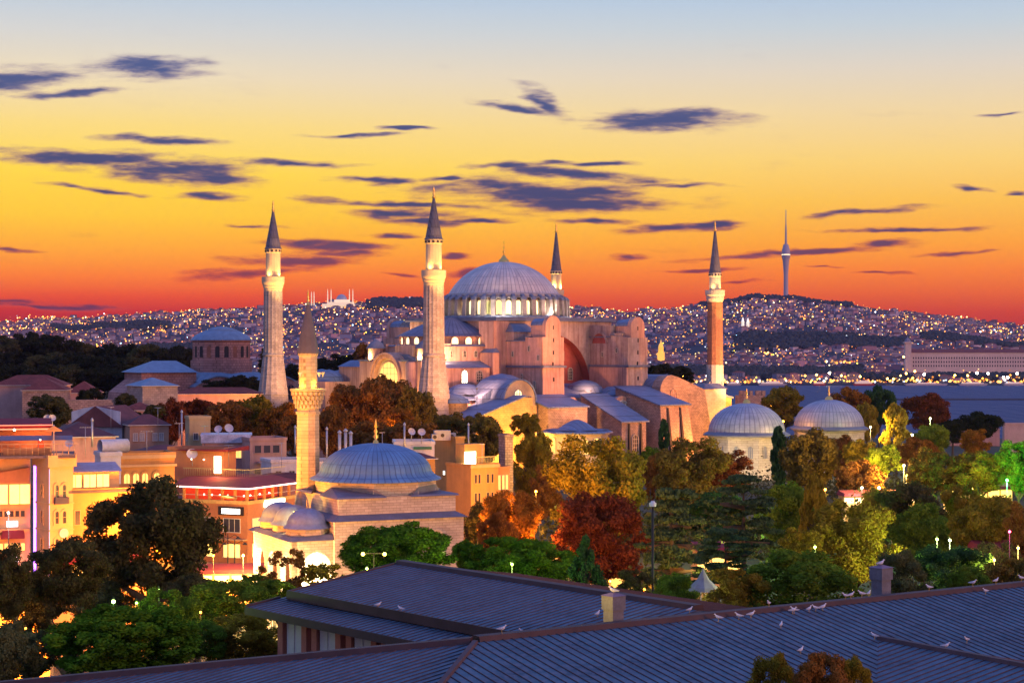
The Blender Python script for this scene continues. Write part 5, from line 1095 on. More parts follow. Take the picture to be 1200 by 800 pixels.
# roof terrace things
loc, rz = frame_at(58, 188, 38)
tr = thing('roof_terrace', 'railed roof terrace restaurant with dark red canopy and blue awning over the hotel', 'terrace', (loc[0], loc[1], 21.0), D2R(14))
r_ = MB()
for i in range(16): r_.tube((-6.5 + i * .6, .2, 0), (-6.5 + i * .6, .2, 1.15), .03, n=5)
r_.box(-6.6, 2.8, .15, .25, 1.12, 1.2); r_.build('railing', mat('brass_rail', (.5, .35, .2), .4, .4), tr)
MB().box(-7, 2.6, .1, 8, -.3, -.02).build('deck', flatroof, tr)
MB().hexa([(-8, 1.5, 2.75), (.2, 1.5, 2.75), (.2, 6, 2.75), (-8, 6, 2.75)], [(-8, 1.5, 3.0), (.2, 1.5, 3.0), (.2, 6, 3.6), (-8, 6, 3.6)]).build('canopy', awn, tr)
MB().box(-8, .3, 1.42, 1.5, 3.0, 3.07).box(-8, .2, 3.0, 3.06, 2.5, 2.62).build('neon_edge', neonr, tr)
MB().hexa([(-5, .9, 1.5), (2.3, .9, 1.5), (2.3, 1.4, 1.5), (-5, 1.4, 1.5)], [(-5, 1.3, 2.0), (2.3, 1.3, 1.95), (2.3, 1.4, 1.95), (-5, 1.4, 2.0)]).build('blue_awning', blueawn, tr)
MB().box(-8, .2, 5.8, 6, 0, 2.75).build('back_wall', P_salmon, tr)
for x in (-5.5, -3.5): MB().ball((x, 2.0, 2.55), .13).build('lamp', glow_hot, tr)
MB().box(-4.6, .2, .75, 1.3, 0, .75).build('table_row', mat('table_wood', (.35, .16, .07), .6), tr)
lamp(*(Xat(30, 190), 191, 22.6), 300, (1, .3, .1), .3); lamp(*(Xat(52, 189), 190.5, 22.4), 120, (1, .5, .15), .3)
t = thing('terrace_umbrella', 'open umbrella edged in orange light on a white post at the terrace corner', 'umbrella', (Xat(63, 188.6), 188.6, 21.0)); MB().tube((0, 0, 0), (0, 0, 3.1), .07).build('post', whitef, t); MB().lathe([(.85, 2.45), (.85, 2.52), (.1, 2.95)], 8, sm=False).build('canopy', mat('orange_canopy', (.7, .2, .06), .8, emit=(1, .25, .04), es=.5), t)
t = thing('red_stove', 'round red stove glowing among the terrace tables', 'stove', (Xat(47.5, 189), 189, 21)); MB().lathe([(.2, 0), (.3, .5), (.38, .9), (.3, 1.5), (.1, 1.65)], 14).build('body', mat('stove_red', (.6, .06, .02), .5, emit=(1, .1, .02), es=.5), t); MB().ball((0.05, -.3, 1.55), .08).build('lamp', glow_hot, t)
# low orange building with a lit glass attic
t = box_house('long orange lit building with a yellow glowing glass attic right of the cream hotel', 81, 189.5, 24, 9, 5, 17.0, P_ochre, cat='hotel', name='low_hotel')
MB().box(-.1, 9.1, -.2, .1, 17.0, 17.25).build('coping', flatroof, t)
for i, x in enumerate((.85, 2.35, 3.7)): rwin(t, 'y', 1.2, x, 17.5, 1.25, 1.3, wlit2, P_cream, 1, name='attic_glazing')
MB().box(.0, 5.4, 1.2, 4, 17.0, 19.1).build('attic_wall', P_cream, t); MB().hexa([(-.1, .8, 19.1), (5.6, .8, 19.1), (5.6, 4.4, 19.1), (-.1, 4.4, 19.1)], [(-.1, 1.2, 19.3), (5.6, 1.2, 19.3), (5.6, 4.2, 19.9), (-.1, 4.2, 19.9)]).build('attic_roof', mat('pale_sheet', (.35, .32, .42), .7), t)
for x in (.85, 2.5, 3.1): rwin(t, 'y', 0, x, 13.8, .5, 1.4, wdark, P_cream, 0)
for x in (.85, 2.5, 3.1, 5.2, 6.4): rwin(t, 'y', 0, x, 10.6, .5, 1.4, wlit, P_cream, 0)
t = box_house('white block with chimneys and a round white tank on its roof', 118, 200, 24, 2.2, 3.2, 20.2, P_white, cat='building', name='white_block')
MB().lathe([(.75, 0), (.75, 3.2)], 14, cap=True).build('water_tank', mat('tank_white', (.6, .6, .64), .4), t); c = t.children[-1]; c.location = (.2, 1.4, 21.2); c.rotation_euler = (0, D2R(90), 0.2)
t = box_house('ochre building with tall arched windows under a maroon arched awning', 139, 201.5, 24, 6.2, 4, 20.0, P_ochre, cat='building', name='arcaded_building')
MB().box(-.2, 6.4, -.25, 0, 18.9, 19.15).box(-.1, 6.3, -.15, 0, 19.8, 20.2).build('cornice', P_cream, t)
for c in (.9, 1.9, 2.9, 4.2, 5.3): window(t, 'y', 0, c, 14.9, .62, 3.3, wlit, P_ochre, .12, -1, (2, 3))  # panes set glowing, added to strengthen the orange glow of the street
MB().lathe([(1.35, 0), (1.35, 1.0), (1.25, 1.0), (1.25, 0)], 14, a0=0, a1=180, m=0).build('awning', awn, t); c = t.children[-1]; c.location = (2.5, 0, 16.7); c.rotation_euler = (D2R(90), 0, 0)
# red lit corner restaurant
loc, rz = frame_at(290, 240, 65); rs = thing('corner_restaurant', 'corner restaurant with glowing red open gallery outlined in white neon', 'restaurant', loc, rz)
P_red = mat('terracotta_render', (.50, .20, .09), .85, vary=.15, vscale=.5)
MB().box(0, 13, 0, 12.3, 0, 11.6).build('wall', P_red, rs); MB().box(.35, 12.7, .35, 12, 11.6, 11.75).build('gallery_floor', flatroof, rs); MB().box(3, 12, 3, 12, 11.7, 13.4).build('gallery_back', mat('red_interior', (.5, .06, .03), .7, emit=(1, .08, .02), es=.35), rs)
MB().box(-.15, 13.1, -.15, 0, 11.55, 12.0).box(-.15, 0, 0, 12.4, 11.55, 12.0).build('gallery_band', mat('yellow_band', (.7, .45, .15), .8), rs)
for i in range(7): MB().box(-.02 + i * 2.05, .3 + i * 2.05, 0, .3, 11.9, 13.6).build('post', P_ochre, rs); 
for i in range(1, 7): MB().box(0, .3, i * 2.0 - .15, i * 2.0 + .15, 11.9, 13.6).build('post', P_ochre, rs)
rr = MB().box(0, 13, .1, .16, 12.55, 12.62).box(.1, .16, 0, 12.3, 12.55, 12.62); rr.build('rail', whitef, rs)
MB().hexa([(-.5, -.5, 13.6), (13.3, -.5, 13.6), (13.3, 12.6, 13.6), (-.5, 12.6, 13.6)], [(3.5, 3.5, 14.6), (12, 3.5, 14.6), (12, 12, 14.6), (3.5, 12, 14.6)]).build('awning_roof', mat('red_awning', (.34, .06, .05), .8, vary=.2), rs)
MB().box(-.6, 13.4, -.58, -.5, 13.55, 13.72).box(-.58, -.5, -.5, 12.6, 13.55, 13.72).build('neon_edge', neonw, rs)
for x, y in ((1.5, 1.5), (5, 1.5), (9, 1.5), (1.5, 5), (1.5, 8.5), (1.5, 11)): lamp(*Vector((loc[0], loc[1], 0)) + Matrix.Rotation(rz, 3, 'Z') @ Vector((x, y, 13.2)), 90, (1, .12, .04), .2)
for i in range(9):
    x, y = (1.0, 1.2 + i * 1.25) if i < 6 else (2.2 + (i - 6) * 2.3, 1.0)
    MB().ball((x, y, 12.55), .12).build('table_lamp', glow_hot, rs)
MB().box(-.25, -.05, .5, 4.4, 10.1, 11.2).build('sign_board', dark, rs); MB().box(-.32, -.26, 1.0, 3.8, 10.3, 10.95).build('lit_sign', signw, rs)
MB().box(3.8, 8.6, -.35, -.1, 10.9, 11.8).build('lit_sign', signw, rs)
for z, pane in ((7.9, wdark), (4.6, wlit2), (1.5, wlit2)):
    rwin(rs, 'x', 0, 2.4, z, 2.5, 1.7, pane, whitef, 2); rwin(rs, 'x', 0, 6.4, z, 1.9, 1.7, pane, whitef, 1); rwin(rs, 'x', 0, 10, z, 1.9, 1.7, pane, whitef, 1)
    for x in (2.0, 5.2, 8.4): rwin(rs, 'y', 0, x, z, 1.7, 1.7, wlit if z > 7 else wlit2, whitef, 1)  # upper panes on this face glow too, added for more orange light
MB().box(-1.2, 0, 0, 12, 3.6, 3.8).box(-1.1, 0, 0, 12, 6.9, 7.05).build('balcony_slab', P_cream, rs)
# penthouse on its roof
t = box_house('little orange lit roof cabin above the red gallery, with a bare bright lamp', 262, 249, 65, 3, 9, 18.0, P_salmon, cat='cabin', name='roof_cabin', z0=14.7)
MB().hexa([(-1, -1.5, 3.3), (4, -1.5, 3.3), (4, 7, 3.3), (-1, 7, 3.3)], [(-1, -1.5, 3.6), (4, -1.5, 3.9), (4, 7, 3.4), (-1, 7, 3.4)]).build('porch_roof', awn, t)
MB().box(-.05, -.01, .4, 1.5, .3, 2.6).build('door', glow_hot, t); MB().ball((-.3, 3, 2.1), .1).ball((-.3, 5, 2.1), .1).build('wall_lamp', glow_hot, t)
p = W(257, 545, 246); lamp(p.x, p.y, p.z, 500, (1, .55, .15), .2)
t = thing('terrace_railing', 'iron railing with climbing plants along the roof above the red gallery', 'railing', (Xat(292, 246), 246, 14.7), D2R(65)); r_ = MB()
for i in range(30): r_.tube((0, i * .36, 0), (0, i * .36, .95), .02, n=4); r_.tube((i * .3, 0, 0), (i * .3, 0, .95), .02, n=4)
r_.box(-.03, .03, 0, 10.6, .92, 1.0).box(0, 9, -.03, .03, .92, 1.0); r_.build('rail', mat('yellow_rail', (.6, .5, .2), .5), t)
# grey gabled shed and its neighbour
t = box_house('grey blue gabled building with a pale corrugated upper wall', 143, 296, 68, 8, 9.8, 19.2, P_grey, 'gablex', tile_dk, 'building', 'gabled_building', rh=3.2)
MB().extr([(.2, 19.3), (9.5, 19.3), (9.5, 21.6), (7.0, 22.2), (4.9, 22.5), (.2, 21.7)], 'x', -.25, -.1).build('corrugated_wall', mat('corrugated_sheet', (.48, .52, .62), .6, .1, vary=.2, streak=.5, dirt=(.2, .2, .28)), t)
t = box_house('brown rendered house with four white windows and a dark roof', 152, 292, 22, 6.2, 5, 19.6, mat('brown_render', (.40, .24, .17), .9, vary=.2, streak=.3, dirt=(.18, .1, .08)), 'hip', tile_dk, rh=1.6)
for c in (.9, 1.95, 4.0, 5.0): rwin(t, 'y', 0, c, 17.2, .62, 1.15, mat('pale_pane', (.35, .32, .34), .4), whitef, 1)
t = box_house('plain beige rendered block with a dark left side and rooftop pipes', 222, 288, 20, 3.3, 3.8, 20.8, mat('beige_render', (.50, .36, .19), .9, vary=.15, streak=.35, dirt=(.2, .12, .07)), cat='building', name='beige_block')
t = box_house('low building under pale blue plastic sheeting with dishes on its roof', 237, 280, 8, 7.2, 7, 18.1, P_rose, cat='building', name='sheeted_building'); MB().box(-.3, 7.5, -.3, 7, 18.6, 18.75).box(-.2, 7.3, -.35, -.25, 17.5, 18.6).build('plastic_sheet', mat('plastic_sheet', (.5, .55, .7), .35, vary=.4, vscale=.8), t)
t = box_house('pinkish terraced house with glazed veranda beside the mosque minaret', 293, 276, 22, 5.6, 6, 18.0, P_rose); MB().box(1.0, 5.2, -1.6, 0, 14.7, 14.9).box(-.1, .1, -1.6, -1.5, 11, 16.4).build('veranda', P_rose, t)
for c in (1.2, 2.6, 4.0): rwin(t, 'y', 0, c, 16.2, 1.0, 1.1, wdark, P_rose, 0)
for c in (1.2, 2.6, 4.0): rwin(t, 'y', 0, c, 12.6, 1.0, 1.1, wdark, P_rose, 0)
box_house('flat roofed pale house left of the mosque minaret with white pergola', 318, 262, 22, 6, 6, 15.6, P_white, rows=(('R', (1, 3, 5), 13.2, .8, 1.2, wdark, 1),))
box_house('dark red sheet roofed shed between the mosque and the pale houses', 300, 252, 25, 9, 6, 13.6, P_rose, 'hip', tile, 'shed', 'red_shed', rh=.9)
box_house('low dark roofed sheds behind the arcaded building', 160, 262, 20, 9, 7, 16.7, P_rose, 'hip', tile_dk, 'shed', 'roof_shed', rh=1.1)
box_house('small dark red roofed shed left of the low sheeted building', 203, 262, 20, 8, 7, 16.4, P_rose, 'hip', tile, 'shed', 'roof_shed', rh=1.0)
box_house('dark red roofed building behind the hotel terrace', 60, 232, 20, 8, 10, 20.6, P_rose, 'hip', tile_dk, 'building', 'roof_building', rh=1.7)
box_house('lean flat roofed brown house left of the gabled building', 70, 215, 20, 4.5, 6, 16.6, P_salmon, 'hip', tile_dk, rh=1.0)
# orange building by the mosque dome
t = box_house('tall orange clad block with a single lit window right of the mosque dome', 534, 297, 30, 1.6, 7.6, 17.2, P_ochre, cat='building', name='clad_block'); rwin(t, 'x', 0, 3.9, 11.3, .6, .6, glow_hot, whitef, 1); rwin(t, 'y', 0, .8, 15.6, .5, .5, dark, P_ochre, 0)
t = box_house('yellow lit house front with paired windows under a railed terrace', 552, 290, 38, 5.4, 6.6, 13.2, P_ochre)
for z in (10.6, 7.7, 4.8):
    for c in (.9, 1.6, 3.3, 4.2): rwin(t, 'y', 0, c, z, .42, 1.35, wdark, P_cream, 0)
MB().box(-.2, 5.6, -.25, 0, 13.0, 13.5).build('cornice', P_cream, t); r_ = MB()
for i in range(19): r_.tube((i * .3, .1, 13.6), (i * .3, .1, 14.7), .03, n=4)
r_.box(0, 5.4, .06, .14, 14.65, 14.75); r_.build('railing', mat('yellow_rail', (.6, .5, .2), .5), t); MB().box(1.0, 3.2, 3.0, 3.1, 13.3, 15.4).build('lit_door', glow_hot, t); MB().box(1.0, 5, 3.1, 5.5, 13.2, 16.6).build('stair_head', P_ochre, t)
p = W(545, 541, 293); lamp(p.x, p.y - 1, p.z, 160, (1, .9, .4), .3)
t = box_house('narrow orange townhouse with tall windows right of the railed terrace', 581, 296, 38, 2.8, 6, 12.4, P_salmon, rows=(('R', (.7, 1.5, 2.2), 9.2, .35, 2.2, wlit, 0), ('R', (.7, 1.5, 2.2), 6.0, .35, 2.2, wdark, 0)))
box_house('grey stone party wall stack rising behind the orange townhouses', 592, 304, 20, 1.4, 3.2, 17.2, stone_rough, cat='wall', name='party_wall')
t = box_house('low roof with white and green fascia boards behind the mosque dome', 463, 262, 6, 5.6, 7, 18.2, P_white, cat='building', name='fascia_building'); MB().box(2.6, 5.2, -.14, -.02, 17.5, 17.9).build('green_board', mat('green_board', (.08, .25, .12), .7), t)
box_house('ochre house with lit eaves half hidden behind the mosque dome', 486, 255, 22, 3, 6, 16.5, P_ochre, 'hip', tile_dk, rh=.7)
box_house('pale low house left behind the mosque dome, under steel flues', 372, 262, 12, 7, 8, 15.4, P_white, rows=(('R', (1, 3, 5), 13.4, .8, 1.1, wdark, 1),))
# roof clutter: flues, dishes, air conditioners
fm = mat('flue_steel', (.45, .45, .5), .35, .5)
for i, (px, y0, y1, Y) in enumerate(((398, 533, 507, 262), (405, 533, 505, 262), (411, 533, 508, 262), (383, 530, 503, 262), (474, 518, 498, 262), (549, 526, 498, 300), (108, 505, 493, 232), (213, 518, 483, 285), (346, 515, 501, 276))):
    p = W(px, y0, Y); t = thing('steel_flue', ['left', 'middle', 'right', 'lone thin', 'tall white', 'tall steel', 'short white', 'thin dark', 'thin pale'][i] + ' flue pipe ' + ['of three left of the mosque dome', 'of three left of the mosque dome', 'of three left of the mosque dome', 'standing left of the three by the mosque dome', 'above the fascia boarded roof', 'beside the orange clad block', 'beside the gabled building', 'before the beige block', 'right of the sheeted building'][i], 'flue', p)
    h = (y0 - y1) / F * Y; MB().tube((0, 0, -2), (0, 0, h), .22 if i < 3 else .13, n=10).build('pipe', fm, t); MB().lathe([(.34 if i < 3 else .2, h), (.34 if i < 3 else .2, h + .1), (.05, h + .4)], 10).build('cowl', fm, t)
for i, (px, py, Y, s) in enumerate(((482, 506, 262, .55), (494, 506.5, 262, .55), (256, 503, 282, .6), (268, 502, 282, .7), (225, 532, 250, .75), (55.5, 490, 232, .45), (61, 490, 232, .45), (81, 520, 200, .45))):
    p = W(px, py, Y); t = thing('satellite_dish', ['left of two dishes on the fascia boarded roof', 'right of two dishes on the fascia boarded roof', 'left dish above the plastic sheeted roof', 'right dish above the plastic sheeted roof', 'large rosy dish beside the roof cabin', 'left of two dishes above the terrace canopy', 'right of two dishes above the terrace canopy', 'round dish at the right end of the terrace railing'][i] , 'satellite dish', p)
    MB().lathe([(0, 0), (s * .5, .04), (s, .2)], 18).lathe([(s, .2), (s * .5, .0), (0, -.04)], 18).build('reflector', mat('dish_grey', (.5, .48, .55), .5), t).rotation_euler = (D2R(62), 0, .5 - (i % 3) * .3); MB().tube((0, .3, -1.6), (0, .1, 0), .05).build('mast', fm, t)
for i, (px, py, Y, w, h) in enumerate(((518, 515.5, 298, 2.7, 1.6), (509, 515, 297, .9, .9), (529, 515, 300, 1.3, 1.1))):
    p = W(px, py, Y); t = thing('air_conditioner', ['large grey', 'small pale', 'middle sized grey'][i] + ' air conditioning unit on the orange clad block', 'air conditioner', p, D2R(12)); MB().box(-w/2, w/2, -.5, .5, 0, h).build('casing', mat('ac_grey', (.33, .33, .38), .6, vary=.2), t); MB().lathe([(.3, 0), (.3, .06)], 14, cap=True).build('fan', dark, t); c = t.children[-1]; c.location = (0, -.5, h * .5); c.rotation_euler = (D2R(90), 0, 0)
# aerials and extra openings on the plain blocks
for i, (px, py, Y, h) in enumerate(((100, 525, 225, 2.6), (172, 528, 203, 2.2), (210, 520, 262, 3.0), (240, 517, 280, 2.4), (330, 540, 262, 2.6), (448, 526, 262, 2.4), (565, 536, 292, 2.2), (130, 497, 296, 2.8), (185, 492, 292, 2.0), (268, 538, 250, 2.0))):
    a = thing('roof_aerial', 'thin comb shaped television aerial ' + ['right of the hotel terrace', 'on the arcaded building', 'left of the low sheeted building', 'on the plastic sheeted roof', 'left of the mosque minaret foot', 'left on the fascia boarded roof', 'over the railed terrace', 'on the grey gabled building', 'on the dark roofed brown house', 'on the roof cabin'][i], 'aerial', W(px, py, Y), .3 * i)
    m = MB().tube((0, 0, -1), (0, 0, h), .035, n=5).box(-.7, .7, -.02, .02, h - .1, h - .05)
    for k in range(5): m.box(-.6 + k * .28, -.57 + k * .28, -.35, .35, h - .06, h - .03)
    m.build('mast', fm, a)
def more(name_part, rows):
    for o in [o for o in COL.objects if o.get('label', '').startswith(name_part)]:
        for face, cs, z, w, h, pane, mull in rows:
            for c in cs: rwin(o, 'y' if face == 'R' else 'x', 0, c, z, w, h, pane, whitef, mull)
more('plain beige rendered block', [('R', (1.0, 2.3), 17.6, .6, 1.0, wdark, 1), ('L', (1.9,), 17.4, .7, 1.0, wdark, 1)])
more('grey blue gabled', [('L', (1.6, 4.6, 7.8), 15.2, .8, 1.1, wdark, 1)])
more('low building under pale', [('R', (1.2, 3.2, 5.4), 15.2, .9, 1.2, wlit, 1)])
more('tall orange clad', [('L', (1.6, 5.8), 8.0, .6, .9, wdark, 1)])
more('white block with', [('R', (1.1,), 15.2, .6, 1.2, wdark, 0), ('L', (1.6,), 17.6, .6, .8, wdark, 0)])
more('low dark roofed sheds', [('R', (1.4, 3.6, 6.0), 14.4, .8, 1.0, wlit, 1)])
# houses farther left
t = box_house('stone lower house with rose lit wall at the far left under a long red roof', 26, 392, 8, 9, 12, 22.8, stone_rough, 'hip', tile, rh=2.4); 
box_house('broad two tiered red tiled roof at the far left', -8, 404, 6, 15.5, 9, 23.6, P_rose, 'hip', tile, 'building', 'tiled_hall', rh=2.2)
box_house('small whitewashed house under the right end of the red roof', 46, 398, 8, 5.6, 7, 22.2, P_white, 'hip', tile, rh=1.8)
box_house('hipped red roof house between the far left hall and the blue roof', 77, 425, 6, 7.2, 9, 21.4, P_rose, 'hip', tile, rh=2.6)
box_house('stone house with blue metal hip roof in front of the old red church', 167, 396, 32, 8, 9.5, 23.6, mat('patched_stone', (.5, .38, .32), .9, vary=.3, brick=(.9, .5, .03, .7), dirt=(.2, .14, .12)), 'hip', blueroof, rh=1.7)
MB_w = MB().box(0, 11, 0, .8, 0, 21.2); w_ = MB_w.build('garden_wall', stone_rough, None, (Xat(80, 380), 380, 0), D2R(10)); tag(w_, 'old rubble garden wall below the blue roofed stone house', 'wall')
box_house('low red tiled cottage below the blue roofed stone house', 143, 372, 12, 7, 7, 19.2, P_rose, 'hip', tile, rh=1.6)
box_house('long low red tiled building hidden behind autumn trees by the left minaret', 205, 430, 6, 20, 8, 21.0, P_rose, 'hip', tile, 'building', 'tiled_hall', rh=1.5)
box_house('long red roofed hall beyond the trees at the right edge', 1113, 600, -4, 16, 12, 5.5, P_rose, 'hip', tile, 'building', 'tiled_hall', rh=3.0, z0=-6)
t = box_house('plain rose lit wall with a straight top at the right edge', 1177, 560, -4, 9, 3, 8.6, mat('rosy_wall', (.55, .38, .33), .9, vary=.15), cat='wall', name='boundary_wall')
# ---------------------------------------------------------------- old red church with low dome, far left
CH = thing('old_church', 'old red brick church with low lead dome on an arcaded drum, left of the minarets', 'church', (Xat(259.5, 640), 640, 5), D2R(28))
ch_b = mat('church_brick', (.38, .19, .16), .9, vary=.35, vscale=.15, brick=(1.2, .9, .06, 1.35), dirt=(.18, .08, .07))
MB().lathe([(10.6, 14), (10.6, 22.6), (9.9, 22.7), (9.9, 28.8), (10.3, 29.2), (10.3, 29.6)], 20, sm=False).build('drum', ch_b, CH)
MB().lathe([(10.7, 29.5), (10.3, 30.0), (9.0, 31.2), (6.8, 32.4), (5.5, 32.9), (5.5, 33.0), (3, 33.9), (0, 34.3)], 40).build('dome', blueroof, CH)
for k in range(20):
    a = 2 * math.pi * (k + .5) / 20; c_, s_2 = math.cos(a), math.sin(a); P = lambda r, t_, z: (c_ * r - s_2 * t_, s_2 * r + c_ * t_, z); pts = arch_poly(0, .75, 23.6, 26.8, 6); m = MB(); m.face([P(9.86, t_, z) for t_, z in pts]); m.build('drum_window', dark if k % 3 else mat('brick_infill', (.3, .12, .08), .9), CH)
MB().box(-13, 13, -13, 13, 0, 15.5).build('nave_wall', ch_b, CH); MB().hexa([(-13.5, -13.5, 15.5), (13.5, -13.5, 15.5), (13.5, 13.5, 15.5), (-13.5, 13.5, 15.5)], [(-10, -10, 18.5), (10, -10, 18.5), (10, 10, 18.5), (-10, 10, 18.5)]).build('nave_roof', blueroof, CH)
for sx in (-1, 1):     # two wide lunettes with wavy lead roof on the side towards us
    cc = sx * 10.5 + 4; P = [(cc - 9, 0), (cc - 9, 13.5)] + [(cc - 9 + 18 * i / 14, 13.5 + 3.6 * math.sin(math.pi * i / 14)) for i in range(15)] + [(cc + 9, 0)]
    MB().extr(P, 'y', -17 - (.2 if sx > 0 else 0), -13, 0).build('lunette_wall', ch_b, CH); MB().extr([(x, z + .02) for x, z in P[1:-1]] + [(x, z + .45) for x, z in P[-2:0:-1]], 'y', -17.6, -12.5).build('lunette_roof', blueroof, CH)
    for i, dx in enumerate((-4.5, 0, 4.5)): window(CH, 'y', -17.2 if sx > 0 else -17, cc + dx, 9.2, 2.3, 5.0, dark, ch_b, .2, -1, (2, 3)); window(CH, 'y', -17.2 if sx > 0 else -17, cc + dx, 2.4, 2.1, 4.4, dark, ch_b, .2, -1, (2, 3))
MB().box(-32, -13, -12, 8, 0, 18.6).build('west_block', ch_b, CH); MB().hexa([(-33, -13, 18.6), (-12.5, -13, 18.6), (-12.5, 9, 18.6), (-33, 9, 18.6)], [(-25, -2.5, 22.5), (-17, -2.5, 22.5), (-17, -1.5, 22.5), (-25, -1.5, 22.5)]).build('west_roof', blueroof, CH)
MB().hexa([(-40, -14, 0), (-32, -14, 0), (-32, 6, 0), (-40, 6, 0)], [(-38, -14, 12), (-32, -14, 16.5), (-32, 6, 16.5), (-38, 6, 12)]).build('narthex', ch_b, CH)
# ---------------------------------------------------------------- trees
rng = np.random.default_rng(11)
def foliage(name, col, hi=None, tr=.35, var=.45):
    if name in MATS: return MATS[name]
    m = bpy.data.materials.new(name); m.use_nodes = True; nt = m.node_tree; N = nt.nodes; L = nt.links; N.clear(); out = N.new('ShaderNodeOutputMaterial')
    g = N.new('ShaderNodeNewGeometry'); tc = N.new('ShaderNodeTexCoord'); n = N.new('ShaderNodeTexNoise'); n.inputs['Scale'].default_value = 2.2; n.inputs['Detail'].default_value = 3; L.new(tc.outputs['Object'], n.inputs[0])
    hi = hi or tuple(min(1, c * 1.9) for c in col); mx = N.new('ShaderNodeMix'); mx.data_type = 'RGBA'; mx.inputs[6].default_value = (*[c * (1 - var) for c in col], 1); mx.inputs[7].default_value = (*hi, 1)
    a = N.new('ShaderNodeMapRange'); L.new(n.outputs[0], a.inputs[0]); a.inputs[1].default_value = .34; a.inputs[2].default_value = .68; a.inputs[4].default_value = .62
    b = N.new('ShaderNodeMath'); b.operation = 'MULTIPLY_ADD'; L.new(g.outputs['Random Per Island'], b.inputs[0]); b.inputs[1].default_value = .38; L.new(a.outputs[0], b.inputs[2]); L.new(b.outputs[0], mx.inputs[0])
    d = N.new('ShaderNodeBsdfDiffuse'); t = N.new('ShaderNodeBsdfTranslucent'); L.new(mx.outputs[2], d.inputs[0]); L.new(mx.outputs[2], t.inputs[0]); s = N.new('ShaderNodeMixShader'); s.inputs[0].default_value = tr
    L.new(d.outputs[0], s.inputs[1]); L.new(t.outputs[0], s.inputs[2]); L.new(s.outputs[0], out.inputs[0]); MATS[name] = m; return m
FC = {'green': ((.07, .14, .02), (.20, .30, .03)), 'pine': ((.045, .12, .012), (.14, .30, .02)), 'dark': ((.055, .06, .025), (.13, .12, .045)), 'darkgreen': ((.03, .08, .03), (.07, .16, .05)), 'cedar': ((.045, .09, .045), (.11, .17, .07)), 'olive': ((.16, .13, .02), (.38, .28, .03)),
      'yellow': ((.26, .19, .02), (.5, .36, .04)), 'orange': ((.26, .10, .02), (.46, .2, .03)), 'rust': ((.22, .10, .025), (.38, .17, .04)), 'red': ((.15, .04, .02), (.28, .08, .03)), 'brown': ((.15, .11, .03), (.31, .21, .04)), 'grey': ((.08, .10, .04), (.19, .21, .08)), 'park': ((.02, .03, .018), (.05, .055, .025)), 'lime': ((.14, .2, .02), (.34, .42, .04))}
FM = {k: foliage('leaves_' + k, *v) for k, v in FC.items()}
bark = mat('bark', (.09, .065, .05), .95, vary=.3)
def leaf_mesh(name, C, N_, size, asp=1.7):
    """C leaf centres, N_ normals: one small rhombus per leaf"""
    n = len(C); r = rng.normal(size=(n, 3)); t = np.cross(N_, r); t /= np.linalg.norm(t, axis=1, keepdims=True) + 1e-9; b = np.cross(N_, t); s = size * rng.uniform(.6, 1.3, (n, 1))
    V = np.empty((n, 4, 3)); V[:, 0] = C - t * s * asp * .5; V[:, 1] = C + b * s * .5; V[:, 2] = C + t * s * asp * .5; V[:, 3] = C - b * s * .5
    me = bpy.data.meshes.new(name); me.vertices.add(n * 4); me.vertices.foreach_set('co', V.reshape(-1)); me.loops.add(n * 4); me.loops.foreach_set('vertex_index', np.arange(n * 4, dtype=np.int32)); me.polygons.add(n)
    me.polygons.foreach_set('loop_start', np.arange(0, n * 4, 4, dtype=np.int32)); me.polygons.foreach_set('loop_total', np.full(n, 4, dtype=np.int32)); me.update(); me.materials.append(FM['green']); return me
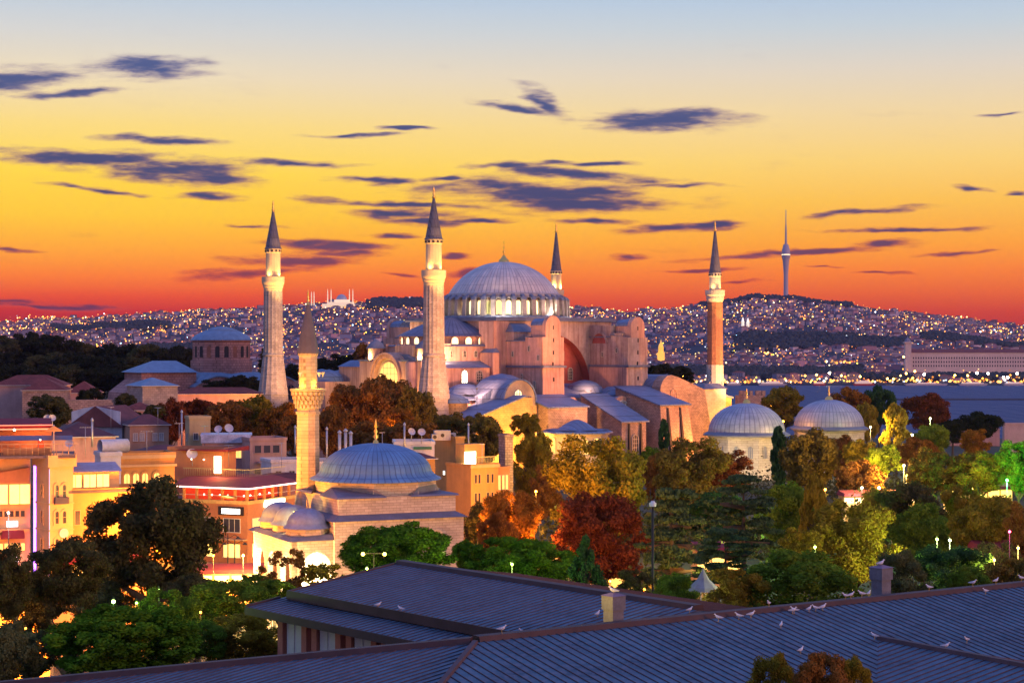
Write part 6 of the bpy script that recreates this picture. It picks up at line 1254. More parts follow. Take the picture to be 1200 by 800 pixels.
def crown(kind, n, size, seed):
    """unit crown: half width 1, z from 0 to 2 (scaled later)"""
    r = np.random.default_rng(seed); C = []; Nn = []; cl = []
    def clump(c, rad, k, flat=1.0, shell=.5):
        d = r.normal(size=(k, 3)); d /= np.linalg.norm(d, axis=1, keepdims=True); q = (shell + (1 - shell) * r.random((k, 1))); P = d * q * rad; P[:, 2] *= flat
        C.append(P + c); nn = d + r.normal(size=(k, 3)) * .55; nn /= np.linalg.norm(nn, axis=1, keepdims=True); Nn.append(nn)
    if kind in ('round', 'shrub', 'sparse', 'pine'):
        nc = {'round': 72, 'shrub': 54, 'sparse': 34, 'pine': 130}[kind]; per = n // nc
        for i in range(nc):
            z = r.uniform(-1, 1) if i > 6 else r.uniform(.4, 1); a = r.uniform(0, 2 * math.pi); rr = math.sqrt(max(0, 1 - z * z)); q = r.uniform(.35, .84) if i % 5 == 0 else r.uniform(.66, .88)
            lobes = 1 + .14 * math.sin(3 * a + seed) * rr + .10 * math.sin(5 * z + 2 * a + seed * 2)
            c = np.array([rr * math.cos(a) * q * lobes, rr * math.sin(a) * q * lobes, 1 + z * q * (.98 if kind != 'pine' else .9) * lobes]); rad = r.uniform(.15, .31) if kind != 'pine' else r.uniform(.13, .21)
            if kind == 'sparse': rad *= .85
            clump(c, rad, int(per * (rad / (.24 if kind != 'pine' else .17)) ** 2), .8, .45)
        if kind != 'sparse': clump(np.array([0, 0, .95]), .62, per * (4 if kind != 'pine' else 12), 1.15, .3)
    elif kind == 'cedar':
        tiers = 8; per = n // (tiers * 13)
        for t in range(tiers):
            z = .25 + 1.7 * t / tiers; R = (1.0 - .72 * (t / tiers) ** 1.3) * r.uniform(.85, 1.1)
            for k in range(13):
                a = r.uniform(0, 2 * math.pi); q = R * r.uniform(.3, .95); clump(np.array([q * math.cos(a), q * math.sin(a), z + r.uniform(-.05, .05) - .10 * q]), r.uniform(.13, .26), per, .26, .2)
    elif kind == 'conifer':
        per = n // 90
        for k in range(90):
            z = r.random() ** 1.3; R = (1 - z) ** .8 * .92; a = r.uniform(0, 2 * math.pi); q = R * r.uniform(.6, 1.0); clump(np.array([q * math.cos(a), q * math.sin(a), .05 + 1.9 * z]), .10 + .12 * (1 - z), per, 1.2, .3)
    elif kind == 'cypress':
        per = n // 70
        for k in range(70):
            z = r.random(); R = math.sin(math.pi * min(1, (z * .92 + .06))) ** .6; a = r.uniform(0, 2 * math.pi); q = R * r.uniform(.3, .8); clump(np.array([q * math.cos(a), q * math.sin(a), .02 + 1.95 * z]), .28, per, .55, .3)
    elif kind == 'tall':
        nc = 60; per = n // nc
        for i in range(nc):
            z = r.random(); R = math.sin(math.pi * (z * .85 + .12)) ** .8; a = r.uniform(0, 2 * math.pi); q = R * r.uniform(.45, .9); clump(np.array([q * math.cos(a), q * math.sin(a), .05 + 1.85 * z]), r.uniform(.2, .32), per, .55, .4)
    C = np.concatenate(C); Nn = np.concatenate(Nn); return leaf_mesh('crown', C, Nn, size)
PROTO = {}
for key, args in {'round': [('round', 30000, .042)], 'roundf': [('round', 12000, .066)], 'pine': [('pine', 42000, .036)], 'shrub': [('shrub', 24000, .042)], 'sparse': [('sparse', 5000, .07)], 'cedar': [('cedar', 15000, .05)], 'conifer': [('conifer', 14000, .05)], 'cypress': [('cypress', 7000, .14)], 'tall': [('tall', 9000, .085)]}.items():
    nv = {'round': 4, 'roundf': 5, 'pine': 2, 'sparse': 2, 'cedar': 2}.get(key, 1)
    PROTO[key] = [crown(*args[0], seed=s * 13 + 5 + len(key)) for s in range(nv)]
    for me in PROTO[key]:
        if key in ('pine',):   # needle tufts
            pass
def trunk_mesh(kind, seed):
    # unit height: clear stem, then limbs that stay inside the crown
    r = random.Random(seed); m = MB(); lean = r.uniform(-.05, .05); hi = {'cedar': .97, 'conifer': .95, 'cypress': .7, 'tall': .8}.get(kind, .68)
    m.tube((0, 0, -.05), (lean, 0, .45), .075, .055); m.tube((lean, 0, .45), (lean * 2, .02, hi), .055, .015)
    if kind != 'cypress':
        for i in range(10):
            a = r.uniform(0, 6.28); z = r.uniform(.38, hi * .9); q = r.uniform(.35, .62); m.tube((lean, 0, z), (math.cos(a) * q, math.sin(a) * q, z + (r.uniform(.08, .16) if kind != 'cedar' else .01)), .028, .008, 5)
    me_o = m.build('trunk', bark); me = me_o.data; bpy.data.objects.remove(me_o); return me
TP = {k: [trunk_mesh(k, s) for s in range(2)] for k in ('round', 'cedar', 'conifer', 'cypress', 'tall')}
tc_ = [0]
def tree(label, px, top, wpx, Y, kind, col, bot=None, cat='tree', grp=None, name=None):
    """crown top at row top, width wpx, bottom row bot (default: as tall as wide)"""
    i = tc_[0]; tc_[0] += 1; x = Xat(px, Y); g = gz(x, Y); zt = Zat(top, Y); w = wpx / F * Y; zb = Zat(bot, Y) if bot else zt - w * .95
    zb = max(zb, g + .2); h = zt - zb
    nm = name or {'pine': 'stone_pine', 'cedar': 'cedar_tree', 'conifer': 'conifer_tree', 'cypress': 'cypress_tree', 'shrub': 'shrub', 'tall': 'poplar_tree'}.get(kind, 'broadleaf_tree')
    t = thing(nm, label, cat, (x, Y, g), random.uniform(0, 6.28), grp)
    key = kind
    if kind == 'round' and Y > 330: key = 'roundf'
    me = PROTO[key][i % len(PROTO[key])]
    c = bpy.data.objects.new('crown', me); COL.objects.link(c); c.parent = t; c.location = (0, 0, zb - g); c.scale = (w / 2, w / 2, h / 2)
    c.material_slots[0].link = 'OBJECT'; c.material_slots[0].material = FM[col]
    if kind != 'shrub':
        k = kind if kind in TP else 'round'; tm = bpy.data.objects.new('trunk', TP[k][i % 2]); COL.objects.link(tm); tm.parent = t; s = max(.5, min(w / 2, 6)); tm.scale = (s, s, (zb - g) + h * .82)
    return t
T = tree
# left foreground
T('big dark bushy tree rising in front of the orange lit hotels', 180, 560, 148, 150, 'round', 'dark', 708)
T('dark feathery tree below the cream hotel', 78, 626, 100, 132, 'round', 'dark', 715)
T('dark leafy tree at the left edge before the violet signs', 6, 636, 76, 128, 'round', 'dark', 725)
T('dark bush in the bottom left corner', 8, 718, 84, 96, 'round', 'grey', 810)
T('broad green stone pine lit by the green white floodlight, bottom left', 140, 702, 188, 98, 'pine', 'pine', 800)
T('olive green tree between the big dark tree and the mosque porch', 268, 676, 110, 124, 'round', 'green', 740)
T('yellowish green tree beside the left end of the metal roof', 290, 716, 120, 108, 'round', 'olive', 790)
T('thin leaved reddish tree before the white lit mosque porch', 334, 640, 62, 150, 'sparse', 'rust', 700)
T('thin yellow green tree before the glowing porch arch', 377, 654, 62, 148, 'sparse', 'olive', 705)
T('green bush under the porch of the small mosque', 318, 676, 60, 140, 'round', 'green', 715)
T('rounded bright green stone pine in front of the small mosque', 470, 605, 142, 150, 'pine', 'pine', 690)
T('rounded bright green stone pine beside the spiky dark conifer', 607, 619, 132, 158, 'pine', 'pine', 712)
T('small green stone pine crown between the two rounded pines', 548, 628, 46, 162, 'pine', 'pine', 680)
T('spiky dark green conifer left of the red maple', 686, 628, 70, 150, 'conifer', 'darkgreen', 715)
T('small dark tree below the yellow lit house', 560, 588, 46, 240, 'round', 'dark', 640)
T('orange autumn tree lit from below by street lamps', 602, 566, 78, 236, 'round', 'orange', 650)
T('brown orange tree under the orange townhouses', 583, 600, 46, 226, 'round', 'rust', 660)
T('olive brown tree right of the townhouses before the low yellow tomb', 625, 503, 56, 330, 'round', 'olive', 590)
T('rust coloured lower tree under the olive brown one', 640, 545, 44, 320, 'round', 'rust', 610)
T('small green brown tree below the lattice windowed gable', 616, 482, 36, 410, 'round', 'olive', 515)
T('large olive yellow tree in front of the basilica wings', 706, 512, 126, 290, 'round', 'olive', 640)
T('deep red maple tree in front of the olive yellow one', 706, 572, 122, 232, 'round', 'red', 690)
T('slim dark cypress against the orange lit wall', 778, 493, 15, 405, 'cypress', 'darkgreen', 535)
T('small round green tree left of the slim cypress', 764, 522, 34, 380, 'round', 'green', 560)
T('rusty brown tree right of the slim cypress', 806, 514, 92, 320, 'round', 'brown', 600)
T('orange brown tree in front of the leaning orange wall', 772, 528, 46, 330, 'round', 'rust', 590)
T('dark red shrub tree below the patched tomb', 852, 527, 70, 330, 'round', 'red', 575)
T('tall dark cedar with drooping tiers behind the lamp post', 790, 556, 118, 215, 'cedar', 'cedar', 700)
T('layered cedar with bare trunk right of the dark cedar', 872, 545, 118, 200, 'cedar', 'cedar', 660)
T('low spreading cedar branch tree above the white tent', 850, 610, 96, 178, 'cedar', 'cedar', 690)
T('dark background tree behind the layered cedar', 838, 572, 90, 300, 'round', 'darkgreen', 680)
T('narrow dark cypress before the patched tomb', 912, 503, 24, 380, 'cypress', 'darkgreen', 570)
T('large brown green tree between the two domed tombs', 950, 497, 74, 360, 'round', 'brown', 575)
T('rosy brown tree before the smooth domed tomb', 985, 508, 44, 380, 'round', 'rust', 560)
T('yellow lit small tree right below the smooth domed tomb', 1008, 512, 44, 352, 'round', 'yellow', 560)
T('green leafy tree behind the layered cedar trunk', 925, 556, 80, 250, 'round', 'green', 650)
T('slim reddish tree left of the big golden tree', 955, 556, 42, 235, 'tall', 'olive', 660)
T('big golden olive tree above the right roof flue', 1002, 582, 112, 172, 'round', 'olive', 690)
T('low golden bush at the left foot of the big golden tree', 940, 618, 60, 165, 'round', 'olive', 670)
T('wide grey green shrub behind the seagulls on the ridge', 930, 640, 150, 130, 'shrub', 'green', 745, 'shrub')
T('olive bush left of the wide grey green shrub', 862, 662, 76, 128, 'shrub', 'olive', 735, 'shrub')
T('small green bush beside the bright white floodlight', 792, 668, 56, 140, 'shrub', 'green', 720, 'shrub')
T('dark bush right of the red maple foot', 742, 664, 46, 150, 'shrub', 'dark', 715, 'shrub')
T('tall yellow green tree right of the smooth domed tomb', 1050, 472, 38, 430, 'tall', 'yellow', 545)
T('olive tree left of the smooth domed tomb at the water', 919, 450, 50, 520, 'round', 'olive', 500)
T('orange tree right behind the smooth dome, lit by floodlights', 996, 450, 54, 530, 'round', 'orange', 512)
T('yellow foliage peeping over the right edge of the smooth dome', 1016, 470, 30, 505, 'round', 'yellow', 520)
T('dark green tree between the orange and the dark red trees', 1030, 448, 40, 560, 'round', 'darkgreen', 500)
T('dark red round tree against the blue water', 1084, 459, 60, 525, 'round', 'red', 505)
T('bright lime tree under the street lamp, right side', 1094, 495, 44, 402, 'round', 'lime', 535)
T('small orange tree right of the bright lime tree', 1142, 500, 36, 400, 'round', 'orange', 535)
T('orange tree left of the bright lime tree', 1075, 511, 50, 392, 'round', 'orange', 550)
T('yellow green tree under the tall yellow tree', 1033, 518, 46, 345, 'round', 'lime', 560)
T('brown lower tree under the yellow ones', 1012, 538, 60, 335, 'round', 'rust', 590)
T('dark olive tree right of the bright garden lamp', 1092, 525, 70, 310, 'round', 'brown', 580)
T('olive tree lit by garden lamps near the right edge', 1148, 523, 80, 305, 'round', 'olive', 580)
T('green lit tree at the right edge', 1194, 517, 50, 300, 'round', 'green', 580)
T('dark tree in front of the red roofed hall', 1148, 480, 54, 530, 'round', 'park', 515)
T('dark tree left of the red roofed hall', 1116, 490, 40, 520, 'round', 'park', 520)
T('broad olive green tree above the violet lit corner, right edge', 1160, 572, 100, 205, 'round', 'olive', 660)
T('dark green tree left of the broad olive one', 1082, 590, 84, 228, 'round', 'green', 670)
T('dark shadowy tree behind the big golden tree', 1062, 562, 84, 262, 'round', 'dark', 640)
T('rusty tree at the extreme right edge', 1200, 588, 50, 190, 'round', 'rust', 670)
T('dark green bush before the two white green lamps', 1108, 632, 92, 150, 'round', 'darkgreen', 700)
T('low shrub right of the big golden tree', 1058, 640, 70, 136, 'shrub', 'grey', 720, 'shrub')
T('low shrub in the right corner above the roof', 1186, 650, 74, 134, 'shrub', 'brown', 720, 'shrub')
T('low green shrub right of the grey flue', 1132, 660, 60, 128, 'shrub', 'green', 715, 'shrub')
T('golden tipped conifer top rising before the roof, bottom edge', 958, 760, 76, 58, 'shrub', 'rust', 850, 'shrub'); T('golden tipped conifer top at the left of the pair, bottom edge', 910, 760, 66, 60, 'shrub', 'olive', 850, 'shrub'); T('golden tipped conifer top at the right of the pair, bottom edge', 1000, 764, 58, 59, 'shrub', 'olive', 850, 'shrub')
T('dark tree between the left edge tree and the feathery one', 40, 668, 84, 140, 'round', 'dark', 745)
T('leafy dark tree under the big bushy tree', 120, 668, 90, 150, 'round', 'grey', 735)
T('green tree right of the green white floodlight', 200, 690, 74, 112, 'round', 'green', 760)
T('dark low tree filling the gap below the big bushy tree', 230, 668, 80, 142, 'round', 'dark', 735)
T('small dark bush before the shopfront lights', 30, 735, 80, 104, 'shrub', 'dark', 800, 'shrub')
T('green bush below the olive green tree', 240, 725, 70, 106, 'shrub', 'green', 775, 'shrub')
T('feathery green tree before the corner restaurant foot', 300, 665, 54, 152, 'sparse', 'green', 720)
T('dark rounded tree before the long lit cafe front', 1034, 568, 62, 290, 'round', 'brown', 640)
T('olive rounded tree before the lit kiosk on the right', 1128, 562, 56, 270, 'round', 'olive', 640)
T('dark tree before the stall near the right edge', 1172, 628, 56, 176, 'round', 'dark', 690)
# the middle belt behind the small mosque
T('large rusty brown tree left of the thickest minaret base', 412, 443, 66, 430, 'round', 'rust', 520)
T('large rounded rusty brown tree before the lit west window', 450, 438, 78, 424, 'round', 'rust', 525)
T('olive brown tree touching the thickest minaret base', 490, 448, 52, 415, 'round', 'brown', 520)
T('reddish brown tree behind the mosque dome', 432, 492, 70, 372, 'round', 'rust', 545)
T('reddish dark tree right behind the mosque dome finial', 482, 490, 72, 360, 'round', 'rust', 545)
T('dark maroon tree under the sloping basilica wing', 525, 480, 56, 385, 'round', 'brown', 535)
T('dark red brown tree before the honey lit wing', 566, 483, 56, 378, 'round', 'brown', 545)
T('brown tree right of the mosque minaret balcony', 392, 470, 50, 390, 'round', 'rust', 540)
T('orange brown tree left of the mosque minaret', 330, 470, 54, 400, 'round', 'orange', 530)
T('olive tree at the foot of the left stout minaret', 300, 460, 62, 412, 'round', 'olive', 525)
T('brown tree right of the beige block', 268, 466, 58, 405, 'round', 'rust', 520)
T('dark red tree below the old church', 232, 466, 58, 410, 'round', 'red', 512)
T('reddish tree left of the beige block', 200, 462, 40, 390, 'round', 'red', 520)
T('olive brown tree above the pale blue sheeting', 345, 486, 44, 385, 'round', 'rust', 530)
T('dark bush before the old church lunette', 283, 438, 46, 560, 'round', 'park', 468)
T('second dark bush before the old church, nearer its middle', 252, 443, 40, 560, 'round', 'park', 470)
T('dark olive tree behind the hotel terrace', 58, 461, 56, 355, 'round', 'dark', 505)
T('ivy bush beside the hipped red roof house', 104, 452, 34, 400, 'round', 'park', 482)
T('ivy mound beneath the blue roofed stone house', 149, 460, 26, 382, 'round', 'dark', 482)
T('small green bush by the low tiled cottage', 180, 473, 28, 360, 'round', 'dark', 492)
T('dark tree behind the gabled building', 150, 478, 34, 330, 'round', 'park', 505)
T('orange street lit tree sliver by the basilica garden wall', 470, 476, 34, 395, 'round', 'orange', 505)
T('dark tree right of the right buttress tower', 772, 424, 36, 640, 'round', 'park', 450); T('dark low tree left of the brick minaret', 800, 428, 30, 660, 'round', 'park', 452)
T('brown tree behind the left end of the basilica', 427, 400, 34, 640, 'round', 'rust', 445); T('dark tree left behind the basilica front', 404, 412, 44, 650, 'round', 'park', 450); T('dark tree right of the left stout minaret', 378, 418, 44, 660, 'round', 'park', 455); T('dark tree beside the shaft of the left stout minaret', 350, 424, 40, 640, 'round', 'park', 460)
# wooded park on the left hill
pk = [(4, 392, 44, 760), (38, 387, 46, 770), (66, 391, 44, 760), (94, 399, 40, 765), (120, 400, 42, 770), (146, 402, 40, 760), (172, 401, 40, 750), (196, 404, 36, 745), (18, 410, 52, 700), (56, 410, 52, 700), (92, 412, 50, 690), (128, 414, 50, 690), (160, 416, 44, 690),
      (8, 425, 48, 640), (44, 424, 50, 640), (80, 426, 48, 640), (112, 428, 44, 640), (140, 428, 36, 640), (316, 405, 20, 760), (215, 402, 30, 760)]
for i, (px, top, w, Y) in enumerate(pk):
    T('dark tree of the wooded park hill beyond the tiled roofs, left', px, top, w + 8, Y, 'round', 'park' if i % 3 else 'dark', top + 40, 'tree', 'dark park trees on the left hill')
# bushy ground cover under the garden trees
def cover(label, pts, col, n, name='ground_cover'):
    C = []
    for (px, py, w, Y, h) in pts:
        k = n // len(pts); x = Xat(px, Y) + rng.normal(size=k) * (w / F * Y) * .35; y = Y + rng.normal(size=k) * 12; z = np.abs(rng.normal(size=k)) * h * .5; C.append(np.stack([x, y, z], 1))
    C = np.concatenate(C); Nn = rng.normal(size=C.shape); Nn[:, 2] = np.abs(Nn[:, 2]) + .5; Nn /= np.linalg.norm(Nn, axis=1, keepdims=True)
    me = leaf_mesh(name, C, Nn, .55); me.materials.clear(); me.materials.append(FM[col]); o = bpy.data.objects.new(name, me); COL.objects.link(o); tag(o, label, 'undergrowth', kind='stuff')
cover('dark undergrowth filling the garden below the trees', [(660, 0, 140, 200, 4), (800, 0, 160, 190, 5), (930, 0, 160, 180, 5), (1060, 0, 160, 180, 5), (1180, 0, 120, 170, 5), (880, 0, 200, 290, 6), (1080, 0, 200, 290, 6), (720, 0, 160, 300, 5), (960, 0, 200, 400, 5), (1120, 0, 200, 400, 5)], 'dark', 26000)
cover('leafy undergrowth along the square on the left', [(60, 0, 160, 120, 5), (200, 0, 160, 125, 4), (300, 0, 120, 120, 5), (420, 0, 120, 140, 3), (560, 0, 120, 160, 3)], 'green', 9000, 'hedge_growth')
# ---------------------------------------------------------------- street lamps, garden lamps and other lights
def street_lamp(px, py, Y, label, power, col, heads=1, glow=None, poleH=None, name='street_lamp', r=.22):
    p = W(px, py, Y); g = gz(p.x, Y); t = thing(name, label, 'street lamp', (p.x, Y, g)); h = p.z - g; pm = mat('pole_grey', (.02, .02, .025), .6, .2)
    MB().tube((0, 0, 0), (0, 0, h + (.2 if heads == 1 else 0)), .05, .035, 8).build('pole', pm, t)
    xs = [0] if heads == 1 else [-.75, .75]
    if heads == 2: MB().tube((-.75, 0, h), (.75, 0, h), .04, n=6).build('arm', pm, t)
    gm = glow or mat('lamp_glow_%d_%d_%d' % tuple(int(c * 99) for c in col), col, emit=col, es=9, vary=0)
    for x in xs:
        MB().ball((x, 0, h - .05), r, 10, 6).build('lamp_head', gm, t); lamp(x, -.7, h - .1, power / heads, col, .3, parent=t)
    return t
Y_, O_, Wt, G_ = (1, .62, .14), (1, .36, .045), (1, .88, .62), (.55, 1, .25)
street_lamp(438, 648, 128, 'tall twin headed street lamp with two yellow green globes before the mosque', 420, (1, .78, .12), 2, poleH=1, r=.13)
street_lamp(133, 703.5, 113, 'bright green white floodlight above the stone pine, bottom left', 500, G_, r=.12)
street_lamp(781, 701, 128, 'bright white floodlight just behind the roof ridge', 500, (.9, .95, .85), r=.16)
street_lamp(1069, 509, 420, 'white street lamp above the orange tree on the right', 3000, Wt)
street_lamp(918 - 0, 493, 470, 'small lamp at the foot of the smooth domed tomb', 2500, O_)
gl = [(1059, 545, 330, Y_, 12000), (1062, 556, 318, Y_, 4000), (1010, 571, 322, Wt, 900), (1030, 571, 318, Wt, 900), (1094, 567, 315, Wt, 1200), (1150, 540, 330, Y_, 5500), (1140, 572, 292, Y_, 2600), (1180, 562, 285, (.1, 1, .15), 9000), (1172, 535, 330, (.2, 1, .1), 2500), (1098, 631, 165, (.6, 1, .2), 1500), (1113, 632, 165, (.95, 1, .5), 700),
      (1193, 641, 160, Y_, 1300), (1165, 655, 150, Y_, 900), (1183, 622, 170, (1, .1, .3), 350), (967, 573, 300, O_, 1500), (908, 600, 262, (.4, 1, .2), 3000), (955, 640, 150, (.8, 1, .2), 1000), (1090, 490, 440, (.8, 1, .3), 4500), (1020, 500, 430, Y_, 6500), (1000, 552, 340, Y_, 3500), (950, 585, 290, (.6, .9, .2), 900), (1000, 690, 152, Y_, 700),
      (632, 597, 262, O_, 2600), (637, 640, 235, O_, 2600), (628, 575, 275, O_, 2200), (660, 655, 215, O_, 1900), (715, 680, 200, (1, .3, .05), 1100), (755, 690, 205, O_, 900), (835, 648, 215, Y_, 900), (855, 652, 205, Y_, 800), (690, 600, 262, (1, .5, .1), 2400), (672, 560, 300, Y_, 2600),
      (590, 600, 238, O_, 1800), (560, 620, 235, O_, 1400), (470, 484, 432, O_, 1500), (320, 500, 425, O_, 4200), (270, 506, 420, O_, 3200), (390, 520, 402, O_, 2600), (450, 520, 395, O_, 2800), (540, 520, 390, O_, 2200), (215, 500, 415, (1, .2, .08), 1400), (250, 480, 450, (1, .35, .2), 1200),
      (20, 700, 136, O_, 600), (30, 735, 120, O_, 300), (46, 660, 150, O_, 1100), (120, 640, 175, O_, 800), (125, 678, 165, (1, .6, .3), 300), (215, 665, 172, O_, 900), (235, 716, 118, O_, 350), (250, 650, 210, O_, 3200), (285, 650, 215, Y_, 3600), (318, 690, 160, O_, 500), (300, 745, 112, Y_, 260), (186, 690, 118, (.5, .9, .15), 300), (160, 705, 108, (.5, 1, .15), 200),
      (90, 640, 178, O_, 700), (150, 600, 190, O_, 1200), (200, 610, 205, O_, 1200), (10, 600, 176, (1, .5, .4), 900), (560, 600, 268, Y_, 2600), (600, 590, 280, O_, 2400), (345, 600, 205, Y_, 900), (520, 640, 182, (.8, 1, .2), 600), (600, 660, 145, (.7, 1, .2), 500), (430, 665, 140, (.8, 1, .2), 300)]
names = {Y_: 'yellow', O_: 'orange', Wt: 'white', G_: 'green'}
zone = lambda px, py: ('left edge' if px < 60 else 'big dark tree' if px < 230 else 'red gallery restaurant' if px < 345 and py > 540 else 'brown trees behind the mosque' if px < 560 and py < 545 else 'small mosque' if px < 545 else 'orange townhouses' if px < 645 else 'red maple' if px < 770 else 'dark cedars' if px < 900 else 'domed tombs' if px < 1045 and py < 560 else 'big golden tree' if px < 1075 else 'right edge of the garden')
hrange = lambda py: 'high' if py < 540 else 'middle height' if py < 630 else 'low'
for i, (px, py, Y, c, pw) in enumerate(gl):
    street_lamp(px, py, Y, '%s glowing garden lamp among the foliage near the %s' % (names.get(c, 'green' if c[1] > c[0] else 'pink' if c[2] > .25 else 'amber'), zone(px, py)), pw * (1.3 if px < 260 and py > 630 else 3.2), c, r=.085 * min(2.4, Y / 130), name='garden_lamp')['group'] = 'garden lamps near the ' + zone(px, py)
# tall floodlit mast, dark ornate posts, tent, café lights
t = thing('tall_lamp_post', 'tall thin dark lamp post with two prongs in front of the dark cedar', 'lamp post', (Xat(765, 150), 150, 0)); pm = MATS['pole_grey']; zt = Zat(588, 150)
MB().tube((0, 0, 0), (0, 0, zt), .13, .1).build('pole', pm, t); MB().tube((-.2, 0, zt), (-.2, 0, zt + 1.1), .03, n=5).tube((.2, 0, zt), (.2, 0, zt + 1.1), .03, n=5).box(-.25, .25, -.05, .05, zt - .05, zt + .05).build('prong', pm, t); MB().lathe([(.26, zt - .35), (.3, zt - .1), (.12, zt + .1)], 10).build('lamp_head', mat('opal_glass', (.5, .55, .7), .3), t)
for i, (px, y) in enumerate(((319, 625), (327, 632))):
    Y = 226; t = thing('ornate_lamp_post', ['left', 'right'][i] + ' one of two dark ornate lamp posts before the corner restaurant', 'lamp post', (Xat(px - 52, Y), Y, 0)); zt = Zat(y, Y)
    MB().tube((0, 0, 0), (0, 0, zt), .12, .06).build('pole', dark, t)
    for s in (-1, 1): MB().tube((0, 0, zt - .6), (s * .9, 0, zt - .1), .04, n=5).tube((s * .9, 0, zt - .1), (s * 1.2, 0, zt - .4), .04, n=5).build('arm', dark, t); MB().lathe([(.05, zt - .3), (.3, zt - .55), (.32, zt - .62)], 10, s * 1.25, 0).build('shade', dark, t)
t = thing('white_tent', 'small white peaked tent among the trees below the cedars', 'tent', (Xat(824, 150), 150, Zat(700, 150))); MB().lathe([(1.3, .6), (1.15, .9), (.5, 1.5), (.16, 2.1), (.04, 2.4)], 8, sm=False).build('canopy', mat('tent_canvas', (.22, .21, .28), .8), t)
for k in range(8):
    a = math.pi / 4 * k; MB().tube((1.8 * math.cos(a), 1.8 * math.sin(a), -12), (1.8 * math.cos(a), 1.8 * math.sin(a), .7), .04, n=5).build('leg', whitef, t)
# lit kiosks seen through the trees
for px, py, Y, w, h, mt, lab in ((1040, 581, 325, 16, 1.3, glow_white, 'long lit cafe front glimpsed through the trees right of the tombs'), (1150, 573, 310, 11, 1.6, wlit2, 'lit kiosk glimpsed under the olive tree near the right edge'), (843, 645, 235, 6, 2.6, wlit2, 'yellow lit kiosk glimpsed under the low spreading cedar'), (640, 650, 245, 5, 3.5, wlit2, 'bright orange kiosk under the street lit autumn tree'), (715, 672, 240, 8, 2.2, wlit, 'orange lit stall front below the red maple'), (125, 660, 190, 8, 1.8, wlit2, 'lit street cafe glimpsed under the big dark tree'), (25, 694, 165, 5, 2.0, wlit, 'bright shopfront glimpsed through the leaves at the left edge'), (270, 672, 218, 8, 1.2, glow_white, 'white lit cafe awning at the foot of the corner restaurant'), (1180, 645, 200, 6, 1.6, wlit2, 'lit stall behind the trees at the right edge')):
    p = W(px, py, Y); g = 0; t = thing('lit_kiosk', lab, 'kiosk', (p.x, Y, max(0, p.z - h)), D2R(8)); z0 = 0
    MB().box(-w/2, w/2, 0, 3, -max(0, p.z - h), h + .3).build('wall', P_cream, t)
    n = max(2, int(w / 2))
    for i in range(n): MB().box(-w/2 + i * w / n + .15, -w/2 + (i + 1) * w / n - .15, -.08, -.02, .2, h - .2).build('lit_window', mt, t)
    MB().hexa([(-w/2 - .3, -1.2, h + .1), (w/2 + .3, -1.2, h + .1), (w/2 + .3, 3.2, h + .1), (-w/2 - .3, 3.2, h + .1)], [(-w/2, -.6, h + .5), (w/2, -.6, h + .5), (w/2, 3, h + .9), (-w/2, 3, h + .9)]).build('awning', awn, t)
# floods on the mosque, its minaret and the hotels
def fl(x, y, z, aim, p, c, s, lab): return flood(x, y, z, aim, p * (3.5 if 'mosque' in lab or 'roof' in lab else 3.2), c, s, label=lab, pole='roof' not in lab, hs=.3 if 'roof' in lab else 1)
fl(-42, 199, 8, (Xat(361, 216), 216, 19), 24000, (1, .36, .02), 50, 'floodlight in the square aimed up at the mosque minaret')
fl(Xat(300, 196), 196, 3, (-25, 212, 6), 9000, (1, .62, .2), 90, 'floodlight before the white lit mosque porch')
fl(Xat(380, 190), 190, 5, (-19, 205, 12), 450, (1, .45, .15), 80, 'floodlight below the near corner of the mosque')
fl(Xat(30, 160), 160, 5, (Xat(58, 188), 190, 14), 9000, (1, .27, .02), 90, 'floodlight in the street before the cream corner hotel')
fl(Xat(130, 172), 172, 5, (Xat(130, 196), 196, 15), 8000, (1, .26, .018), 100, 'floodlight in the street before the low orange hotel')
fl(Xat(175, 182), 182, 8, (Xat(170, 202), 203, 17), 6500, (1, .26, .018), 90, 'floodlight in the street before the arcaded building')
fl(Xat(250, 214), 214, 3, (Xat(270, 240), 242, 8), 9000, (1, .26, .018), 100, 'floodlight in the square before the corner restaurant')
fl(Xat(345, 228), 228, 3, (Xat(310, 245), 246, 9), 2200, (1, .5, .1), 100, 'floodlight in the lane between restaurant and mosque')
fl(Xat(590, 262), 262, 3, (Xat(565, 291), 292, 10), 9000, (1, .26, .018), 90, 'floodlight in the lane before the yellow lit house')
fl(Xat(505, 262), 262, 9, (Xat(530, 297), 299, 13), 2000, (1, .4, .1), 90, 'floodlight beside the tall orange clad block')
fl(Xat(640, 80), 84, 20.5, (Xat(713, 86), 86.2, 20.0), 260, (1, .6, .1), 58, 'small added spot on the roof left of the square flue, standing in for street light')  # added lamp: gives the flue the yellow side that street lamps would
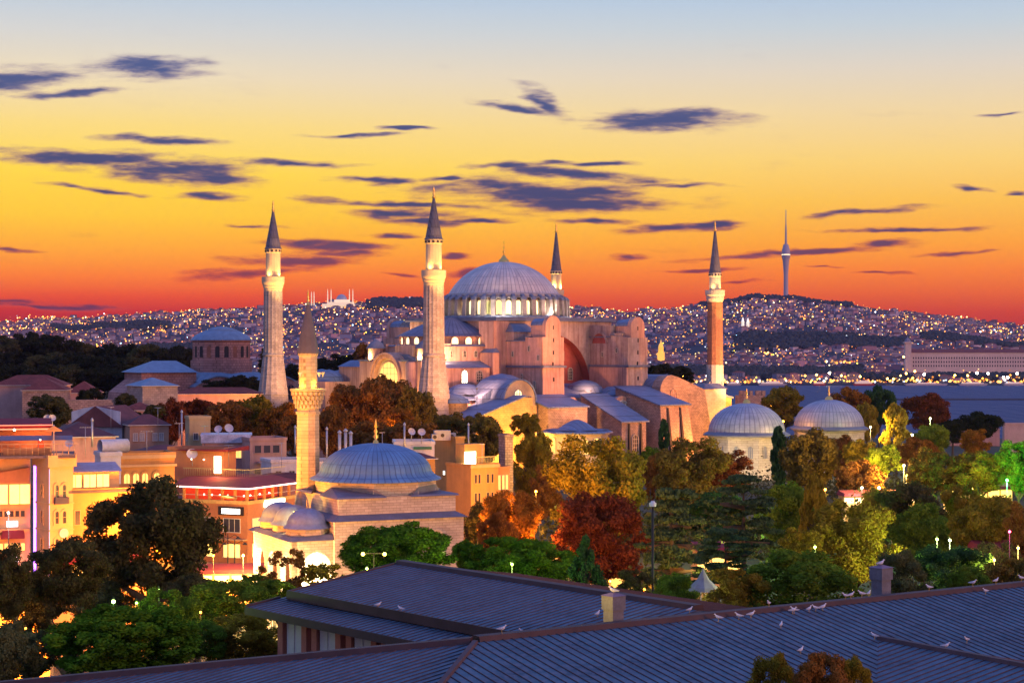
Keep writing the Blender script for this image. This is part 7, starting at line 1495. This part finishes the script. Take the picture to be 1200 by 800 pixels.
# ---------------------------------------------------------------- seagulls on the roof
def gull_mesh():
    m = MB(); path = [(-.27, 0, .20, .008, .006), (-.2, 0, .205, .035, .02), (-.1, 0, .22, .07, .055), (0, 0, .235, .085, .08), (.09, 0, .26, .075, .08), (.15, 0, .31, .045, .055), (.17, 0, .36, .034, .036), (.19, 0, .395, .042, .042), (.225, 0, .395, .03, .03), (.25, 0, .388, .01, .012)]
    n = 10; base = 0
    for (x, y, z, ry, rz_) in path:
        for i in range(n): a = 2 * math.pi * i / n; m.v.append((x - .25 * rz_ * math.sin(a), y + ry * math.cos(a), z + rz_ * math.sin(a)))
    for j in range(len(path) - 1):
        for i in range(n): k = (i + 1) % n; m.f.append((j*n+i, j*n+k, (j+1)*n+k, (j+1)*n+i)); m.m.append(0); m.s.append(True)
    m.f += [tuple(range(n)), tuple(range((len(path)-1)*n, len(path)*n))[::-1]]; m.m += [0, 0]; m.s += [True, True]; return m
gw = mat('gull_white', (.58, .58, .64), .8, vary=0); gg = mat('gull_grey', (.36, .38, .44), .8, vary=0); gy = mat('gull_yellow', (.6, .4, .1), .6, vary=0)
def gull(p, rz, s, label):
    t = thing('seagull', label, 'seagull', p, rz, 'seagulls resting on the metal roofs'); t.scale = (s, s, s)
    global G0
    if G0 is None:
        gull_mesh().build('body', gw, t)
        for q in (-1, 1):
            w = MB(); w.hexa([(-.3, q*.03, .225), (-.1, q*.085, .2), (.1, q*.085, .24), (.0, q*.06, .31)], [(-.3, q*.035, .235), (-.1, q*.1, .205), (.1, q*.098, .245), (.0, q*.05, .325)]); w.build('wing', gg, t)
            MB().tube((.0, q*.03, 0), (.0, q*.03, .18), .008, n=5).box(.0, .06, q*.03-.015, q*.03+.015, 0, .008).build('leg', gy, t)
        MB().tube((.245, 0, .388), (.30, 0, .378), .012, .003, 6).build('beak', gy, t); G0 = t
    else:
        for ch in G0.children: c = ch.copy(); COL.objects.link(c); c.parent = t
G0 = None
def on_roof(px, py):
    """point of the near roofs under a pixel"""
    u, v = (px - CX) / F, (py - HY) / F; best = None
    def loc(P, O, a): dx, dy = P.x - O[0], P.y - O[1]; return (math.cos(a)*dx + math.sin(a)*dy, -math.sin(a)*dx + math.cos(a)*dy)
    for k in range(600, 1250):
        Y = k * .1; P = Vector((u * Y, Y, EYE - v * Y)); x, y = loc(P, RO, RA)
        if x >= 0 or y < -x:
            pass
        zz = zr + s_roof * y if (y <= 0 and x >= y) else zr + s_roof * x if (x < 0 and y < -x) else zr - s_roof * y
        if y > 3: zz = -99
        xb, yb = loc(P, (-6.9, 108.9), RB_)
        if -7.4 < xb < 0 and -25 < yb < 0: zz = max(zz, zb_ + sb * xb)
        if P.z <= zz + .02: return Vector((P.x, P.y, max(zz, P.z)))
    return None
s_roof = .176
gulls = [(443, 757, 'pair of gulls left on the dark ridge, the left one'), (470, 756, 'pair of gulls left on the dark ridge, the right one'), (588, 712, 'lone gull on the rear roof slope'), (611, 744, 'gull on the ridge just above the hip'), (700, 722, 'gull on the rear roof left of the lit flue'), (842, 727, 'gull just below the ridge left of the row'), (808, 720, 'huddled grey gull where the two roofs meet'), (866, 714, 'gull of the row, right after the gap'), (880, 714.5, 'gull of the row with lowered head'), (901, 714, 'gull at the middle left of the row'), (929, 707, 'gull standing above a huddled pair'), (931, 714, 'huddled gull under the standing one'), (948, 706, 'small gull in the middle of the row'), (956, 708, 'gull with tail raised, middle of the row'), (964, 706, 'gull right of the raised tail gull'), (991, 702, 'upright gull near the grey flue'), (997, 711, 'gull below the upright one, facing right'), (1010, 698, 'blue grey gull left of the grey flue'), (1018, 696, 'brown gull touching the grey flue'), (1089, 688, 'gull right of the grey flue'), (1140, 681, 'huddled gull on the right part of the ridge'), (1155, 679, 'small brown gull on the right ridge'), (1167, 680, 'pale gull spreading on the right ridge'), (1197, 688, 'gull at the right edge of the ridge'), (915, 735, 'gull alone on the near slope, left'), (1025, 748, 'gull lying on the cross ridge'), (1108, 760, 'gull on the cross ridge further right'), (1133, 752, 'gull on the near slope at the right'), (938, 765, 'gull just above the conifer tops')]
for i, (px, py, lab) in enumerate(gulls):
    p = on_roof(px, py + 1.5)
    if p is None or py < 716:      # standing on the cap of the long ridge
        u = (px - CX) / F; ca, sa = math.cos(RA), math.sin(RA); y_ = .42 if (px * 7 + i) % 3 else -.5
        a_ = (u * (RO[1] + ca * y_) - RO[0] + sa * y_) / (ca - u * sa); p = Vector((RO[0] + ca * a_ - sa * y_, RO[1] + sa * a_ + ca * y_, zr + (.2 if y_ > 0 else -.1)))
    p.z += .03; gull(p, [.3, 2.6, -.4, 3.4, .1, 2.9][i % 6] + (i % 5) * .2, .76 + .05 * (i % 3), lab)
gull(W(719, 697, 86.3), 2.8, 1.0, 'gull perched on top of the lit square flue'); gull(W(1032, 664.5, 96.5), .4, 1.0, 'gull perched on top of the grey flue')
